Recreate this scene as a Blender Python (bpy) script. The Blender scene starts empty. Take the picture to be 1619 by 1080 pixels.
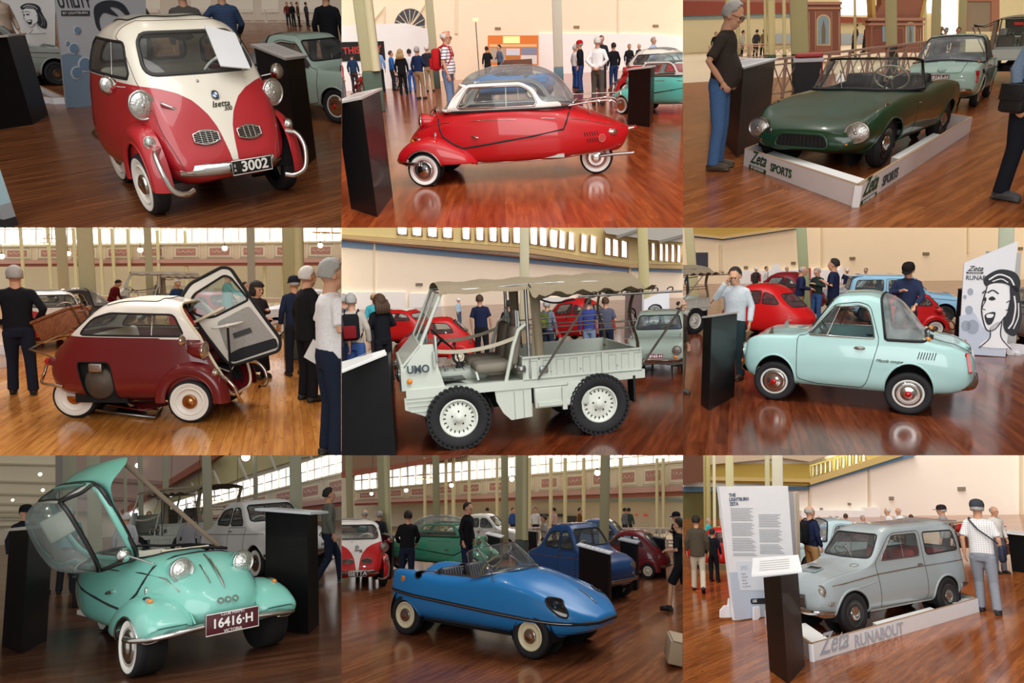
import bpy,bmesh,math,random
import numpy as np
from mathutils import Vector as V,Matrix,Euler
random.seed(7)
R_=math.radians
SC=bpy.context.scene
FPX,IW,IH=1100.0,1619,1080
CAMZ=2.6
Z3=1619/540.0
ONLY=None
MATS={}
def lin(h):
 h=h.lstrip('#');o=[]
 for i in(0,2,4):
  c=int(h[i:i+2],16)/255
  o.append(c/12.92 if c<=.04045 else((c+.055)/1.055)**2.4)
 return(*o,1)
def nd(nt,t,**k):
 n=nt.nodes.new(t)
 for a,b in k.items():setattr(n,a,b)
 return n
def mat(name,hx,rough=.5,metal=0,coat=0,spec=.5,emit=0,noise=.04,nscale=6,bump=0,trans=0):
 key=(name,hx,rough,metal,coat,emit)
 if key in MATS:return MATS[key]
 m=bpy.data.materials.new(name);m.use_nodes=True;nt=m.node_tree
 b=nt.nodes['Principled BSDF'];c=lin(hx)
 b.inputs['Roughness'].default_value=rough;b.inputs['Metallic'].default_value=metal
 b.inputs['Coat Weight'].default_value=coat;b.inputs['Coat Roughness'].default_value=.04
 b.inputs['Specular IOR Level'].default_value=spec
 tc=nd(nt,'ShaderNodeTexCoord');nz=nd(nt,'ShaderNodeTexNoise');nz.inputs['Scale'].default_value=nscale
 nz.inputs['Detail'].default_value=3
 nt.links.new(tc.outputs['Object'],nz.inputs['Vector'])
 mx=nd(nt,'ShaderNodeMix',data_type='RGBA')
 mx.inputs[6].default_value=tuple(x*(1-noise)for x in c[:3])+(1,);mx.inputs[7].default_value=tuple(min(1,x*(1+noise))for x in c[:3])+(1,)
 nt.links.new(nz.outputs['Fac'],mx.inputs[0]);nt.links.new(mx.outputs[2],b.inputs['Base Color'])
 if emit:
  nt.links.new(mx.outputs[2],b.inputs['Emission Color']);b.inputs['Emission Strength'].default_value=emit
 if bump:
  bp=nd(nt,'ShaderNodeBump');bp.inputs['Strength'].default_value=bump;bp.inputs['Distance'].default_value=.01
  nt.links.new(nz.outputs['Fac'],bp.inputs['Height']);nt.links.new(bp.outputs['Normal'],b.inputs['Normal'])
 m.diffuse_color=c
 MATS[key]=m;return m
def paint(hx,name='car paint'):return mat(name,hx,.32,0,1.0,.5,noise=.015)
def cloth(hx,name='cloth'):return mat(name,hx,.9,0,0,.2,noise=.18,nscale=40)
def two_tone(hx0,hx1,name='two tone paint'):
 key=(name,hx0,hx1)
 if key in MATS:return MATS[key]
 m=bpy.data.materials.new(name);m.use_nodes=True;nt=m.node_tree;b=nt.nodes['Principled BSDF']
 b.inputs['Roughness'].default_value=.32;b.inputs['Coat Weight'].default_value=1;b.inputs['Coat Roughness'].default_value=.04
 at=nd(nt,'ShaderNodeAttribute',attribute_name='tone');gt=nd(nt,'ShaderNodeMath',operation='GREATER_THAN');gt.inputs[1].default_value=0
 mx=nd(nt,'ShaderNodeMix',data_type='RGBA');mx.inputs[6].default_value=lin(hx0);mx.inputs[7].default_value=lin(hx1)
 nt.links.new(at.outputs['Fac'],gt.inputs[0]);nt.links.new(gt.outputs[0],mx.inputs[0]);nt.links.new(mx.outputs[2],b.inputs['Base Color'])
 MATS[key]=m;return m
def glass(name='glass',hx='EEF6F4',refl=.10,dirt_sheen=.04):
 key=(name,hx,refl,dirt_sheen)
 if key in MATS:return MATS[key]
 m=bpy.data.materials.new(name);m.use_nodes=True;nt=m.node_tree
 nt.nodes.remove(nt.nodes['Principled BSDF']);out=nt.nodes['Material Output']
 tr=nd(nt,'ShaderNodeBsdfTransparent');tr.inputs[0].default_value=lin(hx)
 gl=nd(nt,'ShaderNodeBsdfGlossy');gl.inputs['Roughness'].default_value=.03
 df=nd(nt,'ShaderNodeBsdfDiffuse');df.inputs[0].default_value=(.85,.88,.88,1)
 fr=nd(nt,'ShaderNodeLayerWeight');fr.inputs[0].default_value=.25
 ma=nd(nt,'ShaderNodeMath',operation='MULTIPLY_ADD');ma.inputs[1].default_value=.6;ma.inputs[2].default_value=refl*.5
 nt.links.new(fr.outputs['Fresnel'],ma.inputs[0])
 nz=nd(nt,'ShaderNodeTexNoise');nz.inputs['Scale'].default_value=3
 md=nd(nt,'ShaderNodeMath',operation='MULTIPLY');md.inputs[1].default_value=dirt_sheen*2;nt.links.new(nz.outputs['Fac'],md.inputs[0])  # patchy pale diffuse share: faint dirt, and painted sheen on dome and bubble
 m1=nd(nt,'ShaderNodeMixShader');m2=nd(nt,'ShaderNodeMixShader')
 nt.links.new(ma.outputs[0],m1.inputs[0]);nt.links.new(tr.outputs[0],m1.inputs[1]);nt.links.new(gl.outputs[0],m1.inputs[2])
 nt.links.new(md.outputs[0],m2.inputs[0]);nt.links.new(m1.outputs[0],m2.inputs[1]);nt.links.new(df.outputs[0],m2.inputs[2])
 nt.links.new(m2.outputs[0],out.inputs['Surface'])
 MATS[key]=m;return m
def floor_mat(name,ang,c0,c1,c2,rough=.22,spec=.5):
 m=bpy.data.materials.new(name);m.use_nodes=True;nt=m.node_tree;b=nt.nodes['Principled BSDF'];L=nt.links.new
 tc=nd(nt,'ShaderNodeTexCoord');mp=nd(nt,'ShaderNodeMapping');mp.inputs['Rotation'].default_value=(0,0,-ang);L(tc.outputs['Object'],mp.inputs[0])
 br=nd(nt,'ShaderNodeTexBrick',offset=.37,offset_frequency=3);br.inputs['Scale'].default_value=1
 br.inputs['Color1'].default_value=lin(c0);br.inputs['Color2'].default_value=lin(c1)
 br.inputs['Mortar'].default_value=lin('2A1408');br.inputs['Mortar Size'].default_value=.0015;br.inputs['Bias'].default_value=0
 br.inputs['Brick Width'].default_value=2.6;br.inputs['Row Height'].default_value=.105;br.inputs['Mortar Smooth'].default_value=.3
 L(mp.outputs[0],br.inputs['Vector'])
 m2=nd(nt,'ShaderNodeMapping');m2.inputs['Scale'].default_value=(.8,9,1);L(mp.outputs[0],m2.inputs[0])
 nz=nd(nt,'ShaderNodeTexNoise');nz.inputs['Scale'].default_value=2.2;nz.inputs['Detail'].default_value=6;L(m2.outputs[0],nz.inputs['Vector'])
 mx=nd(nt,'ShaderNodeMix',data_type='RGBA',blend_type='MULTIPLY');mx.inputs[0].default_value=.75;L(br.outputs[0],mx.inputs[6])
 rp=nd(nt,'ShaderNodeValToRGB');rp.color_ramp.elements[0].position=.3;rp.color_ramp.elements[0].color=lin(c2);rp.color_ramp.elements[1].position=.62;rp.color_ramp.elements[1].color=(1,1,1,1)
 L(nz.outputs['Fac'],rp.inputs[0]);L(rp.outputs[0],mx.inputs[7])
 m3=nd(nt,'ShaderNodeMapping');m3.inputs['Scale'].default_value=(7,17,1);L(mp.outputs[0],m3.inputs[0])
 vo=nd(nt,'ShaderNodeTexVoronoi');vo.inputs['Scale'].default_value=.55;L(m3.outputs[0],vo.inputs['Vector'])
 r2=nd(nt,'ShaderNodeValToRGB');r2.color_ramp.elements[0].position=.05;r2.color_ramp.elements[0].color=(.12,.07,.05,1);r2.color_ramp.elements[1].position=.16;r2.color_ramp.elements[1].color=(1,1,1,1)
 L(vo.outputs['Distance'],r2.inputs[0])
 mk=nd(nt,'ShaderNodeMix',data_type='RGBA',blend_type='MULTIPLY');mk.inputs[0].default_value=.6;L(mx.outputs[2],mk.inputs[6]);L(r2.outputs[0],mk.inputs[7])
 L(mk.outputs[2],b.inputs['Base Color']);b.inputs['Specular IOR Level'].default_value=spec
 n2=nd(nt,'ShaderNodeTexNoise');n2.inputs['Scale'].default_value=1.3;n2.inputs['Detail'].default_value=4;L(tc.outputs['Object'],n2.inputs['Vector'])
 mr=nd(nt,'ShaderNodeMapRange');mr.inputs[3].default_value=rough*.7;mr.inputs[4].default_value=rough*1.35;L(n2.outputs['Fac'],mr.inputs[0]);L(mr.outputs[0],b.inputs['Roughness'])
 bp=nd(nt,'ShaderNodeBump');bp.inputs['Strength'].default_value=.06;bp.inputs['Distance'].default_value=.01;L(nz.outputs['Fac'],bp.inputs['Height']);L(bp.outputs[0],b.inputs['Normal'])
 return m
CHROME=mat('chrome','D8D8D6',.12,1,noise=.02)
STEEL=mat('brushed steel','B9BBBC',.35,1)
RUBBER=mat('rubber','17171A',.75,noise=.1)
BLACK=mat('black metal','0C0C0E',.38,0,.3)
DARK=mat('dark underside','0B0A0A',.9)
WHITE=mat('white enamel','ECEAE2',.45,0,.3)
CREAM=mat('cream enamel','E8DCC0',.4,0,.5)
GLASS=glass()
LENS=mat('lamp lens','D4D6D2',.14,.85,1,noise=.25,nscale=55,bump=.9)
ORANGE=mat('orange lens','E0801E',.2,0,1)
REDLENS=mat('red lens','B4121A',.2,0,1)
POSE={1:([[0.69341,0.72054,0.00126],[0.32989,-0.3159,-0.8896],[-0.64059,0.61727,-0.45675]],[-3.0381,-1.4831,6.7201],[0.923,0.963,1.125]),2:([[-0.98521,-0.16234,-0.05479],[-0.01379,0.39387,-0.91906],[0.17078,-0.90472,-0.39029]],[0.0047,-2.0148,8.4484],[0.968,1.038,0.994]),3:([[-0.70102,0.71086,-0.05702],[0.33095,0.25345,-0.90897],[-0.6317,-0.65608,-0.41293]],[4.4281,-2.4792,8.9169],[1.063,1.029,0.914]),4:([[0.99802,-0.05879,0.02234],[0.01435,-0.13298,-0.99101],[0.06123,0.98937,-0.13188]],[-4.6028,0.8439,9.0007],[0.995,0.942,1.067]),5:([[-0.97755,0.20342,-0.05489],[0.07642,0.09952,-0.9921],[-0.19635,-0.97402,-0.11283]],[-0.0204,1.2056,10.1566],[1.012,0.978,1.011]),6:([[-0.84795,-0.52991,-0.01355],[-0.07096,0.13881,-0.98777],[0.52531,-0.83662,-0.15531]],[4.4803,0.7485,9.3888],[0.872,1.029,1.115]),7:([[0.72668,0.68357,-0.0683],[-0.18199,0.09569,-0.97863],[-0.66243,0.72358,0.19393]],[-3.0506,2.577,5.9221],[1.103,0.938,0.966]),8:([[0.81795,0.57527,0.00385],[-0.0986,0.14678,-0.98424],[-0.56677,0.80469,0.17678]],[-0.2033,3.8727,9.108],[0.961,0.978,1.064]),9:([[-0.87034,0.49232,-0.0113],[-0.07005,-0.14649,-0.98673],[-0.48744,-0.858,0.16198]],[6.0343,4.5813,11.5116],[1.224,0.772,1.058]),}
C2W=Matrix(((1,0,0,0),(0,0,1,0),(0,-1,0,CAMZ),(0,0,0,1)))
XB,YB=(0,540,1079.7,1619),(0,360,720,1080)
class Room:
 def __init__(s,k):
  s.k=k;s.c,s.r=(k-1)%3,(k-1)//3
  Rm,t,s.sc=POSE[k]
  m=Matrix([Rm[i]+[t[i]]for i in range(3)]+[[0,0,0,1]])
  s.M=C2W@m;s.inv=m.inverted();s.cam=s.inv@V((0,0,0))
  s.m=m
  s.col=bpy.data.collections.new('hall %d'%k);SC.collection.children.link(s.col)
 def px(s,x,y):return s.c*540+x/Z3,s.r*360+y/Z3
 def ray(s,x,y):
  u,v=s.px(x,y)
  d=s.inv.to_3x3()@V(((u-IW/2)/FPX,(v-IH/2)/FPX,1))
  return s.cam,d
 def fl(s,x,y,z=0):
  o,d=s.ray(x,y);t=(z-o.z)/d.z;return o+d*t
 def pl(s,x,y,p,n):
  o,d=s.ray(x,y);n=V(n);t=(V(p)-o).dot(n)/d.dot(n);return o+d*t
 def at(s,x,y,q):
  o,d=s.ray(x,y);ax=s.inv.to_3x3()@V((0,0,1));t=(V(q)-o).dot(ax)/d.dot(ax);return o+d*t
 def up(s,x,y,q):
  o,d=s.ray(x,y)
  n=d.cross(V((0,0,1))).cross(d);zz=V((0,0,1))
  return(o-V(q)).dot(n)/zz.dot(n)
 def proj(s,p):
  q=s.m@V(p);return((q.x/q.z*FPX+IW/2-s.c*540)*Z3,(q.y/q.z*FPX+IH/2-s.r*360)*Z3)
 def face(s,q):
  d=s.cam-V(q);return math.atan2(d.y,d.x)
 def right(s):
  v=s.inv.to_3x3()@V((1,0,0));v.z=0;return v.normalized()
 def ahead(s):
  r=s.right();return V((-r.y,r.x,0))
def thing(P,name,label,cat,loc=(0,0,0),rz=0,group=None):
 o=bpy.data.objects.new(name,None);o.empty_display_size=.1;P.col.objects.link(o)
 o.matrix_world=P.M@Matrix.Translation(V(loc))@Matrix.Rotation(rz,4,'Z');o['label']=label;o['category']=cat
 if group:o['group']=group
 o['room']=P.k
 return o
def tag(o,label,cat,group=None):
 o['label']=label;o['category']=cat
 if group:o['group']=group
 return o
def link(P,name,me,parent=None,mats=None,M=None,kind=None,label=None):
 o=bpy.data.objects.new(name,me);P.col.objects.link(o)
 if parent is not None:o.parent=parent
 else:o.matrix_world=P.M@(M or Matrix())
 if parent is not None and M is not None:o.matrix_local=M
 if kind:o['kind']=kind
 if label:o['label']=label
 o['room']=P.k
 return o
def kids(o):return[c for c in bpy.data.objects if c.parent==o]
KID={}
def copy_tree(P,src,recolor=None,parent=None):
 c=src.copy();P.col.objects.link(c);c['room']=P.k
 if parent is not None:c.parent=parent
 if recolor and c.type=='MESH':
  for s in c.material_slots:
   if s.material and s.material.name in recolor:
    m=recolor[s.material.name];s.link='OBJECT';s.material=m
 for ch in list(src.children):copy_tree(P,ch,recolor,c)
 return c
class MB:
 def __init__(s):s.v=[];s.f=[];s.mi=[];s.sm=[]
 def add(s,vs,fs,mi=0,smooth=False,M=None):
  b=len(s.v)
  s.v+=[tuple(M@V(v))if M is not None else tuple(v)for v in vs]
  for f in fs:s.f.append([b+i for i in f]);s.mi.append(mi);s.sm.append(smooth)
  return s
 def box(s,c,d,M=None,mi=0,bev=0):
  x,y,z=(a/2 for a in d)
  if not bev:
   vs=[(c[0]+i*x,c[1]+j*y,c[2]+k*z)for i in(-1,1)for j in(-1,1)for k in(-1,1)]
   return s.add(vs,[(0,1,3,2),(4,6,7,5),(0,4,5,1),(2,3,7,6),(0,2,6,4),(1,5,7,3)],mi,False,M)
  bm=bmesh.new();bmesh.ops.create_cube(bm,size=1)
  for v in bm.verts:v.co=V((v.co.x*d[0],v.co.y*d[1],v.co.z*d[2]))
  bmesh.ops.bevel(bm,geom=list(bm.edges),offset=min(bev,min(d)*.49),segments=2,profile=.5,affect='EDGES')
  for v in bm.verts:v.co+=V(c)
  bm.verts.index_update()
  s.add([v.co.copy()for v in bm.verts],[[v.index for v in f.verts]for f in bm.faces],mi,True,M);bm.free();return s
 def beam(s,a,b,w,h=None,mi=0,upv=(0,0,1)):
  a,b=V(a),V(b);d=b-a;L=d.length;d.normalize();h=h or w;u=V(upv)
  if abs(d.dot(u))>.98:u=V((1,0,0))
  r=d.cross(u).normalized();u=r.cross(d)
  vs=[p+r*i*w/2+u*j*h/2 for p in(a,b)for i,j in((-1,-1),(1,-1),(1,1),(-1,1))]
  return s.add(vs,[(3,2,1,0),(4,5,6,7),(0,1,5,4),(1,2,6,5),(2,3,7,6),(3,0,4,7)],mi)
 def tube(s,pts,r,n=8,closed=False,mi=0,caps=True,flat=1.0):
  pts=[V(p)for p in pts]
  if len(pts)<2:return s
  N=len(pts);rr=r if isinstance(r,(list,tuple))else[r]*N
  vs=[];u=None
  for i,p in enumerate(pts):
   a=pts[i-1]if(i or closed)else p;b=pts[(i+1)%N]if(i<N-1 or closed)else p
   t=(b-a)
   if t.length<1e-9:t=V((0,0,1))
   t.normalize()
   if u is None:
    u=V((0,0,1))if abs(t.z)<.9 else V((1,0,0))
   u=(u-t*u.dot(t))
   if u.length<1e-6:u=t.orthogonal()
   u.normalize();w=t.cross(u)
   vs+=[p+(u*math.cos(2*math.pi*k/n)+w*math.sin(2*math.pi*k/n)*flat)*rr[i]for k in range(n)]
  fs=[]
  for i in range(N if closed else N-1):
   for k in range(n):
    j=(i+1)%N;fs.append((i*n+k,i*n+(k+1)%n,j*n+(k+1)%n,j*n+k))
  s.add(vs,fs,mi,True)
  if caps and not closed:
   s.add(vs[:n],[tuple(range(n))[::-1]],mi);s.add(vs[-n:],[tuple(range(n))],mi)
  return s
 def lathe(s,prof,n=24,M=None,mi=0,smooth=True,ring=None):
  vs=[]
  for r,h in prof:vs+=[(r*math.cos(2*math.pi*k/n),r*math.sin(2*math.pi*k/n),h)for k in range(n)]
  for i in range(len(prof)-1):
   m=ring[i]if ring else mi
   b=len(s.v)if i==0 else b0
   if i==0:b0=b;s.v+=[tuple(M@V(v))if M is not None else v for v in vs]
   for k in range(n):
    s.f.append([b0+i*n+k,b0+i*n+(k+1)%n,b0+(i+1)*n+(k+1)%n,b0+(i+1)*n+k]);s.mi.append(m);s.sm.append(smooth)
  return s
 def ball(s,c,r,M=None,mi=0,n=16,m=10):
  r=r if isinstance(r,(tuple,list))else(r,r,r)
  prof=[(math.sin(math.pi*i/m),-math.cos(math.pi*i/m))for i in range(m+1)]
  T=Matrix.Translation(V(c))@(M or Matrix())@Matrix.Diagonal((*r,1))
  return s.lathe([(max(a,1e-4),b)for a,b in prof],n,T,mi)
 def prism(s,poly,d,M=None,mi=0,bev=0):
  n=len(poly)
  vs=[(x,y,0)for x,y in poly]+[(x,y,d)for x,y in poly]
  return s.add(vs,[tuple(range(n))[::-1],tuple(range(n,2*n))]+[(i,(i+1)%n,n+(i+1)%n,n+i)for i in range(n)],mi,False,M)
 def quad(s,a,b,c,d,mi=0):return s.add([a,b,c,d],[(0,1,2,3)],mi)
 def surf(s,g,mi=0,smooth=True,closeu=False):
  nu,nv=len(g),len(g[0])
  vs=[p for row in g for p in row]
  fs=[(i*nv+j,i*nv+j+1,(i+1)%nu*nv+j+1,(i+1)%nu*nv+j)for i in range(nu if closeu else nu-1)for j in range(nv-1)]
  return s.add(vs,fs,mi,smooth)
 def mesh(s,name,mats):
  me=bpy.data.meshes.new(name);me.from_pydata([tuple(v)for v in s.v],[],s.f)
  for m in(mats if isinstance(mats,(list,tuple))else[mats]):me.materials.append(m)
  me.polygons.foreach_set('material_index',s.mi);me.polygons.foreach_set('use_smooth',s.sm);me.update()
  return me
 def build(s,P,name,mats,parent=None,M=None,kind=None,label=None):
  return link(P,name,s.mesh(name,mats),parent,None,M,kind,label)
def along(a,b,up=(0,0,1)):
 a,b=V(a),V(b);z=(b-a).normalized();u=V(up)
 if abs(z.dot(u))>.98:u=V((1,0,0))
 x=u.cross(z).normalized();y=z.cross(x)
 m=Matrix((x,y,z)).transposed().to_4x4();m.translation=a;return m
def frame(o,x,y):
 x=V(x).normalized();z=x.cross(V(y)).normalized();y=z.cross(x)
 m=Matrix((x,y,z)).transposed().to_4x4();m.translation=V(o);return m
def spl(pts,n=8,closed=False):
 p=[V(q)if len(q)==3 else V((*q,0))for q in pts];N=len(p);out=[]
 for i in range(N if closed else N-1):
  p0=p[i-1]if(i or closed)else p[0]*2-p[1];p1=p[i];p2=p[(i+1)%N]
  p3=p[(i+2)%N]if(i+2<N or closed)else p2*2-p1
  for k in range(n):
   t=k/n
   out.append(.5*((2*p1)+(p2-p0)*t+(2*p0-5*p1+4*p2-p3)*t*t+(3*p1-p0-3*p2+p3)*t**3))
 if not closed:out.append(p[-1].copy())
 return out
def rpoly(pts,r=.05,n=5):
 out=[];N=len(pts)
 for i in range(N):
  a,b,c=(V((*pts[(i+k-1)%N],0))for k in range(3))
  rr=r[i]if isinstance(r,(list,tuple))else r
  d1,d2=(a-b),(c-b);q=min(rr,d1.length*.45,d2.length*.45)
  if q<1e-5:out.append((b.x,b.y));continue
  s,e=b+d1.normalized()*q,b+d2.normalized()*q
  for k in range(n+1):
   t=k/n;p=s*(1-t)**2+b*2*t*(1-t)+e*t*t;out.append((p.x,p.y))
 return out
_fc={}
def text_mesh(txt,size,depth=.002,mats=None,shear=0,bold=0,align='CENTER',spacing=1.0):
 cu=bpy.data.curves.new('lettering','FONT');cu.body=txt;cu.size=size;cu.extrude=depth;cu.shear=shear;cu.offset=bold
 cu.align_x=align;cu.align_y='CENTER';cu.space_character=spacing;cu.resolution_u=3
 ob=bpy.data.objects.new('lettering',cu);SC.collection.objects.link(ob)
 dg=bpy.context.evaluated_depsgraph_get();me=bpy.data.meshes.new_from_object(ob.evaluated_get(dg))
 bpy.data.objects.remove(ob);bpy.data.curves.remove(cu)
 me.materials.clear();me.materials.append(mats);return me
def text(P,name,txt,size,m,parent,M,depth=.002,sx=1,**k):
 me=text_mesh(txt,size,depth,m,**k)
 if sx!=1:me.transform(Matrix.Diagonal((sx,1,1,1)))
 return link(P,name,me,parent,None,M)
def resample(g,n,axis):
 g=np.moveaxis(np.asarray(g,float),axis,0);k=len(g)
 d=np.sqrt(((g[1:]-g[:-1])**2).sum(-1));d=d.reshape(k-1,-1).mean(1)+1e-4
 t=np.r_[0,np.cumsum(d)]
 s=(g[1:]-g[:-1])/d.reshape((-1,)+(1,)*(g.ndim-1));m=np.zeros_like(g);m[0],m[-1]=s[0],s[-1]
 for i in range(1,k-1):m[i]=(s[i-1]*d[i]+s[i]*d[i-1])/(d[i]+d[i-1])
 u=np.linspace(0,t[-1],n);out=[]
 for x in u:
  i=min(max(np.searchsorted(t,x)-1,0),k-2);h=d[i];a=(x-t[i])/h
  out.append((2*a**3-3*a**2+1)*g[i]+(a**3-2*a**2+a)*h*m[i]+(-2*a**3+3*a**2)*g[i+1]+(a**3-a**2)*h*m[i+1])
 return np.moveaxis(np.array(out),0,axis)
def shell(st,nu=70,nv=40,sc=(1,1,1)):
 0
 g=np.array([[(x if len(q)==2 else q[2],q[0],q[1])for q in sec]for x,sec in st])
 g=resample(resample(g,nv,1),nu,0)*np.array(sc)
 g[:,0,1]=g[:,-1,1]=0
 bm=bmesh.new();nu,nv=g.shape[:2]
 L=[[bm.verts.new(g[i,j])for j in range(nv)]for i in range(nu)]
 Rr=[[L[i][j]if j in(0,nv-1)else bm.verts.new(g[i,j]*np.array((1,-1,1)))for j in range(nv)]for i in range(nu)]
 for i in range(nu-1):
  for j in range(nv-1):
   for q,fl in((L,False),(Rr,True)):
    vs=[q[i][j],q[i+1][j],q[i+1][j+1],q[i][j+1]]
    try:bm.faces.new(vs if fl else vs[::-1])
    except ValueError:pass
 for i in(0,nu-1):
  ring=[L[i][j]for j in range(nv)]+[Rr[i][j]for j in range(nv-2,0,-1)]
  try:bm.faces.new(ring)
  except ValueError:pass
 bmesh.ops.recalc_face_normals(bm,faces=bm.faces)
 for f in bm.faces:f.smooth=True
 return bm
def sdf(poly):
 P=np.array([(p[0],p[1])for p in poly],float);A,B=P,np.roll(P,-1,0)
 def f(X):
  X=np.asarray(X,float);d2=np.full(len(X),1e9);ins=np.zeros(len(X),bool)
  for a,b in zip(A,B):
   e=b-a;w=X-a;t=np.clip((w@e)/max(e@e,1e-12),0,1);q=w-np.outer(t,e);d2=np.minimum(d2,(q*q).sum(1))
   c=((a[1]<=X[:,1])!=(b[1]<=X[:,1]))
   if a[1]!=b[1]:ins^=c&(X[:,0]<a[0]+(X[:,1]-a[1])/(b[1]-a[1])*(b[0]-a[0]))
  return np.where(ins,1,-1)*np.sqrt(d2)
 return f
def side(poly,s,ymin=.04):
 f=sdf(poly);return lambda X:np.where(X[:,1]*s>ymin,f(X[:,[0,2]]),-9.)
def front(poly,xmin=-9,xmax=9):
 f=sdf(poly);return lambda X:np.where((X[:,0]>xmin)&(X[:,0]<xmax),f(X[:,[1,2]]),-9.)
def above(poly,zmin=-9):
 f=sdf(poly);return lambda X:np.where(X[:,2]>zmin,f(X[:,[0,1]]),-9.)
def cut(bm,fn,eps=2e-4):
 vs=list(bm.verts);X=np.array([v.co for v in vs]);d=fn(X);d[np.abs(d)<eps]=0
 val=dict(zip(vs,d))
 for e in list(bm.edges):
  a,b=e.verts;x,y=val[a],val[b]
  if x*y<0 and abs(x)<8 and abs(y)<8:
   _,nv=bmesh.utils.edge_split(e,a,x/(x-y));val[nv]=0.
 for f in list(bm.faces):
  q=[v for v in f.verts if val[v]==0]
  if len(q)<2 or not any(val[v]>0 for v in f.verts)or not any(val[v]<0 for v in f.verts):continue
  n=len(f.verts);vl=list(f.verts)
  for i in range(len(q)):
   done=False
   for j in range(i+1,len(q)):
    k=abs(vl.index(q[i])-vl.index(q[j]))
    if 1<k<n-1:
     try:bmesh.utils.face_split(f,q[i],q[j]);done=True
     except Exception:pass
     break
   if done:break
 out=[]
 for f in bm.faces:
  x=[val[v]for v in f.verts]
  if max(x)>0 and max(x)>=-min(x)and min(x)>-8:out.append(f)
 return out
def loops(faces):
 fs=set(faces);ed=[e for f in fs for e in f.edges if sum(g in fs for g in e.link_faces)==1]
 ed=list(set(ed));nb={}
 for e in ed:
  for v in e.verts:nb.setdefault(v,[]).append(e)
 res=[];used=set()
 for e0 in ed:
  if e0 in used:continue
  ch=[e0.verts[0],e0.verts[1]];used.add(e0)
  while True:
   nx=[e for e in nb[ch[-1]]if e not in used]
   if not nx:break
   used.add(nx[0]);ch.append(nx[0].other_vert(ch[-1]))
   if ch[-1]==ch[0]:break
  res.append(([v.co.copy()for v in(ch[:-1]if ch[-1]==ch[0]else ch)],ch[-1]==ch[0]))
 return[r for r in res if len(r[0])>3]
def detach(bm,faces,push=0):
 idx={};nb=bmesh.new()
 for f in faces:
  for v in f.verts:
   if v not in idx:idx[v]=nb.verts.new(v.co+v.normal*push)
 for f in faces:
  try:g=nb.faces.new([idx[v]for v in f.verts]);g.smooth=True
  except ValueError:pass
 bmesh.ops.delete(bm,geom=list(faces),context='FACES')
 return nb
def bm_obj(P,name,bm,mats,parent,tone=None,M=None,label=None):
 me=bpy.data.meshes.new(name);bm.to_mesh(me)
 for m in(mats if isinstance(mats,(list,tuple))else[mats]):me.materials.append(m)
 if tone is not None:
  X=np.array([v.co for v in me.vertices]);a=me.attributes.new('tone','FLOAT','POINT');a.data.foreach_set('value',tone(X).astype(np.float32))
 bm.free();return link(P,name,me,parent,None,M,None,label)
from mathutils.bvhtree import BVHTree
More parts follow.
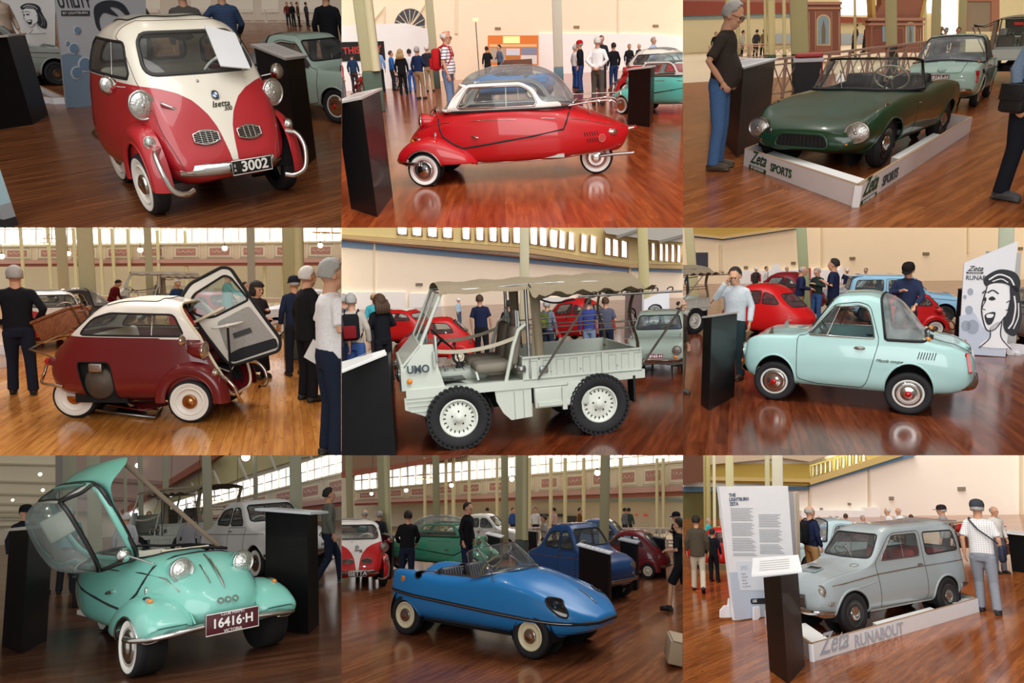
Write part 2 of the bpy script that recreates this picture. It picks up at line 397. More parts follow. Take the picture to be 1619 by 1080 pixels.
class Car:
 def __init__(s,P,name,label,cat='car',sc=(1,1,1)):
  s.P=P;s.root=thing(P,name,label,cat);s.sc=V(sc);s.D=Matrix.Diagonal((*sc,1))
 def shell(s,st,nu=80,nv=44):
  s.bm=shell(st,nu,nv);s.bvh=BVHTree.FromBMesh(s.bm);return s.bm
 def emit(s,name,x,mats,parent=None,label=None,tone=None):
  parent=parent or s.root
  if isinstance(x,MB):o=link(s.P,name,x.mesh(name,mats),parent,None,None,None,label)
  else:o=bm_obj(s.P,name,x,mats,parent,tone,None,label)
  o.data.transform(s.D);return o
 def hit(s,o,d):
  r=s.bvh.ray_cast(V(o),V(d).normalized());return(r[0],r[1])if r[0]is not None else(V(o),-V(d))
 def front(s,y,z):return s.hit((4,y,z),(-1,0,0))
 def rear(s,y,z):return s.hit((-4,y,z),(1,0,0))
 def sidep(s,x,z,sg):return s.hit((x,4*sg,z),(0,-sg,0))
 def top(s,x,y):return s.hit((x,y,4),(0,0,-1))
 def window(s,name,fn,m=GLASS,seal=.012,sm=RUBBER,trim=None,push=0):
  fs=cut(s.bm,fn)
  if not fs:return None
  lp=loops(fs);g=detach(s.bm,fs,push)
  w=s.emit(name,g,m)
  if seal:
   b=MB()
   for pts,cl in lp:b.tube(pts,seal,6,cl)
   s.emit('window_seal',b,sm,w)
  if trim:
   b=MB()
   for pts,cl in lp:b.tube(pts,trim[0],5,cl)
   s.emit('window_trim',b,trim[1],w)
  return w
 def panel(s,name,fn,mats,gap=.004,gm=None,tone=None,push=0):
  fs=cut(s.bm,fn)
  if not fs:return None
  lp=loops(fs);g=detach(s.bm,fs,push);o=s.emit(name,g,mats,tone=tone)
  if gap:
   b=MB()
   for pts,cl in lp:b.tube(pts,gap,4,cl)
   s.emit('panel_gap',b,gm or DARK,o)
  return o
 def hole(s,fn,lip=0,lm=None,name='arch_lip'):
  fs=cut(s.bm,fn)
  if not fs:return
  lp=loops(fs);bmesh.ops.delete(s.bm,geom=fs,context='FACES')
  if lip:
   b=MB()
   for pts,cl in lp:b.tube(pts,lip,6,cl)
   s.emit(name,b,lm)
  return lp
 def arch(s,x,z,r,lip=.012,lm=None,rz=None):
  for sg in(1,-1):
   s.hole(side([(x+r*math.cos(a*math.pi/16),z+(rz or r)*math.sin(a*math.pi/16))for a in range(32)],sg,.2),lip,lm)
 def well(s,x,z,r,y0,y1):
  for sg in(1,-1):
   b=MB();b.surf([[V((x+r*math.cos(R_(k*10-18)),sg*y,z+r*math.sin(R_(k*10-18))))for y in(y0,y1)]for k in range(23)]);b.lathe([(.01,0),(r,0)],20,along((x,sg*y0,z),(x,sg*y1,z)))
   s.emit('wheel_well',b,DARK)
 def body(s,mats,tone=None,name='body'):
  return s.emit(name,s.bm,mats,tone=tone)
 def wheel(s,x,y,r,w,style='chrome',steer=0,rimhex='E8E0C8',cx=1.0,spin=0):
  sg=1 if y>=0 else-1
  if y==0:sg=spin or 1
  re=r*math.sqrt(s.sc.x*s.sc.z)
  M=Matrix.Translation((x*s.sc.x,y*s.sc.y,re))@Matrix.Rotation(steer,4,'Z')@along((0,0,0),(0,sg,0))@Matrix.Rotation(.3,4,'Z')
  white=style.startswith('white');truck=style=='truck';small=style=='disc'
  ri=.60 if truck else .64;b=MB()
  prof=[(re*ri,-w*.45),(re*.9,-w*.5),(re*.985,-w*.38),(re,-w*.2),(re,w*.2),(re*.985,w*.38),(re*.91,w*.5),(re*.86,w*.515),(re*(ri+.05),w*.47),(re*ri,w*.36)]
  b.lathe(prof,40,None,0,True,[0,0,0,0,0,0,0,1 if white else 0,0]if not white else[0,0,0,0,0,0,0,1,1])
  if truck:
   for k in range(36):
    a=2*math.pi*k/36
    for h in(-.3,.3):b.box((0,0,0),(re*.06,re*.10,w*.34),Matrix.Rotation(a+h*.28,4,'Z')@Matrix.Translation((re*1.0,0,h*w)))
    b.box((0,0,0),(re*.10,re*.07,w*.10),Matrix.Rotation(a,4,'Z')@Matrix.Translation((re*.96,0,w*.5)))
  else:
   for h in(-.2,-.1,0,.1,.2):b.lathe([(re*1.002,h*w-.004),(re*1.006,h*w),(re*1.002,h*w+.004)],40)
  me=b.mesh('tyre',[RUBBER,WHITE]);t=link(s.P,'wheel',me,s.root,None,M)
  rm=mat('wheel paint '+rimhex,rimhex,.4,0,.5);b=MB()
  if truck:
   b.lathe([(re*.61,w*.40),(re*.58,w*.44),(re*.55,w*.40),(re*.52,w*.22),(re*.42,w*.26),(re*.30,w*.34),(re*.16,w*.34),(re*.14,w*.44),(.001,w*.46)],40)
   r_=link(s.P,'rim',b.mesh('rim',rm),t);b=MB()
   for k in range(20):
    a=2*math.pi*k/20;b.box((0,0,0),(re*.085,re*.036,.012),Matrix.Rotation(a,4,'Z')@Matrix.Translation((re*.45,0,w*.255)),0,.004)
   for k in range(5):
    a=2*math.pi*k/5;b.ball((re*.22*math.cos(a),re*.22*math.sin(a),w*.35),.012)
   link(s.P,'rim_slots',b.mesh('rim_slots',DARK),t)
  elif style=='disc':
   b.lathe([(re*.65,w*.40),(re*.60,w*.46),(re*.5,w*.34),(re*.2,w*.36),(re*.16,w*.46),(.001,w*.48)],32)
   link(s.P,'rim',b.mesh('rim',rm),t)
   b=MB()
   for k in range(8):
    a=2*math.pi*k/8;b.ball((re*.4*math.cos(a),re*.4*math.sin(a),w*.35),.014)
   link(s.P,'rim_holes',b.mesh('rim_holes',DARK),t)
  else:
   b.lathe([(re*.66,w*.42),(re*.63,w*.50),(re*.59,w*.47),(re*.56,w*.34),(re*.42,w*.36),(.001,w*.30)],40)
   link(s.P,'rim',b.mesh('rim',rm),t);b=MB();q=re*(.58 if style in('chrome','white chrome')else .34)
   b.lathe([(q,w*.40),(q*.94,w*.50),(q*.78,w*.56),(q*.72,w*.53),(q*.42,w*.66),(q*.2,w*.70),(.001,w*.71)],40)
   hm=mat('copper cap','C08A5A',.25,1)if style=='white copper'else CHROME
   h=link(s.P,'hubcap',b.mesh('hubcap',hm),t)
   if style=='chrome':
    b=MB();b.lathe([(q*.25,w*.69),(q*.22,w*.75),(.001,w*.76)],20);link(s.P,'hub_badge',b.mesh('hub_badge',REDLENS),h)
  return t
 def lamp(s,c,d,r,depth,m,name='headlight',bez=CHROME,lens=LENS,rec=1.0):
  c,d=V(c),V(d).normalized();M=along(c,c+d)
  b=MB();b.lathe([(.001,-depth),(r*.45,-depth*.93),(r*.8,-depth*.6),(r*.98,-depth*.2),(r*1.02,0),(r*.96,.004),(.002,-.004)],28,M)
  o=s.emit(name,b,m)
  b=MB();b.lathe([(r*1.03,-.012),(r*1.08,0),(r*1.03,.016),(r*.93,.016),(r*.91,.004)],28,M);s.emit('bezel',b,bez,o)
  b=MB();b.lathe([(r*.93,.008),(r*.8,.02*rec),(r*.55,.034*rec),(r*.25,.042*rec),(.001,.044*rec)],28,M);s.emit('lens',b,lens,o)
  if r>.05:
   b=MB();b.ball(c+d*.03*rec,r*.2);s.emit('bulb',b,CHROME,o)
  return o
 def plate(s,c,nrm,w,h,txt,bg,fg,size=None,small=None,border=True,side_txt=None):
  nrm=V(nrm).normalized();x=V((0,0,1)).cross(nrm).normalized();M=frame(c,x,nrm.cross(x))
  D=s.D;C=D@V(c);M=frame(C,x,nrm.cross(x))
  pm=mat('plate '+bg,bg,.4,0,.4);fm=mat('plate lettering '+fg,fg,.4)
  b=MB();b.box((0,0,0),(w,h,.008),None,0,.003);o=link(s.P,'number_plate',b.mesh('number_plate',pm),s.root,None,M)
  if border:
   b=MB();b.tube([(x_*w*.485,y_*h*.465,.004)for x_,y_ in((-1,-1),(1,-1),(1,1),(-1,1))],.004,4,True);link(s.P,'plate_border',b.mesh('plate_border',fm),o)
  size=size or h*.72
  text(s.P,'plate_lettering',txt,size,fm,o,Matrix.Translation((w*.06 if side_txt else 0,h*.0,.005)),.0015,bold=.0022*size/.1)
  if small:
   for t,yy in small:text(s.P,'plate_lettering',t,h*.2,fm,o,Matrix.Translation((0,yy*h,.005)),.0015)
  if side_txt:
   for k,t in enumerate(side_txt):text(s.P,'plate_lettering',t,h*.26,fm,o,Matrix.Translation((-w*.42,h*(.14-.3*k),.005)),.0015)
  return o
 def seat(s,c,w,d,h,m,back=.45,rake=.2,rz=0,thick=.12,pleat=0,name='seat',pm=None):
  M=Matrix.Translation(V(c))@Matrix.Rotation(rz,4,'Z');b=MB()
  b.box((0,0,h),(d,w,thick),M,0,thick*.4);o=s.emit(name,b,m)
  b=MB();Mb=M@Matrix.Translation((-d*.5,0,h))@Matrix.Rotation(-rake,4,'Y')
  b.box((0,0,back*.5),(thick*.9,w,back),Mb,0,thick*.4);k=s.emit('backrest',b,m,o)
  if pleat:
   b=MB()
   for i in range(1,pleat):
    y=-w*.5+w*i/pleat;b.tube([Mb@V((thick*.46,y,.06)),Mb@V((thick*.46,y,back*.94))],.006,5);b.tube([M@V((-d*.4,y,h+thick*.5)),M@V((d*.42,y,h+thick*.5))],.006,5)
   s.emit('seat_piping',b,pm or m,k)
  return o
 def steering(s,c,d,r,m,colto=None):
  c,d=V(c),V(d).normalized();M=along(c,c+d);b=MB()
  b.tube([M@V((r*math.cos(a*math.pi/14),r*math.sin(a*math.pi/14),0))for a in range(28)],.011,6,True)
  o=s.emit('steering_wheel',b,m);b=MB()
  for k in range(3):
   a=2*math.pi*k/3+.5;b.tube([M@V((0,0,-.02)),M@V((r*math.cos(a),r*math.sin(a),0))],.007,5)
  b.ball(c-d*.01,.03);s.emit('steering_spokes',b,m,o)
  if colto is not None:b=MB();b.tube([c,colto],.016,6);s.emit('steering_column',b,DARK,o)
  return o
 def line(s,name,pts,r,m,parent=None,n=6,flat=1):
  b=MB();b.tube(pts,r,n,flat=flat);return s.emit(name,b,m,parent)
 def fender(s,name,cx,cz,ri,ro,yo,yi,a0,a1,sg,m,sx=1.0,lip=.012,lm=None,front=0):
  g=[]
  for k in range(29):
   a=R_(a0+(a1-a0)*k/28);row=[]
   for j in range(11):
    t=j/10;r=ri+(ro-ri)*(1-(1-t)**1.7);y=yo-(yo-yi)*(t**2.4);y+=.02*math.sin(math.pi*min(1,t*1.6))
    row.append((cx+r*sx*math.cos(a)+front*max(0,math.cos(a))*t,sg*y,cz+r*math.sin(a)))
   g.append(row)
  b=MB();b.surf(g);o=s.emit(name,b,m)
  if lip:s.line('fender_lip',[q[0]for q in g],lip,lm or m,o)
  return o
 def mirror(s,c,d,r,stem,m=CHROME):
  c=V(c);b=MB();M=along(c,c+V(d));b.lathe([(.001,-.05),(r*.6,-.045),(r,-.01),(r,.005),(.001,.006)],20,M)
  o=s.emit('mirror',b,m);s.line('mirror_stem',[c-V(d).normalized()*.03,V(stem)],.008,m,o);return o
 def wiper(s,a,b_,up):
  a,b_,up=V(a),V(b_),V(up)*.02;o=s.line('wiper',[a,a+up,b_+up],.006,STEEL);d=(b_-a)*.35
  s.line('wiper_blade',[b_-d+up*.6,b_+d*.6+up*.6],.006,RUBBER,o);return o
 def badge(s,name,q,txt,size,m,shear=0,up=(0,0,1),sx=1,M=None):
  p,n=q;x=V(up).cross(n).normalized();Mt=frame(s.D@(p+n*.003),x,n.cross(x))
  return text(s.P,name,txt,size,m,s.root,Mt,.002,sx,shear=shear,bold=.0006)
def place(c,P,loc=(0,0,0),rz=0,sc=None):
 c.root.matrix_world=P.M@Matrix.Translation(V(loc))@Matrix.Rotation(rz,4,'Z')@(Matrix.Diagonal((sc,sc,sc,1))if sc else Matrix())
 return c.root
def interp(x,xs,ys):return np.interp(x,xs,ys)
def isetta(P,label,sc=(1,1,1),low='B5202B',high='EFEADB',plate='3002',open_front=False,cap='F0EDE2',style='white',open_engine=False):
 c=Car(P,'bubble_car',label,'car',sc)
 tm=two_tone(low,high,'two tone paint');pm=paint(low)
 S=lambda x,*q:(x,list(q))
 c.shell([S(-1.08,(0,.44),(.16,.44),(.26,.46),(.30,.53),(.28,.60),(.24,.65),(.18,.69),(.1,.71),(0,.715)),S(-1.03,(0,.36),(.26,.36),(.38,.39),(.44,.50),(.43,.60),(.38,.68),(.29,.75),(.16,.78),(0,.79)),S(-.9,(0,.28),(.38,.28),(.50,.34),(.55,.47),(.53,.62),(.47,.75),(.38,.85),(.22,.89),(0,.905)),S(-.7,(0,.25),(.43,.25),(.57,.32),(.61,.47),(.59,.66),(.54,.87),(.45,1.01),(.27,1.07),(0,1.085)),S(-.5,(0,.23),(.45,.23),(.60,.30),(.635,.47),(.61,.68),(.57,.93),(.48,1.14),(.30,1.23),(0,1.25)),S(-.3,(0,.22),(.45,.22),(.61,.3),(.645,.47),(.62,.69),(.58,.94),(.495,1.20),(.32,1.295),(0,1.315)),S(.1,(0,.22),(.45,.22),(.61,.3),(.65,.47),(.625,.69),(.585,.95),(.505,1.23),(.33,1.325),(0,1.34)),S(.35,(0,.22),(.45,.22),(.61,.3),(.65,.47),(.62,.69),(.58,.95),(.50,1.22),(.33,1.31),(0,1.325)),S(.5,(0,.22),(.45,.22),(.60,.3),(.645,.47),(.615,.68),(.57,.93),(.495,1.14),(.35,1.245),(0,1.28)),S(.65,(0,.22),(.44,.22),(.58,.3),(.63,.46),(.60,.66),(.56,.86),(.49,1.02),(.36,1.11),(0,1.155)),S(.8,(0,.23),(.42,.23),(.55,.3),(.60,.45),(.58,.61),(.54,.75),(.475,.86),(.35,.935),(0,.985)),S(.93,(0,.24),(.38,.24),(.49,.3),(.54,.42),(.525,.53),(.49,.62),(.43,.69),(.31,.75),(0,.78)),S(1.03,(0,.25),(.33,.26),(.42,.3),(.46,.37),(.45,.43),(.42,.48),(.36,.525),(.25,.555),(0,.575)),S(1.09,(0,.27),(.25,.28),(.33,.305),(.36,.345),(.35,.38),(.32,.41),(.27,.43),(.18,.44),(0,.45)),S(1.11,(0,.31),(.12,.31),(.16,.32),(.18,.345),(.17,.36),(.15,.37),(.12,.38),(.08,.385),(0,.39)),],96,48)
 ys=[0,.018,.03,.045,.075,.12,.2,.3,.42,.6];zs=[-1,.30,.45,.55,.645,.725,.81,.865,.9,.925]
 tone=lambda X:np.where(X[:,0]>.3,X[:,2]-interp(np.abs(X[:,1]),ys,zs),X[:,2]-.935)
 if open_front:
  fo=sdf([(.30,1.6),(1.6,1.6),(1.6,.2),(1.06,.2),(.98,.5),(.72,.95),(.46,1.27)])
  lp=c.hole(lambda X:np.where(np.abs(X[:,1])<.50,f0(X,fo),np.maximum(-8.5,f0(X,fo))),.018,CREAM,'door_surround')
 else:
  c.window('windscreen',front(rpoly([(-.475,.985),(.475,.985),(.405,1.245),(-.405,1.245)],.09),.3),seal=.017,sm=mat('grey rubber','3A3A38',.6),trim=None)
 for sg in(1,-1):
  c.window('side_window',side(rpoly([(.565,.955),(.43,1.19),(-.3,1.195),(-.5,1.13),(-.63,.98),(-.62,.955)],.05),sg),seal=.012,trim=None if not open_front else(.007,CHROME))
  c.line('window_divider',[c.sidep(.2,.95,sg)[0],c.sidep(.2,1.2,sg)[0]],.008,CHROME)
 c.window('rear_window',front(rpoly([(-.42,.985),(.42,.985),(.36,1.17),(-.36,1.17)],.08),-2,-.3),seal=.014)
 c.panel('sunroof',above(rpoly([(-.42,-.33),(.22,-.35),(.22,.35),(-.42,.33)],.05),1.1),cloth('8E8B84'if not open_front else 'E6E2D6','folding roof cloth'),.006,push=.008)
 if not open_front:
  fs=front([(-.50,1.32),(-.535,.95),(-.50,.6),(-.42,.33),(.42,.33),(.5,.6),(.535,.95),(.5,1.32)],.3)
  c.panel('front_door',fs,tm,.0035,mat('seam grey','5A4440',.6),tone=tone)
 if open_engine:
  for sg in(-1,):
   lp=c.hole(side(rpoly([(-.66,.66),(-.28,.66),(-.24,.5),(-.2,.24),(-.55,.24)],.04),sg),.008,DARK,'engine_bay_edge')
   b=MB();b.box((-.42,-.3,.45),(.6,.5,.5));c.emit('engine_bay',b,DARK)
   b=MB();M=along((-.42,-.56,.42),(-.42,-.70,.42));b.lathe([(.17,-.1),(.18,0),(.16,.03),(.1,.035),(.08,.06),(.001,.06)],28,M);c.emit('engine_fan_cover',b,mat('cast engine','5A5046',.5,.3))
   b=MB();b.box((-.44,-.58,.6),(.16,.12,.1),None,0,.02);c.emit('carburettor',b,STEEL)
 c.body(tm,tone)
 for sg in(1,-1):
  c.fender('front_fender',.64,.25,.285,.44,.675,.55,-4,184,sg,pm,1.0)
  b=MB();b.surf([[V((.64+.285*math.cos(R_(k*12)),sg*y,.25+.285*math.sin(R_(k*12))))for y in(.42,.66)]for k in range(16)]);c.emit('wheel_well',b,DARK)
  c.wheel(.64,sg*.60,.25,.14,style,0,cap)
  c.wheel(-.78,sg*.40,.25,.13,style,0,cap)
  c.lamp((.80,sg*.575,.80),(1,sg*.05,-.06),.098,.2,pm)
  c.lamp((.93,sg*.62,.565),(1,sg*.5,.1),.042,.09,pm if open_front else CHROME,'indicator')
  c.line('nerf_bar',spl([(.97,sg*.57,.52),(1.06,sg*.635,.50),(1.16,sg*.645,.40),(1.20,sg*.60,.26),(1.19,sg*.50,.215),(1.15,sg*.42,.225)],6),.021,CHROME,None,10)
  q=c.sidep(.3,.9,sg)[0]
  b=MB();b.ball((-1.0,sg*.44,.64),(.09,.05,.05));t=c.emit('tail_light',b,pm);b=MB();b.ball((-1.06,sg*.44,.64),(.04,.045,.045));c.emit('lens',b,REDLENS,t)
  c.line('rear_bumper',spl([(-.85,sg*.56,.38),(-1.02,sg*.56,.40),(-1.12,sg*.5,.42),(-1.14,sg*.4,.5),(-1.12,sg*.36,.62)],6),.018,CHROME,None,8)
  b=MB();b.box((.40,sg*.5,.2),(.03,.16,.22));c.emit('mud_flap',b,DARK)
 if not open_front:
  g=[]
  b=MB()
  for k in range(17):
   y=-.46+.92*k/16;x=1.165-.16*(abs(y)/.46)**2.2;g.append([(x-.02,y,.30),(x+.012,y,.305),(x+.025,y,.345),(x+.012,y,.385),(x-.02,y,.39)])
  b.surf(g);c.emit('front_bumper',b,CHROME)
  if plate:c.plate((1.20,.1,.345)if plate=='3002'else(1.19,0,.34),(1,.0,-.05),.36,.125,plate,'101010','F2F2EE',.12,side_txt='SA'if plate=='3002'else None)
  for sg in(1,-1):
   p,n=c.front(sg*.19,.56);x=V((0,0,1)).cross(n).normalized();M=frame(p+n*.008,x,n.cross(x))
   el=[(.105*math.cos(a*math.pi/16),.052*math.sin(a*math.pi/16))for a in range(32)]
   el=[(max(-1,min(1,a/.085))*.105 if abs(a)>.085 else a*1.05,b_)for a,b_ in el]
   b=MB();b.prism(el,.006,M);o=c.emit('air_vent',b,DARK);b=MB();b.tube([M@V((*e,.008))for e in el],.007,6,True)
   for k in range(-3,4):
    yv=k*.0135;xx=.105*math.sqrt(max(0,1-(yv/.052)**2));b.tube([M@V((-xx,yv,.01)),M@V((xx,yv,.01))],.004,5)
   for k in(-1,0,1):b.tube([M@V((k*.045,-.045,.012)),M@V((k*.045,.045,.012))],.003,5)
   c.emit('vent_bars',b,CHROME,o)
  p,n=c.front(0,.83);M=along(p,p+n);b=MB();b.lathe([(.034,0),(.034,.008),(.001,.009)],28,M);o=c.emit('badge',b,mat('badge ring','15161C',.3,0,1))
  b=MB()
  for q in range(4):
   b.add([(0,0,.011)]+[(.022*math.cos(R_(90*q+a*15)),.022*math.sin(R_(90*q+a*15)),.011)for a in range(7)],[tuple(range(8))],q%2,False,M)
  c.emit('badge_quarters',b,[WHITE,mat('badge blue','3C7CB8',.3)],o)
  b=MB();b.tube([M@V((.034*math.cos(a*.3),.034*math.sin(a*.3),.008))for a in range(21)],.003,5,True);c.emit('badge_rim',b,CHROME,o)
  c.badge('script',c.front(.02,.77),'Isetta',.07,mat('script metal','4A463E',.3,.8),.4);c.badge('script',c.front(.07,.735),'300',.045,mat('script metal','4A463E',.3,.8),.4)
  p,n=c.front(-.44,.79);c.line('door_handle',[p+n*.01,p+n*.05,p+n*.05+V((0,.12,-.06))],.012,CHROME)
  b=MB();b.ball(c.front(-.1,.93)[0],.012);c.emit('door_lock',b,STEEL)
  c.wiper(c.front(.33,.97)[0],c.front(.43,1.13)[0],c.front(.4,1.05)[1])
  c.steering((.62,.22,.93),(-.8,0,.6),.19,WHITE,(.95,.2,.5))
 else:
  c.steering((.86,.1,1.02),(-.2,0,1),.19,WHITE,(.95,-.1,.35))
 c.seat((-.1,0,0),1.0,.5,.48,mat('cream vinyl','DCD6C4',.6),.5,.25)
 b=MB();b.box((-.1,0,.28),(1.5,1.0,.04));b.box((-.55,0,.75),(.3,.98,.35),None,0,.05);c.emit('interior_trim',b,mat('grey trim','B9B8B0',.8))
 b=MB();b.ball(c.front(-.0,1.24)[0]+V((-.12,0,-.03)),(.015,.09,.03));c.emit('rear_view_mirror',b,BLACK)
 for sg in(1,-1):c.mirror((.60,sg*.74,.93),(-1,.0,.1),.065,(.55,sg*.6,.9))
 return c
def f0(X,f):return f(X[:,[0,2]])
def S_(x,*q):return(x,list(q))
def sect(x,zb,wb,*up):
 return(x,[(0,zb),(wb,zb)]+list(up))
def louvres(c,name,pts,m=DARK,r=.006):
 b=MB()
 for a,q in pts:b.tube([a,q],r,5)
 return c.emit(name,b,m)
def ksch(P,label,sc=(1,1,1),col='B3101A',rim='B08A86',canopy_open=0,plate=None,rack=True,style='white chrome',frame_hex='ECE8E0',tip=.0):
 0
 c=Car(P,'cabin_scooter',label,'car',sc);pm=paint(col)
 c.shell([sect(-1.43,.44,.02,(.035,.45),(.045,.475),(.045,.50),(.04,.52),(.03,.53),(.015,.535),(0,.535)),sect(-1.36,.32,.05,(.09,.35),(.12,.42),(.12,.48),(.105,.53),(.08,.555),(.04,.565),(0,.57)),sect(-1.15,.27,.12,(.20,.31),(.245,.41),(.245,.50),(.22,.58),(.17,.625),(.09,.65),(0,.66)),sect(-.9,.25,.19,(.30,.29),(.35,.41),(.35,.53),(.32,.635),(.25,.70),(.13,.74),(0,.755)),sect(-.65,.23,.26,(.38,.28),(.42,.41),(.425,.55),(.40,.67),(.35,.745),(.2,.80),(0,.815)),sect(-.35,.22,.30,(.43,.27),(.475,.41),(.48,.57),(.465,.69),(.425,.78),(.25,.815),(0,.825)),sect(0,.21,.32,(.445,.26),(.49,.41),(.495,.57),(.48,.69),(.445,.785),(.25,.815),(0,.825)),sect(.4,.21,.32,(.44,.26),(.485,.41),(.485,.56),(.465,.68),(.43,.77),(.25,.805),(0,.815)),sect(.7,.22,.30,(.41,.28),(.455,.41),(.455,.54),(.425,.655),(.375,.745),(.22,.80),(0,.815)),sect(.9,.24,.28,(.38,.29),(.42,.40),(.415,.51),(.38,.61),(.32,.69),(.19,.745),(0,.765)),sect(1.06,.26,.24,(.33,.31),(.365,.39),(.36,.475),(.33,.555),(.275,.61),(.16,.65),(0,.665)),sect(1.18,.29,.18,(.25,.33),(.28,.385),(.275,.435),(.25,.49),(.205,.525),(.12,.55),(0,.56)),sect(1.25,.34,.08,(.12,.355),(.14,.385),(.137,.41),(.12,.435),(.1,.45),(.06,.46),(0,.463)),],90,40)
 c.hole(above(rpoly([(-.55,-.30),(-.35,-.40),(.45,-.40),(.62,-.34),(.66,0),(.62,.34),(.45,.40),(-.35,.40),(-.55,.30),(-.62,0)],.08),.62),.012,RUBBER,'cockpit_seal')
 b=MB();b.box((-.05,0,.28),(1.3,.8,.04));c.emit('cockpit_floor',b,mat('grey trim','B9B8B0',.8))
 lid=None
 if canopy_open:
  fs=cut(c.bm,side([(.76,.9),(.76,.62),(.72,.54),(.6,.46),(.48,.41),(.3,.43),(0,.47),(-.35,.515),(-.7,.57),(-.75,.9)],1));lp=loops(fs);lid=detach(c.bm,fs)
 body=c.body(pm)
 for sg in(1,-1):
  pts=[c.sidep(x,z,sg)[0]for x,z in((.78,.72),(.76,.62),(.72,.54),(.6,.46),(.48,.41),(.3,.43),(0,.47),(-.35,.515),(-.7,.57),(-.73,.64),(-.75,.72))]
  c.line('lid_seal',[c.top(.79,0)[0],c.top(.785,sg*.2)[0]]+pts+[c.top(-.76,sg*.2)[0],c.top(-.76,0)[0]],.011,RUBBER,body)
  c.line('side_trim',[c.sidep(x,z,sg)[0]for x,z in((1.1,.55),(.95,.64),(.7,.685),(.3,.70),(-.1,.705),(-.5,.70),(-.85,.66),(-1.15,.59),(-1.38,.535))],.007,CHROME,body)
  c.line('sill_trim',[c.sidep(x,z,sg)[0]for x,z in((.35,.235),(0,.225),(-.4,.235),(-.8,.265),(-1.1,.285),(-1.34,.345))],.009,CHROME,body)
  for x0,z0 in((-.93,.5),(-.96,.43)):
   louvres(c,'air_louvre',[(c.sidep(x0-.028*k,z0+.02,sg)[0],c.sidep(x0-.028*k-.015,z0-.025,sg)[0])for k in range(6)])
  p,n=c.sidep(-1.13,.44,sg);M=along(p+n*.004,p+n);b=MB()
  for k in range(-3,4):b.tube([M@V((-math.sqrt(.0016-(k*.012)**2+1e-5),k*.012,0)),M@V((math.sqrt(.0016-(k*.012)**2+1e-5),k*.012,0))],.003,4)
  b.tube([M@V((.042*math.cos(a*.3),.042*math.sin(a*.3),0))for a in range(21)],.004,5,True);c.emit('intake_grille',b,mat('pale red trim','D66A62',.4))
  b=MB();p,n=c.sidep(-1.24,.50,sg);b.ball(p,(.075,.025,.035));c.emit('side_lamp',b,CHROME)
  p,n=c.sidep(.82,.56,sg);b=MB();b.ball(p,(.02,.012,.03));c.emit('repeater_lamp',b,LENS)
  p,n=c.sidep(.32,.53,sg);c.line('door_handle',[p+n*.008+V((.04,0,.01)),p+n*.03,p+n*.02+V((-.04,0,-.01))],.012,CHROME)
  bm=shell([sect(x,zb,wb,(w*.96,zb+.02),(w,zb+h*.30),(w*.96,zb+h*.58),(w*.82,zb+h*.80),(w*.58,zb+h*.93),(w*.3,zb+h*.985),(0,zb+h))for x,zb,wb,w,h in((1.27,.33,.08,.10,.03),(1.245,.29,.14,.16,.11),(1.18,.26,.16,.185,.20),(1.06,.245,.17,.20,.275),(.92,.24,.17,.20,.305),(.76,.235,.165,.19,.285),(.58,.23,.14,.16,.215),(.42,.225,.09,.11,.12),(.33,.225,.04,.05,.04))],44,26)
  for v in bm.verts:v.co.y+=sg*.425
  for q in(1,):
   fs=cut(bm,side([(.95+.225*math.cos(a*math.pi/16),.19+.225*math.sin(a*math.pi/16))for a in range(32)],sg,.45));lp=loops(fs);bmesh.ops.delete(bm,geom=fs,context='FACES')
   f2=[f for f in bm.faces if f.calc_center_median().z<.27 and f.normal.z<-.5];bmesh.ops.delete(bm,geom=f2,context='FACES')
  w=c.emit('front_wing',bm,pm);b=MB()
  for pts,cl in lp:b.tube(pts,.009,5,cl)
  c.emit('wing_trim',b,CHROME,w)
  c.line('wing_bumper_strip',spl([(.40,sg*.515,.24),(.6,sg*.585,.245),(.72,sg*.61,.25)],4)if False else spl([(.98,sg*.635,.27),(1.12,sg*.625,.275),(1.24,sg*.55,.285),(1.30,sg*.42,.30),(1.30,sg*.25,.31),(1.285,sg*.0,.315)],6),.021,CHROME,w,8)
  c.line('wing_seam',[V((x,sg*y,z))for x,y,z in((.6,.40,.47),(.8,.33,.545),(.98,.29,.53),(1.12,.27,.47),(1.22,.26,.38),(1.26,.255,.33))],.007,RUBBER if not canopy_open else pm,w)
  b=MB();b.ball((1.02,sg*.50,.525),(.06,.025,.02));o=c.emit('wing_lamp',b,CHROME);b=MB();b.ball((1.07,sg*.50,.515),(.025,.02,.018));c.emit('lens',b,ORANGE,o)
  b=MB();b.lathe([(.01,0),(.21,0),(.21,.14)],20,along((.95,sg*.40,.21),(.95,sg*.55,.21)));
  o=c.emit('wheel_well',b,DARK)
  c.wheel(.95,sg*.545,.195,.10,style,0,rim)
  c.lamp((1.02,sg*.25,.70),(1,sg*.03,.02),.085,.20,pm)
 c.wheel(-1.05,0,.195,.10,style,0,rim,spin=1 if canopy_open==0 else-1)
 b=MB();b.lathe([(.01,-.09),(.2,-.09),(.2,.09),(.01,.09)],20,along((-1.05,0,.24),(-1.05,1,.24)))
 c.line('exhaust',[(-1.1,.12,.22),(-1.3,.14,.24),(-1.5,.15,.25)],.018,STEEL)
 b=MB();b.tube([(-1.40,0,.50),(-1.50,0,.515)],[.035,.028],12);o=c.emit('tail_lamp',b,CHROME);b=MB();b.ball((-1.51,0,.515),(.02,.026,.026));c.emit('lens',b,REDLENS,o)
 c.line('hood_trim',[c.top(x,0)[0]+V((0,0,.006))for x in(.86,.95,1.03,1.1,1.16,1.2)],[.004,.012,.014,.012,.010,.004],CHROME)
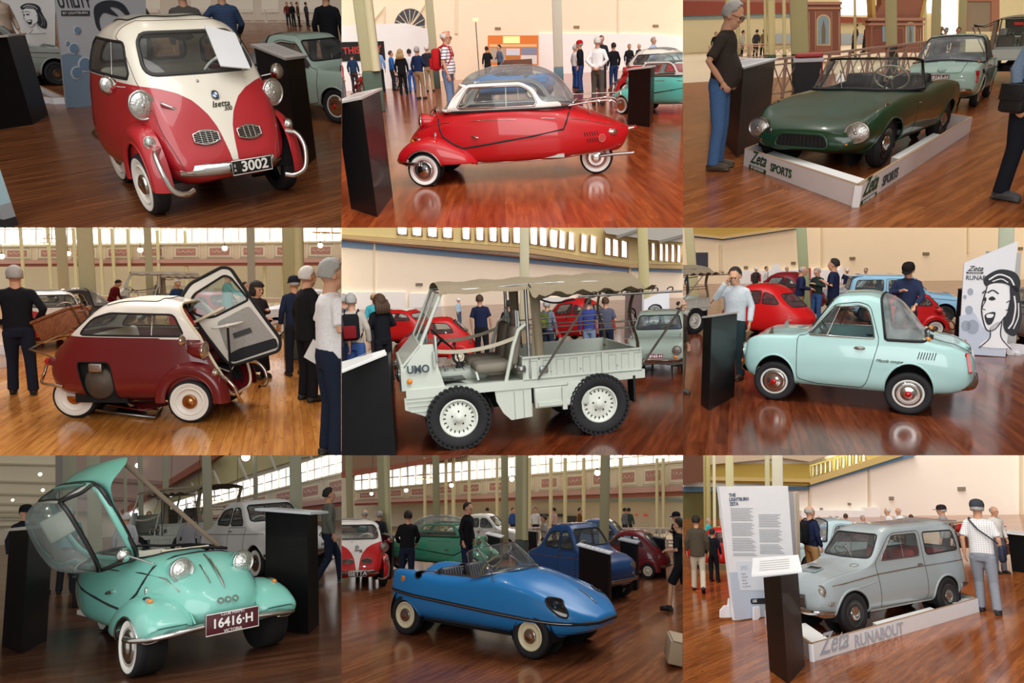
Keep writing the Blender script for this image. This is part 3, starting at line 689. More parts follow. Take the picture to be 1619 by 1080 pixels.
 c.line('hood_trim',[c.top(x,-.09)[0]+V((0,0,.004))for x in(.98,1.05,1.11,1.15)],.006,CHROME)
 p,n=c.front(-.0,.47);c.badge('badge',(p,n),'ooo',.10,mat('dull chrome','9A9C9A',.3,.8),sx=1)
 if plate:c.plate((1.32,.0,.315),(1,0,.02),.40,.15,plate,'4A0A18','E8E8E4',.088,[('CLUB PERMIT',.40),('VICTORIA',-.38)])
 if rack:
  b=MB()
  for sg in(1,-1):
   b.tube(spl([(-.72,sg*.24,.80),(-.95,sg*.22,.83),(-1.22,sg*.2,.84),(-1.3,sg*.19,.78),(-1.25,sg*.12,.66)],5),.012,6)
   b.tube([(-.95,sg*.21,.83),(-1.0,sg*.2,.70)],.009,5);b.tube([(-1.28,sg*.2,.84),(-1.34,sg*.22,.90)],.009,5)
  for x in(-.8,-.95,-1.1,-1.22):b.tube([(x,-.23,.835),(x,.23,.835)],.008,5)
  b.tube([(-1.34,-.22,.90),(-1.34,.22,.90)],.009,5);b.tube([(-.75,-.235,.89),(-1.3,-.23,.89)],.008,5)
  c.emit('luggage_rack',b,CHROME)
 for x in(.05,-.5):c.seat((x,0,0),.42,.42,.38,mat('seat cloth','8E1A1E'if canopy_open==0 else 'DAD5C6',.8),.42,.2)
 b=MB();b.tube([(.55,-.2,.82),(.55,.2,.82)],.012,6);b.tube([(.55,0,.82),(.8,0,.6)],.012,6);c.emit('handlebar',b,CREAM)
 cb=shell([sect(.74,.80,.1,(.22,.80),(.28,.805),(.29,.81),(.27,.815),(.2,.82),(.1,.825),(0,.826)),sect(.69,.80,.2,(.36,.80),(.385,.815),(.38,.84),(.34,.865),(.25,.88),(.12,.89),(0,.892)),sect(.58,.80,.2,(.40,.80),(.415,.83),(.40,.90),(.36,.965),(.28,1.0),(.14,1.02),(0,1.025)),sect(.46,.80,.2,(.42,.80),(.43,.84),(.405,.98),(.36,1.08),(.28,1.13),(.15,1.155),(0,1.16)),sect(.25,.80,.2,(.43,.80),(.44,.84),(.41,1.02),(.365,1.13),(.29,1.20),(.15,1.23),(0,1.24)),sect(-.05,.80,.2,(.435,.80),(.44,.84),(.41,1.02),(.37,1.14),(.30,1.215),(.16,1.25),(0,1.26)),sect(-.35,.80,.2,(.42,.80),(.425,.84),(.40,1.0),(.36,1.12),(.29,1.19),(.15,1.225),(0,1.235)),sect(-.55,.80,.2,(.38,.80),(.385,.84),(.36,.96),(.32,1.05),(.25,1.11),(.13,1.14),(0,1.15)),sect(-.70,.80,.15,(.29,.80),(.30,.82),(.28,.89),(.24,.95),(.19,.985),(.1,1.0),(0,1.01)),sect(-.78,.79,.08,(.15,.79),(.16,.80),(.15,.83),(.13,.86),(.1,.88),(.05,.89),(0,.892))],56,34)
 bmesh.ops.delete(cb,geom=[f for f in cb.faces if f.calc_center_median().z<.806 and abs(f.normal.z)>.6],context='FACES')
 sv=c.bm if hasattr(c,'bm')else None;c.bm=cb
 fm=paint(frame_hex,'frame paint');can=[]
 for sg in(1,-1):
  fs=cut(cb,side(rpoly([(.66,.79),(.585,.93),(.40,1.085),(-.22,1.085),(-.36,1.02),(-.46,.87),(-.66,.86),(-.68,.79)],.04),sg))
  fr=detach(cb,fs,.003)
  w=cut(fr,side(rpoly([(.54,.835),(.40,1.05),(-.22,1.05),(-.33,.99),(-.41,.85),(-.41,.835)],.05),sg));lp=loops(w);g=detach(fr,w)
  a=c.emit('side_frame',fr,fm);b=MB()
  for pts,cl in lp:b.tube(pts,.012,6,cl)
  c.emit('frame_trim',b,CHROME if not canopy_open else BLACK,a);can.append(a);q=c.emit('side_window',g,GLASS,a)
  if not canopy_open:c.line('sliding_pane_edge',[(-.05,sg*.425,.84),(-.05,sg*.40,1.05)],.006,fm,a)
 fs=cut(cb,front(rpoly([(-.43,.815),(.43,.815),(.385,1.075),(-.385,1.075)],.03),.40));lp=loops(fs);g=detach(cb,fs)
 w=c.emit('windscreen',g,GLASS);b=MB()
 for pts,cl in lp:b.tube(pts,.018,6,cl)
 c.emit('windscreen_frame',b,fm if not canopy_open else paint(col),w);can.append(w)
 dome=c.emit('dome',cb,glass('dome glass','E4F0F4',.12,.10))  # pale diffuse share raised to paint a whitish sheen on the dome
 b=MB();edge=[(.745,0,.81),(.70,.30,.80),(.6,.40,.80),(.4,.43,.80),(0,.44,.80),(-.35,.43,.80),(-.55,.385,.80),(-.7,.30,.80),(-.79,.12,.80),(-.79,0,.80)]
 ring=spl(edge+[(x,-y,z)for x,y,z in edge[-2:0:-1]],4,True)
 b.tube(ring,.02 if canopy_open else .012,6,True);r2=c.emit('canopy_rim',b,RUBBER if not canopy_open else BLACK,dome)
 if canopy_open:
  b=MB();b.tube([V((p.x*1.0,p.y*.97,p.z+.03))for p in ring],.030,6,True);c.emit('canopy_lower_frame',b,pm,dome)
  b=MB();b.box((-.42,.05,.95),(.05,.26,.28),None,0,.02);c.emit('lid_headrest',b,mat('cream vinyl','DCD6C4',.6),dome)
  h=c.D@V((.62,-.42,.80));T=Matrix.Translation(h)@Matrix.Rotation(R_(canopy_open),4,'X')@Matrix.Rotation(tip,4,'Y')@Matrix.Scale(.84,4)@Matrix.Translation(-h)
  lo=c.emit('lid_side',lid,pm);b=MB()
  for pts,cl in lp:b.tube(pts,.022,6,cl)
  c.emit('lid_side_seal',b,BLACK,lo);can.append(lo)
  for o in can+[dome]:o.matrix_local=T
  tipb=T@c.D@V((.45,.44,.45));c.line('retaining_strap',[c.D.inverted()@tipb,(.45,.35,.80)],.02,mat('leather strap','8A7866',.8),None,6,.3)
 for sg in((1,-1)if not canopy_open else(-1,)):c.mirror((.72,sg*.56,.84),(-1,0,0),.055 if canopy_open else .045,(.80,sg*.36,.75))
 return c
def sports(P,label,sc=(1,1,1),col='0F3D24'):
 c=Car(P,'sports_roadster',label,'car',sc);pm=paint(col)
 c.shell([sect(-1.60,.38,.3,(.40,.42),(.44,.50),(.44,.58),(.42,.64),(.35,.67),(.2,.67),(0,.67)),sect(-1.5,.28,.4,(.54,.33),(.60,.46),(.60,.60),(.57,.70),(.48,.735),(.25,.725),(0,.72)),sect(-1.2,.22,.45,(.61,.28),(.67,.45),(.67,.62),(.63,.76),(.52,.795),(.27,.77),(0,.76)),sect(-.75,.2,.47,(.64,.26),(.695,.44),(.695,.62),(.65,.765),(.54,.80),(.27,.79),(0,.785)),sect(-.2,.2,.47,(.635,.26),(.685,.44),(.69,.60),(.655,.73),(.55,.77),(.27,.775),(0,.775)),sect(.25,.2,.47,(.635,.26),(.69,.44),(.695,.61),(.65,.75),(.52,.795),(.27,.815),(0,.825)),sect(.6,.2,.47,(.64,.26),(.70,.44),(.70,.62),(.635,.755),(.49,.775),(.27,.795),(0,.81)),sect(1.0,.2,.45,(.635,.26),(.695,.43),(.69,.60),(.625,.725),(.485,.705),(.26,.70),(0,.715)),sect(1.28,.21,.42,(.59,.26),(.665,.42),(.665,.565),(.60,.675),(.465,.635),(.25,.61),(0,.62)),sect(1.44,.22,.38,(.53,.27),(.615,.39),(.615,.50),(.565,.575),(.44,.575),(.23,.575),(0,.58)),sect(1.56,.25,.32,(.46,.28),(.53,.36),(.52,.43),(.47,.49),(.37,.515),(.2,.53),(0,.535)),sect(1.63,.28,.26,(.38,.29),(.43,.35),(.42,.40),(.38,.445),(.30,.475),(.17,.49),(0,.495))],90,44)
 c.arch(1.0,.27,.32,.012,pm);c.arch(-.93,.27,.30,.012,pm)
 gp=rpoly([(-.30,.30),(.30,.30),(.25,.46),(-.25,.46)],.07);M=frame((1.632,0,0),(0,1,0),(0,0,1));b=MB();b.prism(gp,.012,M);o=c.emit('grille',b,DARK);b=MB()
 b.tube([M@V((*q,.012))for q in gp],.014,6,True);c.emit('grille_lip',b,pm,o);b=MB()
 for k in range(13):b.tube([(1.648,-.26+.043*k,.32),(1.648,-.25+.041*k,.44)],.004,4)
 c.emit('grille_mesh',b,mat('dark mesh','2A2624',.6),o)
 c.hole(above(rpoly([(-.80,-.50),(.16,-.53),(.30,-.30),(.36,0),(.30,.30),(.16,.53),(-.80,.50)],.10),.66),.015,RUBBER,'cockpit_edge')
 c.body(pm)
 for x in(1.0,-.93):c.well(x,.30,.32,.35,.64)
 for sg in(1,-1):
  for x in(1.0,-.93):c.wheel(x,sg*.585,.265,.14,'white plain'if 0 else 'chrome cap',0,'1A1A1A')
  c.lamp((1.555,sg*.53,.49),(1,sg*.06,.02),.118,.28,pm,'headlight')
  b=MB();b.ball((1.59,sg*.43,.36),(.03,.05,.03));c.emit('indicator',b,ORANGE)
  p,n=c.sidep(.2,.66,sg);b=MB();b.box(p,(.09,.02,.02),None,0,.008);c.emit('door_handle',b,CHROME)
  louvres(c,'door_gap',[(c.sidep(.32,.3+.1*k,sg)[0],c.sidep(.33,.4+.1*k,sg)[0])for k in range(4)],DARK,.004)
  p,n=c.top(1.02,sg*.6);b=MB();b.ball(p,(.05,.02,.025));c.emit('wing_lamp',b,CHROME)
 g=[];N=24
 base=spl([(-.12,.60,.79),(.18,.56,.80),(.40,.36,.815),(.47,0,.83),(.40,-.36,.815),(.18,-.56,.80),(-.12,-.60,.79)],6)
 top=spl([(-.22,.50,1.12),(-.02,.475,1.155),(.12,.32,1.175),(.16,0,1.18),(.12,-.32,1.175),(-.02,-.475,1.155),(-.22,-.50,1.12)],6)
 b=MB();b.surf([[p.lerp(q,t/4)+V((.03*math.sin(math.pi*t/4),0,0))for t in range(5)]for p,q in zip(base,top)]);w=c.emit('windscreen',b,GLASS)
 b=MB();b.tube(base+top[::-1],.017,8,True);c.emit('windscreen_frame',b,mat('dark chrome','6A6A66',.2,.9),w);b=MB();b.tube(base,.022,6);c.emit('windscreen_seal',b,RUBBER,w)
 bl=mat('black vinyl','1A1C22',.35,0,.3)
 for sg in(1,-1):c.seat((-.32,sg*.27,0),.46,.46,.42,bl,.52,.25,0,.13,7)
 c.steering((.02,.27,.93),(-.8,0,.55),.19,mat('bakelite','C9BDA2',.4),(.3,.27,.75))
 b=MB();b.box((-.2,0,.25),(1.1,1.1,.04));b.box((.25,0,.7),(.06,1.0,.16),None,0,.03);c.emit('cockpit_trim',b,DARK)
 c.wiper((.47,-.1,.84),(.30,-.2,1.0),(.7,0,.7))
 p,n=c.front(-.37,.47);b=MB();b.ball(p,(.02,.035,.05));c.emit('nose_badge',b,mat('dark chrome','6A6A66',.2,.9))
 return c
def coupe(P,label,sc=(1,1,1),col='A9CFCC',plate=None):
 c=Car(P,'small_coupe',label,'car',sc);pm=paint(col)
 c.shell([sect(-1.63,.40,.3,(.42,.42),(.46,.48),(.45,.54),(.42,.58),(.36,.60),(.2,.60),(0,.60)),sect(-1.57,.31,.38,(.53,.35),(.58,.46),(.57,.57),(.53,.655),(.45,.68),(.24,.68),(0,.68)),sect(-1.4,.25,.42,(.59,.30),(.635,.45),(.63,.60),(.58,.73),(.49,.755),(.27,.76),(0,.755)),sect(-1.15,.22,.44,(.61,.28),(.65,.45),(.645,.62),(.60,.765),(.51,.80),(.28,.815),(0,.815)),sect(-.98,.21,.45,(.615,.27),(.65,.45),(.645,.63),(.605,.785),(.535,.84),(.3,.875),(0,.88)),sect(-.86,.2,.45,(.615,.27),(.65,.45),(.645,.63),(.605,.79),(.535,.93),(.37,.99),(0,1.01)),sect(-.68,.2,.45,(.615,.26),(.65,.44),(.645,.63),(.605,.795),(.505,1.08),(.36,1.155),(0,1.175)),sect(-.42,.2,.45,(.615,.26),(.65,.44),(.645,.63),(.605,.795),(.485,1.19),(.34,1.255),(0,1.275)),sect(-.1,.2,.45,(.615,.26),(.65,.44),(.645,.63),(.605,.795),(.485,1.205),(.34,1.27),(0,1.29)),sect(.12,.2,.45,(.615,.26),(.65,.44),(.645,.63),(.605,.795),(.49,1.17),(.34,1.235),(0,1.25)),sect(.30,.2,.45,(.615,.26),(.65,.44),(.645,.63),(.605,.79),(.535,.99),(.38,1.06),(0,1.08)),sect(.48,.2,.45,(.615,.26),(.65,.44),(.645,.63),(.605,.785),(.54,.835),(.32,.865),(0,.88)),sect(.6,.2,.45,(.61,.26),(.65,.44),(.645,.62),(.60,.77),(.52,.805),(.29,.82),(0,.83)),sect(.95,.21,.44,(.61,.27),(.65,.44),(.645,.61),(.60,.755),(.51,.785),(.28,.79),(0,.80)),sect(1.2,.24,.42,(.59,.29),(.63,.44),(.625,.60),(.585,.735),(.49,.755),(.26,.75),(0,.755)),sect(1.34,.28,.38,(.53,.33),(.575,.45),(.57,.56),(.535,.665),(.45,.69),(.24,.68),(0,.68)),sect(1.40,.35,.3,(.43,.38),(.47,.45),(.465,.52),(.44,.57),(.38,.585),(.2,.58),(0,.58))],110,46)
 c.arch(.90,.26,.30,.012,pm);c.arch(-.88,.27,.305,.012,pm)
 for sg in(1,-1):
  fs=side(rpoly([(.60,.795),(.58,.30),(.30,.255),(-.30,.255),(-.36,.33),(-.48,.795),(-.33,1.165),(-.18,1.20),(.13,1.165),(.33,.96),(.47,.81)],.05),sg)
  g=cut(c.bm,fs);lp=loops(g);d=detach(c.bm,g)
  w=cut(d,side(rpoly([(.46,.815),(.15,1.14),(-.18,1.165),(-.31,1.13),(-.43,.815)],.04),sg));wl=loops(w);gl=detach(d,w)
  o=c.emit('door',d,pm);b=MB()
  for pts,cl in lp:b.tube(pts,.005,4,cl)
  c.emit('door_gap',b,DARK,o)
  gq=cut(gl,side([(.6,.7),(.20,.7),(.02,1.3),(.6,1.3)],sg));q=detach(gl,gq);c.emit('quarter_light',q,GLASS,o)
  if sg>0:gl.free()
  else:c.emit('side_window',gl,GLASS,o)
  b=MB()
  for pts,cl in wl:b.tube(pts,.012,6,cl)
  b.tube([c.sidep(.20,.815,sg)[0],c.sidep(.055,1.15,sg)[0]],.012,6);c.emit('window_frame',b,CHROME,o)
  p,n=c.sidep(-.24,.70,sg);b=MB();b.ball(p+n*.004,(.075,.006,.022));b.tube([p+n*.01+V((.06,0,0)),p+n*.035,p+n*.012+V((-.06,0,0))],.010,6);c.emit('door_handle',b,CHROME,o)
 c.window('rear_window',lambda X:np.minimum(np.minimum((-.50+.35*(1.2-X[:,2])*0)-X[:,0]+.22*(X[:,2]-1.05),X[:,2]-(.86+.06*np.abs(X[:,1]/.5)**2*-.6)),X[:,0]+1.2),glass('bubble glass','EAF4F4',.14,.16),.018)  # whitish sheen of the bubble painted in by a raised pale share
 c.window('windscreen',front(rpoly([(-.50,.90),(.50,.90),(.43,1.19),(-.43,1.19)],.05),.1),seal=.014)
 for sg in(1,-1):
  louvres(c,'side_louvre',[(c.sidep(-.98-.032*k,.70,sg)[0],c.sidep(-.96-.032*k,.625,sg)[0])for k in range(7)])
  p,n=c.top(-1.02,sg*.53);b=MB();b.ball(p,(.05,.025,.03));o=c.emit('indicator',b,CHROME);b=MB();b.ball(p+V((-.045,0,.01)),(.035,.022,.022));c.emit('lens',b,ORANGE,o)
  louvres(c,'deck_louvre',[(c.top(-1.07,sg*(.16+.028*k))[0],c.top(-1.12,sg*(.16+.028*k))[0])for k in range(10)],r=.007)
  p,n=c.sidep(-1.52,.60,sg);b=MB();b.prism(rpoly([(-.055,-.10),(.055,-.085),(.04,.10),(-.02,.12)],.02),.035,frame(p+V((-.02,-sg*.03,0)),(0,-sg,0),(.25,0,1)));c.emit('tail_light',b,REDLENS)
  b=MB();b.prism(rpoly([(-.02,-.11),(.03,-.10),(.02,.11),(-.015,.11)],.01),.05,frame(p+V((.0,-sg*.025,0)),(1,0,0),(0,0,1)));c.emit('tail_light_side',b,REDLENS)
  p,n=c.sidep(-.62,.58,sg);x=V((-1,0,0))*sg;M=frame(c.D@(p+n*.003),x,(0,0,1));text(P,'script','Mazda coupe',.055,mat('script metal','4A463E',.3,.8),c.root,M,.002,shear=.4)
  c.lamp((1.40,sg*.45,.56),(1,sg*.05,0),.09,.16,pm)
  b=MB();b.ball((1.43,sg*.42,.42),(.02,.04,.03));c.emit('indicator',b,ORANGE)
  q=c.top(1.0,sg*.5)[0];b=MB();b.prism([(-.04,0),(.04,0),(-.02,.09)],.008,frame(q,(1,0,0),(0,0,1)));c.emit('wing_ornament',b,CHROME)
 c.panel('engine_lid',above(rpoly([(-1.06,-.36),(-1.58,-.34),(-1.58,.34),(-1.06,.36)],.06),.6),pm,.005)
 c.body(pm)
 for x,z in((.9,.28),(-.88,.29)):c.well(x,z,.30,.30,.60)
 for sg in(1,-1):
  c.wheel(.90,sg*.565,.265,.13,'chrome',0,'D9D9D4');c.wheel(-.88,sg*.565,.265,.13,'chrome',0,'D9D9D4')
 for x0,s in((-1.62,-1),(1.40,1)):
  g=[]
  for k in range(25):
   a=R_(-100+200*k/24);y=.60*math.sin(a)if abs(a)<1.57 else math.copysign(.60,a);x=x0+s*(.05*math.cos(a)-.0)-s*.55*max(0,(abs(a)-1.0))**1.3-s*.06*abs(y/.6)**3
   g.append([V((x-s*.02,y*.985,.31)),V((x+s*.02,y,.325)),V((x+s*.03,y*1.01,.36)),V((x+s*.02,y,.395)),V((x-s*.02,y*.985,.405))])
  b=MB();b.surf(g);c.emit('bumper',b,CHROME)
 if plate:
  c.plate((-1.665,0,.60),(-1,0,.25),.34,.12,plate,'5A0C1A','F0F0EC',.085)
  c.plate((1.46,0,.45),(1,0,.05),.34,.12,plate,'5A0C1A','F0F0EC',.085)
 p,n=c.rear(0,.72);M=along(p,p+n);b=MB();b.lathe([(.075,0),(.075,.015),(.06,.025),(.001,.03)],24,M);c.emit('lid_button',b,pm)
 iv=mat('teal interior','A9CFCC',.7)
 for sg in(1,-1):c.seat((-.15,sg*.27,0),.46,.44,.40,mat('navy vinyl','1C3560',.6),.5,.2,0,.13)
 c.steering((.28,.26,.82),(-.8,0,.6),.18,BLACK,(.5,.26,.7));b=MB();b.box((-.2,0,.25),(1.5,1.15,.04));b.box((.42,0,.76),(.10,1.05,.12),None,0,.04);c.emit('dashboard',b,iv)
 return c
def dart(P,label,sc=(1,1,1),col='2A86C8'):
 c=Car(P,'open_roadster',label,'car',sc);pm=paint(col)
 c.shell([sect(-1.56,.40,.2,(.32,.43),(.38,.50),(.39,.58),(.38,.66),(.34,.675),(.18,.60),(0,.59)),sect(-1.48,.30,.3,(.44,.36),(.51,.47),(.515,.59),(.48,.715),(.40,.73),(.22,.64),(0,.62)),sect(-1.2,.23,.4,(.55,.30),(.63,.46),(.62,.60),(.56,.745),(.45,.76),(.25,.69),(0,.675)),sect(-.95,.2,.45,(.61,.28),(.675,.45),(.66,.60),(.595,.725),(.48,.75),(.26,.73),(0,.725)),sect(-.5,.2,.46,(.63,.28),(.685,.45),(.67,.60),(.615,.70),(.51,.745),(.27,.76),(0,.76)),sect(0,.2,.46,(.63,.28),(.685,.45),(.675,.60),(.62,.71),(.51,.765),(.27,.79),(0,.795)),sect(.4,.2,.46,(.63,.28),(.685,.45),(.675,.605),(.62,.735),(.49,.81),(.27,.845),(0,.86)),sect(.8,.2,.45,(.61,.28),(.67,.44),(.665,.59),(.615,.71),(.48,.76),(.27,.805),(0,.83)),sect(1.15,.22,.42,(.57,.28),(.635,.42),(.635,.55),(.585,.645),(.45,.67),(.25,.715),(0,.74)),sect(1.4,.25,.36,(.49,.29),(.56,.40),(.56,.49),(.51,.56),(.40,.585),(.22,.615),(0,.635)),sect(1.58,.29,.27,(.37,.32),(.425,.385),(.42,.44),(.38,.485),(.30,.505),(.17,.52),(0,.53)),sect(1.70,.34,.14,(.21,.355),(.24,.39),(.235,.415),(.21,.435),(.17,.445),(.1,.45),(0,.453))],90,44)
 c.arch(.98,.14,.31,.012,pm,.255);c.arch(-1.1,.14,.29,.012,pm,.29)
 for sg in(1,-1):
  o=c.window('headlight_cover',side(rpoly([(1.16,.655),(1.20,.585),(1.36,.475),(1.46,.455),(1.44,.53),(1.32,.62)],.05),sg,.3),glass('smoked glass','2A4A66',.3,.0),.012)
  b=MB();p=V((1.28,sg*.53,.55));b.ball(p,.07);c.emit('headlight_bulb',b,mat('lamp bowl','22303C',.2,.5),o)
  c.hole(side(rpoly([(-.93,.69),(-.80,.695),(-.90,.755),(-1.02,.765)],.03),sg,.3),.008,RUBBER,'scoop_lip')
  p,n=c.sidep(-1.18,.66,sg);b=MB();b.ball(p,(.04,.02,.04));c.emit('indicator',b,ORANGE)
  b=MB();b.ball((-1.55,sg*.36,.60),(.03,.05,.06));c.emit('tail_light',b,REDLENS)
  zs=lambda x:float(np.interp(x,[-1.55,-.5,.5,1.2,1.7],[.52,.475,.43,.40,.395]))
  pts=[c.sidep(x,zs(x),sg)[0]for x in np.linspace(-1.53,1.62,26)]+[c.front(sg*y,.397)[0]for y in(.22,.12,0)]
  t=c.line('side_trim',pts,.021,RUBBER,None,6);c.line('trim_insert',[q+V((0,sg*.014,0))for q in pts[:-3]],.008,STEEL,t)
 c.hole(above(rpoly([(-.86,-.30),(-.72,-.46),(.1,-.50),(.20,-.47),(.36,-.2),(.38,0),(.36,.2),(.20,.47),(.1,.50),(-.72,.46),(-.86,.30)],.08),.62),.018,CHROME,'cockpit_trim')
 c.body(pm)
 for x in(.98,-1.1):c.well(x,.27,.29,.30,.62)
 for sg in(1,-1):
  c.wheel(.98,sg*.585,.25,.13,'disc cap',0,'E4D9B4');c.wheel(-1.1,sg*.575,.25,.13,'disc cap',0,'E4D9B4')
 base=spl([(.02,.58,.765),(.25,.50,.82),(.50,.26,.86),(.56,0,.87),(.50,-.26,.86),(.25,-.50,.82),(.02,-.58,.765)],6)
 top=spl([(-.16,.46,1.03),(-.05,.44,1.08),(.12,.24,1.12),(.16,0,1.13),(.12,-.24,1.12),(-.05,-.44,1.08),(-.16,-.46,1.03)],6)
 b=MB();b.surf([[p.lerp(q,t/4)+V((.03*math.sin(math.pi*t/4),0,0))for t in range(5)]for p,q in zip(base,top)]);w=c.emit('windscreen',b,GLASS)
 b=MB();b.tube(base,.014,6);b.tube(top,.008,6);b.tube([base[0],top[0]],.008,6);b.tube([base[-1],top[-1]],.008,6)
 for i in(7,-8):b.tube([base[i],top[i]],.012,6)
 c.emit('windscreen_frame',b,CHROME,w)
 st=mat('striped seat vinyl','23252E',.5);pi=mat('yellow piping','B8AE6A',.6)
 for sg in(1,-1):c.seat((-.28,sg*.27,0),.44,.44,.40,st,.44,.3,0,.12,8,pm=mat('grey piping','8A8F98',.6))
 b=MB();b.box((-.74,0,.6),(.08,.9,.30),None,0,.03);b.box((-.2,0,.24),(1.1,1.1,.04));c.emit('cockpit_lining',b,mat('grey lining','3A3C42',.8))
 c.steering((.10,-.27,.86),(-.75,0,.6),.18,mat('yellow bakelite','9A9468',.4),(.4,-.27,.7))
 c.mirror((.30,-.60,.90),(-1,-.1,0),.05,(.40,-.62,.76));c.wiper((.56,-.1,.87),(.36,-.22,1.0),(.7,0,.7))
 c.line('hood_trim',[c.top(x,0)[0]+V((0,0,.004))for x in(1.3,1.4,1.5,1.55)],.010,CHROME)
 b=MB();b.box((-.1,0,.2),(1.7,1.0,.05));c.emit('underbody',b,DARK)
 return c
def wagon(P,label,sc=(1,1,1),col='8FA4A8',seats='B03A40',roof=None):
 c=Car(P,'small_wagon',label,'car',sc);pm=paint(col)
 c.shell([sect(-1.60,.42,.35,(.46,.46),(.50,.54),(.50,.68),(.48,.80),(.42,.86),(.25,.88),(0,.885)),sect(-1.56,.34,.4,(.53,.40),(.58,.52),(.575,.70),(.55,.86),(.50,1.0),(.38,1.06),(0,1.08)),sect(-1.48,.28,.43,(.58,.34),(.63,.50),(.625,.69),(.59,.885),(.535,1.24),(.42,1.33),(0,1.35)),sect(-1.36,.26,.45,(.60,.32),(.65,.49),(.645,.68),(.605,.89),(.53,1.33),(.43,1.395),(0,1.41)),sect(-.9,.25,.47,(.62,.31),(.665,.48),(.655,.68),(.615,.89),(.53,1.35),(.43,1.41),(0,1.43)),sect(-.3,.25,.47,(.625,.31),(.67,.48),(.66,.68),(.62,.89),(.535,1.355),(.43,1.41),(0,1.43)),sect(.08,.25,.47,(.625,.31),(.67,.48),(.66,.68),(.62,.89),(.54,1.34),(.43,1.395),(0,1.415)),sect(.24,.25,.47,(.625,.31),(.67,.48),(.66,.68),(.62,.89),(.555,1.28),(.44,1.335),(0,1.355)),sect(.44,.25,.47,(.625,.31),(.67,.48),(.66,.68),(.62,.885),(.59,1.06),(.47,1.11),(0,1.14)),sect(.62,.25,.47,(.625,.31),(.67,.48),(.66,.68),(.615,.86),(.57,.915),(.38,.955),(0,.98)),sect(.75,.25,.47,(.625,.31),(.67,.48),(.66,.67),(.61,.84),(.53,.88),(.30,.915),(0,.935)),sect(1.15,.25,.45,(.62,.31),(.665,.46),(.655,.65),(.605,.80),(.52,.825),(.28,.845),(0,.865)),sect(1.42,.27,.40,(.57,.32),(.63,.46),(.615,.62),(.575,.75),(.48,.77),(.26,.785),(0,.80)),sect(1.53,.31,.33,(.47,.35),(.54,.45),(.53,.57),(.50,.665),(.42,.69),(.23,.705),(0,.715)),sect(1.59,.38,.22,(.33,.40),(.38,.46),(.37,.53),(.34,.58),(.28,.595),(.15,.60),(0,.605))],110,46)
 c.arch(1.03,.30,.325,.02,pm);c.arch(-1.02,.30,.315,.02,pm)
 for sg in(1,-1):
  c.window('rear_side_window',side(rpoly([(-.64,.955),(-.64,1.295),(-1.36,1.28),(-1.43,.97)],.05),sg),seal=.012,trim=(.006,STEEL))
  g=cut(c.bm,side(rpoly([(.50,.95),(.47,.30),(-.50,.30),(-.56,.38),(-.56,1.33),(.02,1.33),(.15,1.28)],.03),sg));lp=loops(g);d=detach(c.bm,g)
  w=cut(d,side(rpoly([(.40,.955),(.07,1.295),(-.50,1.295),(-.50,.955)],.04),sg));wl=loops(w);gl=detach(d,w)
  o=c.emit('door',d,pm);b=MB()
  for pts,cl in lp:b.tube(pts,.005,4,cl)
  c.emit('door_gap',b,DARK,o);c.emit('side_window',gl,GLASS,o);b=MB()
  for pts,cl in wl:b.tube(pts,.009,5,cl)
  b.tube([c.sidep(-.12,.96,sg)[0],c.sidep(-.12,1.29,sg)[0]],.006,5);c.emit('window_frame',b,STEEL,o)
  p,n=c.sidep(-.45,.83,sg);b=MB();b.box(p+n*.015,(.13,.02,.022),None,0,.008);c.emit('door_handle',b,CHROME,o)
  pts=[c.sidep(x,float(np.interp(x,[-1.5,-.4,.5,1.35],[.80,.80,.775,.70])),sg)[0]for x in np.linspace(-1.5,1.38,20)];c.line('side_trim',pts,.009,CHROME)
  c.line('body_crease',[c.sidep(x,float(np.interp(x,[.4,1.3],[.70,.58])),sg)[0]for x in np.linspace(.45,1.3,8)],[.002,.006,.008,.008,.008,.008,.006,.002],pm)
  c.lamp((1.50,sg*.50,.625),(1,sg*.08,0),.085,.14,pm);b=MB();p,n=c.sidep(1.40,.475,sg);b.box(p+V((.03,0,0)),(.10,.05,.055),None,0,.02);c.emit('indicator',b,LENS)
  b=MB();b.ball((-1.57,sg*.47,.62),(.035,.05,.08));c.emit('tail_light',b,REDLENS)
  g2=[[V((x,sg*y,z))for x,y,z in q]for q in(((1.40,.655,.30),(1.42,.665,.33),(1.40,.66,.37)),((1.53,.58,.30),(1.56,.59,.33),(1.54,.58,.38)),((1.62,.42,.31),(1.65,.42,.34),(1.63,.41,.39)),((1.66,.22,.32),(1.69,.22,.35),(1.67,.21,.39)))]
  b=MB();b.surf(g2);c.emit('front_bumper',b,CHROME)
  b=MB();b.tube(spl([(-1.40,sg*.63,.42),(-1.58,sg*.60,.42),(-1.67,sg*.4,.42),(-1.69,sg*.1,.42)],5),.035,8,flat=.6);c.emit('rear_bumper',b,CHROME)
 c.window('windscreen',front(rpoly([(-.54,1.0),(.0,.99),(.54,1.0),(.47,1.32),(-.47,1.32)],.06),.1),seal=.014)
 c.window('rear_window',front(rpoly([(-.46,.98),(.46,.98),(.43,1.3),(-.43,1.3)],.05),-3,-1.2),seal=.012)
 b=MB();b.box((1.60,0,.47),(.03,.50,.16),None,0,.01);o=c.emit('grille',b,mat('grille dark','2C3438',.5));b=MB()
 for k in range(7):b.tube([(1.62,-.26,.40+.022*k),(1.62,.26,.40+.022*k)],.005,5)
 b.tube([(1.62,-.27,.385),(1.62,.27,.385),(1.60,.25,.57),(1.60,-.25,.57)],.010,6,True);c.emit('grille_bars',b,CHROME,o)
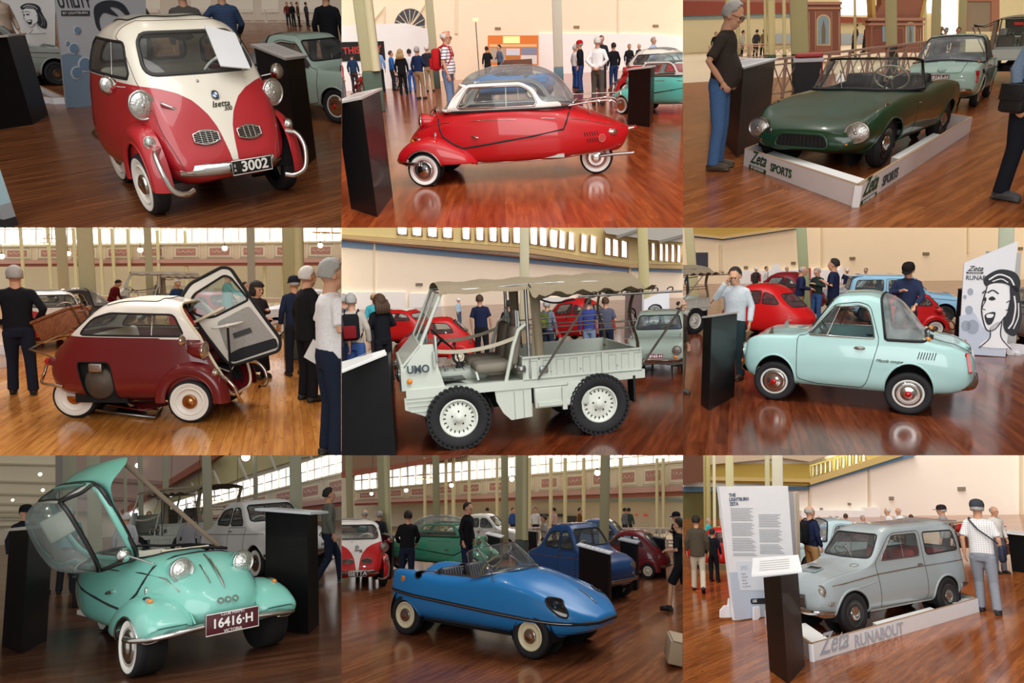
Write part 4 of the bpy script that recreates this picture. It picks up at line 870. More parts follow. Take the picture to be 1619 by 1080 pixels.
 p,n=c.top(1.22,0);b=MB();b.prism(rpoly([(-.12,-.13),(.10,-.16),(.10,.16),(-.12,.13)],.03),.02,frame(p,(1,0,-.15),(0,1,0)));o=c.emit('bonnet_scoop',b,pm);b=MB()
 for k in range(-5,6):b.tube([p+V((.10,k*.026,.0)),p+V((-.08,k*.024,.035))],.005,4)
 c.emit('scoop_mesh',b,DARK,o)
 p,n=c.top(.74,.40);M=along(p,p+n);b=MB();b.tube([M@V((.07*math.cos(a*.3),.05*math.sin(a*.3),.002))for a in range(21)],.005,5,True);c.emit('filler_flap',b,CHROME)
 b=MB();b.prism(rpoly([(-1.20,-.53),(-1.62,-.50),(-1.62,.50),(-1.20,.53)],.06),.022,Matrix.Translation((0,0,1.395)));c.emit('roof_visor',b,paint(col if not roof else roof))
 c.body(pm)
 for x in(1.03,-1.02):c.well(x,.30,.32,.32,.64)
 for sg in(1,-1):c.wheel(1.03,sg*.595,.27,.13,'chrome cap',0,'2A2C2E');c.wheel(-1.02,sg*.595,.27,.13,'chrome cap',0,'2A2C2E')
 sm=mat('seat vinyl '+seats,seats,.6)
 for sg in(1,-1):c.seat((-.1,sg*.29,0),.48,.46,.50,sm,.55,.2)
 c.seat((-.85,0,0),1.05,.46,.50,sm,.5,.2)
 c.steering((.30,-.28,.98),(-.7,0,.7),.19,mat('grey bakelite','6A6C68',.4),(.6,-.28,.8));b=MB();b.box((-.3,0,.28),(1.9,1.15,.04));b.box((.55,0,.86),(.14,1.1,.12),None,0,.04);c.emit('dashboard',b,mat('grey trim','B9B8B0',.8))
 c.wiper(c.front(.2,1.0)[0],c.front(-.05,1.12)[0],c.front(0,1.1)[1])
 return c
def truck(P,label,sc=(1,1,1)):
 0
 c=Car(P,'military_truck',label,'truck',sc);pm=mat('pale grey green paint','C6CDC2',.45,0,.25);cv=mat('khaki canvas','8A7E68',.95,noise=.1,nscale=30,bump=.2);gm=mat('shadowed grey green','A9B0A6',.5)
 b=MB()
 b.box((0,0,.77),(3.15,1.50,.04));b.box((.0,.735,.755),(3.15,.05,.115));b.box((.0,-.735,.755),(3.15,.05,.115));c.emit('platform',b,pm)
 for sg in(1,-1):
  b=MB();y=sg*.745;M=frame((0,y,0),(1,0,0),(0,0,1))
  b.prism([(1.60,.71),(1.60,.56),(1.22,.40),(1.14,.50),(1.0,.66),(.86,.71)],.03,M);c.emit('front_skirt',b,pm);b=MB()
  b.prism([(.46,.71),(.44,.56),(.36,.40),(.26,.30),(-.02,.32),(-.02,.71)],.03,M);o=c.emit('side_skirt',b,pm)
  b=MB()
  for z in(.66,.60,.53):b.tube([(1.58-(.66-z)*.4,y+sg*.02,z),(1.16-(.66-z)*.3,y+sg*.02,z)],.007,4)
  for x in(.2,.08):b.box((x,y+sg*.01,.5),(.012,.02,.36))
  b.box((-.28,y,.56),(.46,.12,.26),None,0,.01);b.box((-.30,y+sg*.05,.48),(.42,.06,.05));b.box((-.44,y+sg*.06,.54),(.06,.05,.3));b.box((-.64,y,.58),(.28,.1,.30),None,0,.01);c.emit('tool_locker',b,pm,o)
  b=MB();b.ball((1.20,y+sg*.02,.44),(.035,.02,.035));c.emit('rubber_stop',b,RUBBER,o)
  b=MB();b.box((-1.42,sg*.66,.56),(.03,.22,.36),Matrix.Identity(4));c.emit('mud_flap',b,RUBBER)
  b=MB();b.prism([(1.62,.80),(1.08,.80),(1.15,1.05),(1.20,1.36),(1.36,1.36),(1.62,1.02)],.03,frame((0,sg*.74-(.03 if sg<0 else 0)*0,0),(1,0,0),(0,0,1)));o=c.emit('cab_side',b,pm)
  x=V((-sg,0,0));text(P,'lettering','UMO',.135*c.sc.x,mat('stencil grey','3C4650',.7),o,frame(c.D@V((1.405,sg*.776 if sg>0 else-.746,1.06)),x,(0,0,1)),.002,.9,bold=.004)
  b=MB();b.ball((1.52,sg*.775,.92),(.035,.015,.035));c.emit('indicator',b,ORANGE,o)
  b=MB();b.box((1.17,sg*.72,1.30),(.03,.14,.32),None,0,.01);c.emit('mirror',b,mat('mirror back','B9C2C0',.3,.4))
  b=MB();b.box((1.2,sg*.77,1.17),(.03,.03,.2));c.emit('hinge',b,gm,o)
  c.wheel(.94,sg*.70,.40,.21,'truck',0,'D8DDD2');c.wheel(-.92,sg*.70,.40,.21,'truck',0,'D8DDD2')
  b=MB();M=along((.94,sg*.45,.42),(.94,sg*.745,.42));n=14
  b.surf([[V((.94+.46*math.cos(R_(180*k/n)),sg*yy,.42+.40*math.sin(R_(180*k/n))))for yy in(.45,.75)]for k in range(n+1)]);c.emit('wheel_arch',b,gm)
  b=MB();b.box((-.73,sg*.72,.945),(1.62,.03,.30));o=c.emit('bed_side',b,pm);b=MB()
  for k in range(9):x=-.02-.178*k;b.tube([(x,sg*.738,.84),(x,sg*.738,1.04),(x-.10,sg*.738,1.04),(x-.10,sg*.738,.84)],.006,4)
  b.box((-1.0,sg*.74,.945),(.03,.03,.30));b.box((-.73,sg*.735,1.095),(1.62,.05,.02));b.box((-.73,sg*.735,.80),(1.62,.05,.02))
  for x in(-.3,-.7,-1.2):b.ball((x,sg*.745,.90),.012)
  c.emit('pressed_ribs',b,pm,o)
  c.line('cab_hoop',spl([(.02,sg*.74,.80),(.10,sg*.73,1.2),(.14,sg*.70,1.42),(.05,sg*.68,1.50),(-.02,sg*.68,1.45)],6)if 0 else[(.30,sg*.72,.80),(.18,sg*.71,1.25),(.10,sg*.70,1.45),(.0,sg*.69,1.52)],.026,pm,None,8)
  c.line('cab_post',[(-.02,sg*.72,.80),(-.02,sg*.70,1.98)],.024,STEEL,None,8)
  c.line('windscreen_post',[(1.36,sg*.70,1.34),(1.05,sg*.70,2.0)],.024,pm,None,8)
  c.line('tilt_rail',[(1.05,sg*.70,2.0),(-.02,sg*.70,2.03),(-1.5,sg*.70,2.0)],.014,STEEL)
  for z in(1.38,1.46):c.line('bed_rail',[(-.05,sg*.68,z),(-1.5,sg*.69,z)],.010,STEEL)
  b=MB();b.surf([[V((-1.47-.05*math.sin(z*7),sg*(.62+.12*t),z))for t in(0,.5,1)]for z in np.linspace(.98,1.98,12)]);c.emit('rear_curtain',b,cv)
  b=MB();b.surf([[V((-.06-.17*t+.02*math.sin(9*t+z*3),sg*(.71-.03*math.sin(t*8)),z))for t in np.linspace(0,1,8)]for z in np.linspace(1.05,2.0,12)]);c.emit('door_curtain',b,cv)
  b=MB();b.surf([[V((1.15-1.0*t,sg*(.73-.02*t),1.20+.28*(t-.5)**2*4*.22+.16*t*.6+w))for w in(-.025,.025)]for t in np.linspace(0,1,14)]);c.emit('safety_strap',b,mat('webbing','B4AC98',.9))
 b=MB();nx=22
 b.surf([[V((-.05-1.5*i/nx,.70+.12*j*0+.62*(j/8),2.02-.10*(j/8)-.10*math.sin(math.pi*j/8)-.03*math.sin(i*1.4)*(j/8)))for j in range(9)]for i in range(nx+1)]);
 c.emit('side_awning',b,cv)
 c.line('awning_pole',[(-.55,1.28,1.86),(-2.05,1.28,1.84)],.014,STEEL);c.line('awning_strut',[(-.12,.78,.82),(-.72,1.28,1.87)],.016,STEEL);c.line('awning_strut',[(-1.56,.76,.90),(-2.05,1.28,1.84)],.016,STEEL)
 for k in range(6):
  x=-.75-.2*k;c.line('awning_ring',[V((x+.04*math.cos(a*.7),1.25+.03*math.sin(a*.7),1.87+.035*math.sin(a*.7)))for a in range(9)],.008,BLACK)
 c.line('canvas_edge',spl([(-.06,.71,2.03),(-.14,.85,1.86),(-.30,1.05,1.79),(-.5,1.28,1.83)],6),.012,mat('dark piping','20242C',.8))
 b=MB();g=[]
 for i in range(25):
  x=1.08-2.62*i/24;sag=.012*math.sin(i*1.3);g.append([V((x,y,z+sag))for y,z in((-.74,1.96),(-.72,2.02),(-.5,2.07),(-.2,2.10),(.2,2.10),(.5,2.07),(.72,2.02),(.74,1.96))])
 b.surf(g);c.emit('canvas_roof',b,cv)
 b=MB();M=frame((1.50,0,0),(0,1,0),(-.30,0,1))
 b.box((1.60,0,.96),(.05,1.48,.34),None,0,.02);b.beam((1.60,0,1.10),(1.36,0,1.36),1.48,.03,0,(1,0,1));c.emit('front_panel',b,pm)
 for sg in(1,-1):c.lamp((1.64,sg*.5,.98),(1,0,0),.09,.08,pm)
 b=MB();b.tube([(1.36,-.68,1.36),(1.36,.68,1.36),(1.06,.68,1.98),(1.06,-.68,1.98)],.018,6,True);b.tube([(1.36,0,1.36),(1.06,0,1.98)],.014,6);o=c.emit('windscreen_frame',b,pm)
 b=MB();b.quad((1.355,-.67,1.37),(1.355,.67,1.37),(1.065,.67,1.97),(1.065,-.67,1.97));c.emit('windscreen',b,GLASS,o)
 sm=mat('khaki vinyl','7E776A',.8)
 for y in(.38,-.30):
  o=c.seat((.42,y,0),.50,.50,.98,sm,.52,.18,0,.13);b=MB()
  b.tube([(.64,y-.24,.84),(.66,y-.24,.93),(.66,y+.24,.93),(.64,y+.24,.84)],.016,6);b.tube([(.14,y-.2,.95),(.06,y-.2,1.55),(.06,y+.2,1.55),(.14,y+.2,.95)],.014,6);b.tube([(.06,y-.07,1.42),(.06,y-.07,1.68),(.06,y+.16,1.68),(.06,y+.16,1.42)],.012,6);c.emit('seat_frame',b,pm,o)
 b=MB();b.box((.78,0,.86),(.66,.5,.16),None,0,.06)
 for k in range(5):b.tube([(.52+.12*k,-.24,.945),(.52+.12*k,.24,.945)],.012,5)
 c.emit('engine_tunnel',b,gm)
 b=MB();b.tube([(.80,.05,.93),(.80,.05,1.02)],[.07,.03],10);b.tube([(.80,.05,1.0),(.86,.06,1.26)],.01,6);b.ball((.86,.06,1.27),.025);c.emit('gear_lever',b,RUBBER)
 b=MB();b.box((1.05,.3,.86),(.5,.6,.01),Matrix.Rotation(0,4,'Y'));b.tube([(1.2,.2,.85),(.98,.2,.95)],.012,6);b.tube([(1.25,.35,.85),(.95,.5,.86)],.012,6);c.emit('pedals',b,BLACK)
 c.steering((.98,-.35,1.30),(-.7,0,.7),.21,BLACK,(1.25,-.35,1.0))
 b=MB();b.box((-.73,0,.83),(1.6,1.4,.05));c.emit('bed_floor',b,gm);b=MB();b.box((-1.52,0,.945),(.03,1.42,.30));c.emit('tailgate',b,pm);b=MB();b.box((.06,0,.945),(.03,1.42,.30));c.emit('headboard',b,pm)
 b=MB();b.box((-.2,.735,.92),(.12,.06,.10),None,0,.02);b.lathe([(.001,-.05),(.05,-.05),(.05,.05),(.001,.05)],16,along((.10,.76,.95),(.20,.76,.95)));c.emit('spot_lamp',b,STEEL)
 b=MB();b.box((0,0,.48),(2.4,.5,.2),None,0,.05);b.box((.94,0,.42),(.16,1.2,.14));b.box((-.92,0,.42),(.16,1.2,.14));c.emit('chassis',b,DARK)
 for sg in(1,-1):b=MB();b.box((-1.56,sg*.6,.80),(.03,.12,.1),None,0,.01);c.emit('tail_light',b,REDLENS)
 b=MB();b.box((.10,.50,1.58),(.02,.20,.24));c.emit('head_restraint',b,STEEL)
 return c
def cabin(P,label,sc=(1,1,1),col='1F4E86',bubble=False,roof=None):
 0
 c=Car(P,'egg_car',label,'car',sc);pm=paint(col)
 c.shell([sect(-1.25,.45,.05,(.09,.46),(.11,.50),(.11,.55),(.1,.59),(.07,.61),(.04,.62),(0,.62)),sect(-1.1,.30,.2,(.32,.34),(.38,.45),(.38,.56),(.34,.66),(.26,.72),(.14,.75),(0,.76)),sect(-.75,.24,.38,(.53,.30),(.59,.45),(.585,.62),(.53,.80),(.43,.92),(.25,.99),(0,1.01)),sect(-.35,.22,.44,(.60,.28),(.65,.45),(.64,.65),(.60,.88),(.50,1.16),(.33,1.28),(0,1.31)),sect(.05,.22,.45,(.61,.28),(.66,.45),(.65,.66),(.61,.90),(.51,1.25),(.34,1.36),(0,1.39)),sect(.4,.22,.44,(.60,.28),(.645,.45),(.635,.66),(.60,.90),(.51,1.20),(.35,1.30),(0,1.34)),sect(.68,.23,.40,(.55,.29),(.60,.44),(.595,.63),(.56,.84),(.49,1.0),(.35,1.08),(0,1.12)),sect(.92,.25,.34,(.47,.30),(.52,.42),(.515,.57),(.48,.70),(.41,.79),(.27,.83),(0,.85)),sect(1.08,.29,.24,(.34,.33),(.38,.41),(.375,.49),(.35,.56),(.29,.61),(.18,.63),(0,.64)),sect(1.15,.36,.1,(.15,.38),(.17,.41),(.168,.44),(.15,.47),(.12,.49),(.07,.50),(0,.50))],80,42)
 c.window('windscreen',front(rpoly([(-.44,.92),(.44,.92),(.40,1.26),(-.40,1.26)],.09),.3),seal=.014)
 for sg in(1,-1):
  c.window('side_window',side(rpoly([(.50,.93),(.32,1.20),(-.16,1.24),(-.16,.93)],.06),sg),seal=.012,trim=(.006,CHROME))
  c.window('rear_side_window',side(rpoly([(-.22,.93),(-.22,1.22),(-.45,1.13),(-.64,.93)],.05),sg),seal=.012)
  p,n=c.sidep(.0,.8,sg);c.line('door_handle',[p+n*.02+V((.05,0,0)),p+n*.02+V((-.05,0,0))],.012,CHROME)
  c.lamp((.94,sg*.44,.62),(1,sg*.1,0),.085,.14,pm);b=MB();b.ball((-1.05,sg*.3,.6),(.05,.04,.05));c.emit('tail_light',b,REDLENS)
  c.fender('front_fender',.62,.22,.25,.38,.66,.54,-4,184,sg,pm);c.wheel(.62,sg*.58,.22,.12,'disc',0,'E8E0C8')
 c.window('rear_window',front(rpoly([(-.36,.86),(.36,.86),(.32,1.16),(-.32,1.16)],.08),-2,-.3),seal=.013)
 c.body(pm);c.wheel(-.85,0,.22,.12,'disc',0,'E8E0C8');c.line('front_bumper',spl([(.98,-.5,.36),(1.12,-.34,.36),(1.19,0,.36),(1.12,.34,.36),(.98,.5,.36)],6),.022,CHROME if not roof else CREAM,None,8)
 c.line('rear_bumper',spl([(-.95,-.5,.36),(-1.15,-.3,.38),(-1.2,0,.38),(-1.15,.3,.38),(-.95,.5,.36)],6),.02,CHROME,None,8)
 c.seat((-.1,0,0),.9,.45,.45,mat('red vinyl','8E1A1E',.6),.5,.25);c.steering((.5,.2,.92),(-.8,0,.6),.17,CREAM,(.8,.2,.6))
 return c
def saloon(P,label,sc=(1,1,1),col='E9E8E2',plate=None):
 c=Car(P,'saloon_car',label,'car',sc);pm=paint(col)
 c.shell([sect(-1.45,.40,.3,(.43,.43),(.48,.50),(.48,.58),(.45,.65),(.38,.69),(.2,.70),(0,.70)),sect(-1.36,.30,.4,(.55,.35),(.60,.47),(.595,.60),(.56,.73),(.47,.78),(.25,.80),(0,.80)),sect(-1.05,.24,.44,(.61,.30),(.65,.46),(.645,.63),(.60,.81),(.52,.86),(.3,.885),(0,.89)),sect(-.86,.23,.45,(.62,.29),(.655,.46),(.65,.64),(.605,.84),(.54,.96),(.37,1.02),(0,1.03)),sect(-.62,.22,.45,(.62,.28),(.655,.46),(.65,.65),(.605,.85),(.51,1.18),(.36,1.25),(0,1.265)),sect(-.2,.22,.45,(.62,.28),(.655,.46),(.65,.65),(.605,.855),(.49,1.25),(.35,1.32),(0,1.335)),sect(.12,.22,.45,(.62,.28),(.655,.46),(.65,.65),(.605,.855),(.50,1.23),(.35,1.295),(0,1.31)),sect(.34,.22,.45,(.62,.28),(.655,.46),(.65,.65),(.605,.85),(.54,1.07),(.39,1.13),(0,1.15)),sect(.54,.22,.45,(.62,.28),(.655,.46),(.65,.64),(.605,.83),(.55,.89),(.33,.925),(0,.935)),sect(.72,.23,.45,(.62,.29),(.655,.46),(.645,.63),(.60,.79),(.52,.835),(.29,.86),(0,.87)),sect(1.1,.25,.43,(.60,.31),(.645,.46),(.635,.60),(.59,.74),(.49,.775),(.27,.785),(0,.79)),sect(1.34,.30,.37,(.52,.35),(.57,.46),(.56,.56),(.53,.65),(.44,.68),(.23,.685),(0,.69)),sect(1.42,.38,.26,(.40,.40),(.44,.46),(.43,.52),(.41,.56),(.34,.575),(.18,.58),(0,.58))],96,42)
 c.arch(.88,.27,.30,.012,pm);c.arch(-.85,.27,.30,.012,pm)
 for sg in(1,-1):
  c.window('side_window',side(rpoly([(.40,.895),(.12,1.20),(-.10,1.215),(-.10,.895)],.05),sg),seal=.012,trim=(.006,CHROME))
  c.window('rear_side_window',side(rpoly([(-.16,.895),(-.16,1.215),(-.50,1.17),(-.72,.92)],.06),sg),seal=.012,trim=(.006,CHROME))
  c.panel('door',side(rpoly([(.50,.86),(.48,.30),(-.12,.30),(-.14,.86)],.04),sg),pm,.005)
  c.line('side_trim',[c.sidep(x,.74,sg)[0]for x in np.linspace(-1.3,1.1,14)],.007,CHROME);p,n=c.sidep(-.05,.79,sg);b=MB();b.box(p+n*.012,(.12,.02,.02),None,0,.008);c.emit('door_handle',b,CHROME)
  c.lamp((1.38,sg*.44,.60),(1,sg*.05,0),.09,.12,pm);b=MB();b.ball((1.41,sg*.40,.47),(.025,.04,.03));c.emit('indicator',b,LENS);b=MB();b.ball((-1.40,sg*.45,.56),(.04,.05,.07));c.emit('tail_light',b,REDLENS)
 c.window('windscreen',front(rpoly([(-.50,.95),(.50,.95),(.44,1.245),(-.44,1.245)],.06),.1),seal=.014);c.window('rear_window',front(rpoly([(-.46,.96),(.46,.96),(.40,1.22),(-.40,1.22)],.07),-3,-.4),seal=.014)
 c.body(pm)
 for x in(.88,-.85):
  c.well(x,.28,.30,.30,.6)
  for sg in(1,-1):c.wheel(x,sg*.57,.25,.12,'white chrome',0,'E9E8E2')
 for x0,s in((1.45,1),(-1.47,-1)):c.line('bumper',spl([(x0-s*.25,-.62,.38),(x0-s*.02,-.52,.38),(x0+s*.04,0,.38),(x0-s*.02,.52,.38),(x0-s*.25,.62,.38)],6),.03,CHROME,None,8)
 if plate:c.plate((1.50,0,.46),(1,0,.0),.36,.12,plate,'18181A','E8E8E4',.085)
 c.seat((-.1,0,0),1.0,.45,.45,mat('grey vinyl','6A6660',.6),.5,.2);c.seat((-.75,0,0),1.0,.4,.45,mat('grey vinyl','6A6660',.6),.42,.2);c.steering((.3,-.27,.9),(-.8,0,.6),.18,CREAM,(.5,-.27,.75))
 return c
def fuse(mb,vox,smooth=4):
 me=mb.mesh('fused',RUBBER);o=bpy.data.objects.new('fused',me);SC.collection.objects.link(o)
 r=o.modifiers.new('r','REMESH');r.mode='VOXEL';r.voxel_size=vox;r.use_smooth_shade=True
 s=o.modifiers.new('s','SMOOTH');s.iterations=smooth;s.factor=.5
 dg=bpy.context.evaluated_depsgraph_get();out=bpy.data.meshes.new_from_object(o.evaluated_get(dg))
 bpy.data.objects.remove(o);bpy.data.meshes.remove(me);out.materials.clear();return out
ARM={'down':((-.03,.245,1.15),(.05,.25,.91)),'pocket':((-.09,.30,1.17),(.06,.205,.97)),'hold':((-.01,.27,1.16),(.26,.07,1.13)),'back':((-.12,.28,1.16),(-.17,.08,.99)),'face':((.14,.27,1.27),(.15,.07,1.60)),'reach':((.18,.25,1.23),(.44,.16,1.20)),'hip':((-.09,.37,1.19),(.02,.19,1.04)),'chest':((.0,.27,1.17),(.20,.06,1.26)),'low':((.06,.25,1.16),(.30,.20,1.03))}
LEG={'stand':((.03,.105,.48),(.0,.12,.08)),'fwd':((.19,.10,.50),(.24,.10,.08)),'rear':((-.02,.10,.47),(-.27,.10,.13)),'wide':((.04,.15,.48),(.0,.19,.08)),'ahead':((.12,.10,.48),(.16,.12,.08))}
TPL={}
def template(armL='down',armR='down',legL='stand',legR='stand',lean=.03,head=(0,.05),sleeve=1,belly=0,hair='short',shorts=0,skirt=0,coat=0):
 key=(armL,armR,legL,legR,lean,head,sleeve,belly,hair,shorts,skirt,coat)
 if key in TPL:return TPL[key]
 U=Matrix.Translation((0,0,.95))@Matrix.Rotation(lean,4,'Y')@Matrix.Translation((0,0,-.95))
 Hd=U@Matrix.Translation((0,0,1.50))@Matrix.Rotation(head[0],4,'Z')@Matrix.Rotation(head[1],4,'Y')@Matrix.Translation((0,0,-1.525))@Matrix.Translation((0,0,1.5))@Matrix.Scale(1.10,4)@Matrix.Translation((0,0,-1.5))
 b=MB();sh=MB();tr=MB();out={}
 def ring(z,rx,ry,cx=0,n=20,M=U):return[M@V((cx+rx*math.cos(2*math.pi*k/n),ry*math.sin(2*math.pi*k/n),z))for k in range(n+1)]
 def loft(m,rings):
  m.surf(rings);m.add(rings[0][:-1],[tuple(range(len(rings[0])-1))[::-1]]);m.add(rings[-1][:-1],[tuple(range(len(rings[-1])-1))])
 b.ball((0,0,1.645),(.098,.078,.105),Hd)if False else None
 def hb(c,r):b.lathe([(max(math.sin(math.pi*i/10),1e-4),-math.cos(math.pi*i/10))for i in range(11)],16,Hd@Matrix.Translation(c)@Matrix.Diagonal((*r,1)))
 hb((-.005,0,1.650),(.098,.077,.100));hb((.022,0,1.585),(.070,.058,.068));hb((.050,0,1.545),(.035,.036,.028))
 hb((.096,0,1.612),(.022,.015,.024));hb((.085,0,1.655),(.018,.05,.012));hb((.088,0,1.565),(.012,.028,.010))
 for s in(1,-1):hb((-.01,s*.080,1.622),(.020,.010,.032));hb((.078,s*.035,1.612),(.012,.022,.02))
 b.tube([U@V((-.015,0,1.40)),U@V((-.005,0,1.50)),Hd@V((.0,0,1.58))],[.072,.062,.060],12)
 loft(b,[ring(.93,.10,.14),ring(1.1,.09,.13),ring(1.3,.095,.15),ring(1.42,.07,.13)])
 k=belly*.09
 if coat:loft(sh,[ring(.80,.135,.185,k*.4),ring(.95,.135+k*.4,.185,k*.6),ring(1.10,.13+k*.5,.18,k*.5),ring(1.25,.135,.19,.005),ring(1.36,.125,.195),ring(1.43,.095,.165),ring(1.485,.060,.072)])
 else:loft(sh,[ring(.905,.120+k*.3,.172,k*.5),ring(1.0,.122+k*.5,.170,k*.6),ring(1.12,.120+k*.5,.168,k*.5),ring(1.25,.128,.182,.005),ring(1.36,.120,.190),ring(1.43,.092,.160),ring(1.475,.058,.068)])
 for s,a in((1,armL),(-1,armR)):
  S=U@V((0,s*.160,1.395));E=U@V((ARM[a][0][0],s*ARM[a][0][1],ARM[a][0][2]));W=V((ARM[a][1][0],s*ARM[a][1][1],ARM[a][1][2]));W=Hd@W if a=='face'else U@W
  b.tube([S,E,E.lerp(W,.5),W],[.042,.036,.034,.026],10)
  d=(W-E).normalized();pn=V((0,-s,0))if abs(d.z)>.6 else V((0,0,-1));sd=d.cross(pn).normalized();pn=sd.cross(d)
  pts=[W-d*.01,W+d*.045,W+d*.09];b.tube(pts,[.022,.030,.026],8,flat=.6)
  for i in range(4):
   o=W+d*.085+sd*((i-1.5)*.018);L=(.06,.072,.068,.052)[i];b.tube([o,o+d*L*.5-pn*(-.006),o+d*L*.85+pn*.022,o+d*L*.95+pn*.040],[.0105,.010,.009,.007],6)
  o=W+d*.03+sd*(.024*(-1));b.tube([o,o-sd*.022+d*.022,o-sd*.026+d*.052+pn*.012],[.011,.010,.008],6)
  if sleeve:sh.tube([S+V((0,-s*.03,.01)),S,E,E.lerp(W,.5),E.lerp(W,.93)],[.052,.060,.053,.049,.043],12)
  else:sh.tube([S+V((0,-s*.03,.01)),S,S.lerp(E,.55),S.lerp(E,.85)],[.052,.060,.057,.062],12)
 loft(tr,[ring(.80,.10,.15,0,20,Matrix()),ring(.90,.125,.172,0,20,Matrix()),ring(.97,.118+k*.3,.166,k*.3,20,Matrix()),ring(1.0,.114+k*.3,.160,k*.3,20,Matrix())])
 sm=MB();shoes=[]
 for s,lg in((1,legL),(-1,legR)):
  Kn=V((LEG[lg][0][0],s*LEG[lg][0][1],LEG[lg][0][2]));A=V((LEG[lg][1][0],s*LEG[lg][1][1],LEG[lg][1][2]));Hp=V((0,s*.09,.88))
  b.tube([Hp,Hp.lerp(Kn,.5),Kn,Kn.lerp(A,.35),A],[.075,.065,.05,.05,.036],10)
  if skirt:pass
  elif shorts:tr.tube([Hp,Hp.lerp(Kn,.5),Hp.lerp(Kn,.95)],[.098,.092,.092],14)
  else:tr.tube([Hp,Hp.lerp(Kn,.5),Kn,Kn.lerp(A,.5),A+V((0,0,-.02))],[.098,.088,.072,.068,.068],14)
  f=MB();tip=.0 if A.z<.1 else R_(35);M=Matrix.Translation(A)@Matrix.Rotation(tip,4,'Y')
  f.lathe([(max(math.sin(math.pi*i/8),1e-4),-math.cos(math.pi*i/8))for i in range(9)],14,M@Matrix.Translation((.06,0,-.032))@Matrix.Diagonal((.145,.05,.046,1)))
  f.lathe([(.05,-.05),(.05,.03),(.001,.03)],12,M);f.box((.06,0,-.066),(.27,.085,.022),M,0,.008)
  b.tube([A,A+V((.06,0,-.03))],[.033,.03],8);shoes.append(fuse(f,.012,3))
 if skirt:loft(tr,[ring(.14,.21,.22,0,20,Matrix()),ring(.5,.17,.2,0,20,Matrix()),ring(.95,.12,.17,0,20,Matrix())])
 out['body']=fuse(b,.0085,3);out['top']=fuse(sh,.014,5);out['trousers']=fuse(tr,.014,5);out['shoe']=shoes
 hm=MB()
 if hair!='none':
  n,m=28,20;g=[]
  for i in range(m+1):
   th=math.pi*i/m;row=[]
   for j in range(n+1):
    ph=2*math.pi*j/n;row.append((math.sin(th)*math.cos(ph),math.sin(th)*math.sin(ph),math.cos(th)))
   g.append(row)
  grow=.007 if hair in('short','grey')else .003 if hair=='bald'else .03;rj=random.Random(5)
  def keep(x,y,z):
   if hair=='bald':return-.35<z<.42 and x<.25 and(abs(y)>.5 or x<-.3)
   lim=.62*max(0,x+.2)+(-.05 if x>-.05 else-.50)+(.45 if x>.42 else 0)
   if hair in('long','bob'):lim=-.9 if x<.25 else .35
   return z>lim
  vs=[];idx={};fs=[]
  for i in range(m):
   for j in range(n):
    q=[g[i][j],g[i+1][j],g[i+1][j+1],g[i][j+1]];c_=[sum(p[t]for p in q)/4 for t in range(3)]
    if keep(*c_):fs.append(q)
  for q in fs:
   hm.add([Hd@V((p[0]*(.099+grow)-.008,p[1]*(.079+grow),1.652+p[2]*(.102+grow)))for p in q],[(0,1,2,3)],0,True)
  if hair=='long':
   for s in(-1,-.5,0,.5,1):hm.tube([Hd@V((-.07,s*.085,1.66)),Hd@V((-.10,s*.10,1.55)),U@V((-.13,s*.12,1.40))],[.035,.05,.03],8)
  if hair=='bob':
   for s in(1,-1):hm.ball(Hd@V((-.02,s*.085,1.60)),(.075,.035,.075))
  me=hm.mesh('hair',RUBBER);bm=bmesh.new();bm.from_mesh(me);bmesh.ops.remove_doubles(bm,verts=bm.verts,dist=1e-4)
  for v in bm.verts:v.co+=v.normal*rj.uniform(-.004,.005)
  bmesh.ops.solidify(bm,geom=bm.faces[:],thickness=-.004)
  bm.to_mesh(me);bm.free();me.materials.clear();out['hair']=me
 cm=MB()
 cm.lathe([(.113,1.655),(.114,1.70),(.095,1.745),(.05,1.768),(.001,1.772)],24,Hd@Matrix.Translation((-.006,0,0))@Matrix.Diagonal((1,.84,1,1)))
 cm.prism([(.06,-.075),(.13,-.07),(.175,-.04),(.185,0),(.175,.04),(.13,.07),(.06,.075)],.010,Hd@Matrix.Translation((.0,0,1.668))@Matrix.Rotation(.12,4,'Y'));cm.ball(Hd@V((-.006,0,1.772)),.008)
 out['cap']=cm.mesh('cap',RUBBER);out['cap'].materials.clear()
 e=MB()
 for s in(1,-1):e.ball(Hd@V((.0835,s*.033,1.632)),(.011,.015,.009))
 out['eye']=e.mesh('eye',RUBBER);out['eye'].materials.clear()
 e=MB();e.tube([Hd@V((.094-abs(y)*14*abs(y),y,1.567))for y in(-.024,-.012,0,.012,.024)],.004,5);out['mouth']=e.mesh('mouth',RUBBER);out['mouth'].materials.clear()
 e=MB()
 for s in(1,-1):
  e.tube([Hd@V((.115-.008*abs(math.cos(a*.7)),s*.036+.024*math.cos(a*.7),1.632+.018*math.sin(a*.7)))for a in range(9)],.0028,5,True);e.tube([Hd@V((.108,s*.06,1.637)),Hd@V((-.01,s*.086,1.64))],.0028,5)
 out['glasses']=e.mesh('glasses',RUBBER);out['glasses'].materials.clear()
 out['U']=U;out['Hd']=Hd;TPL[key]=out;return out
SKIN=mat('skin','D3A082',.6,0,0,.3,noise=.06)
HAIRS={'grey':'A9A7A2','white':'DAD7D0','dark':'1C1714','brown':'4A3423','fair':'A98A5C'}
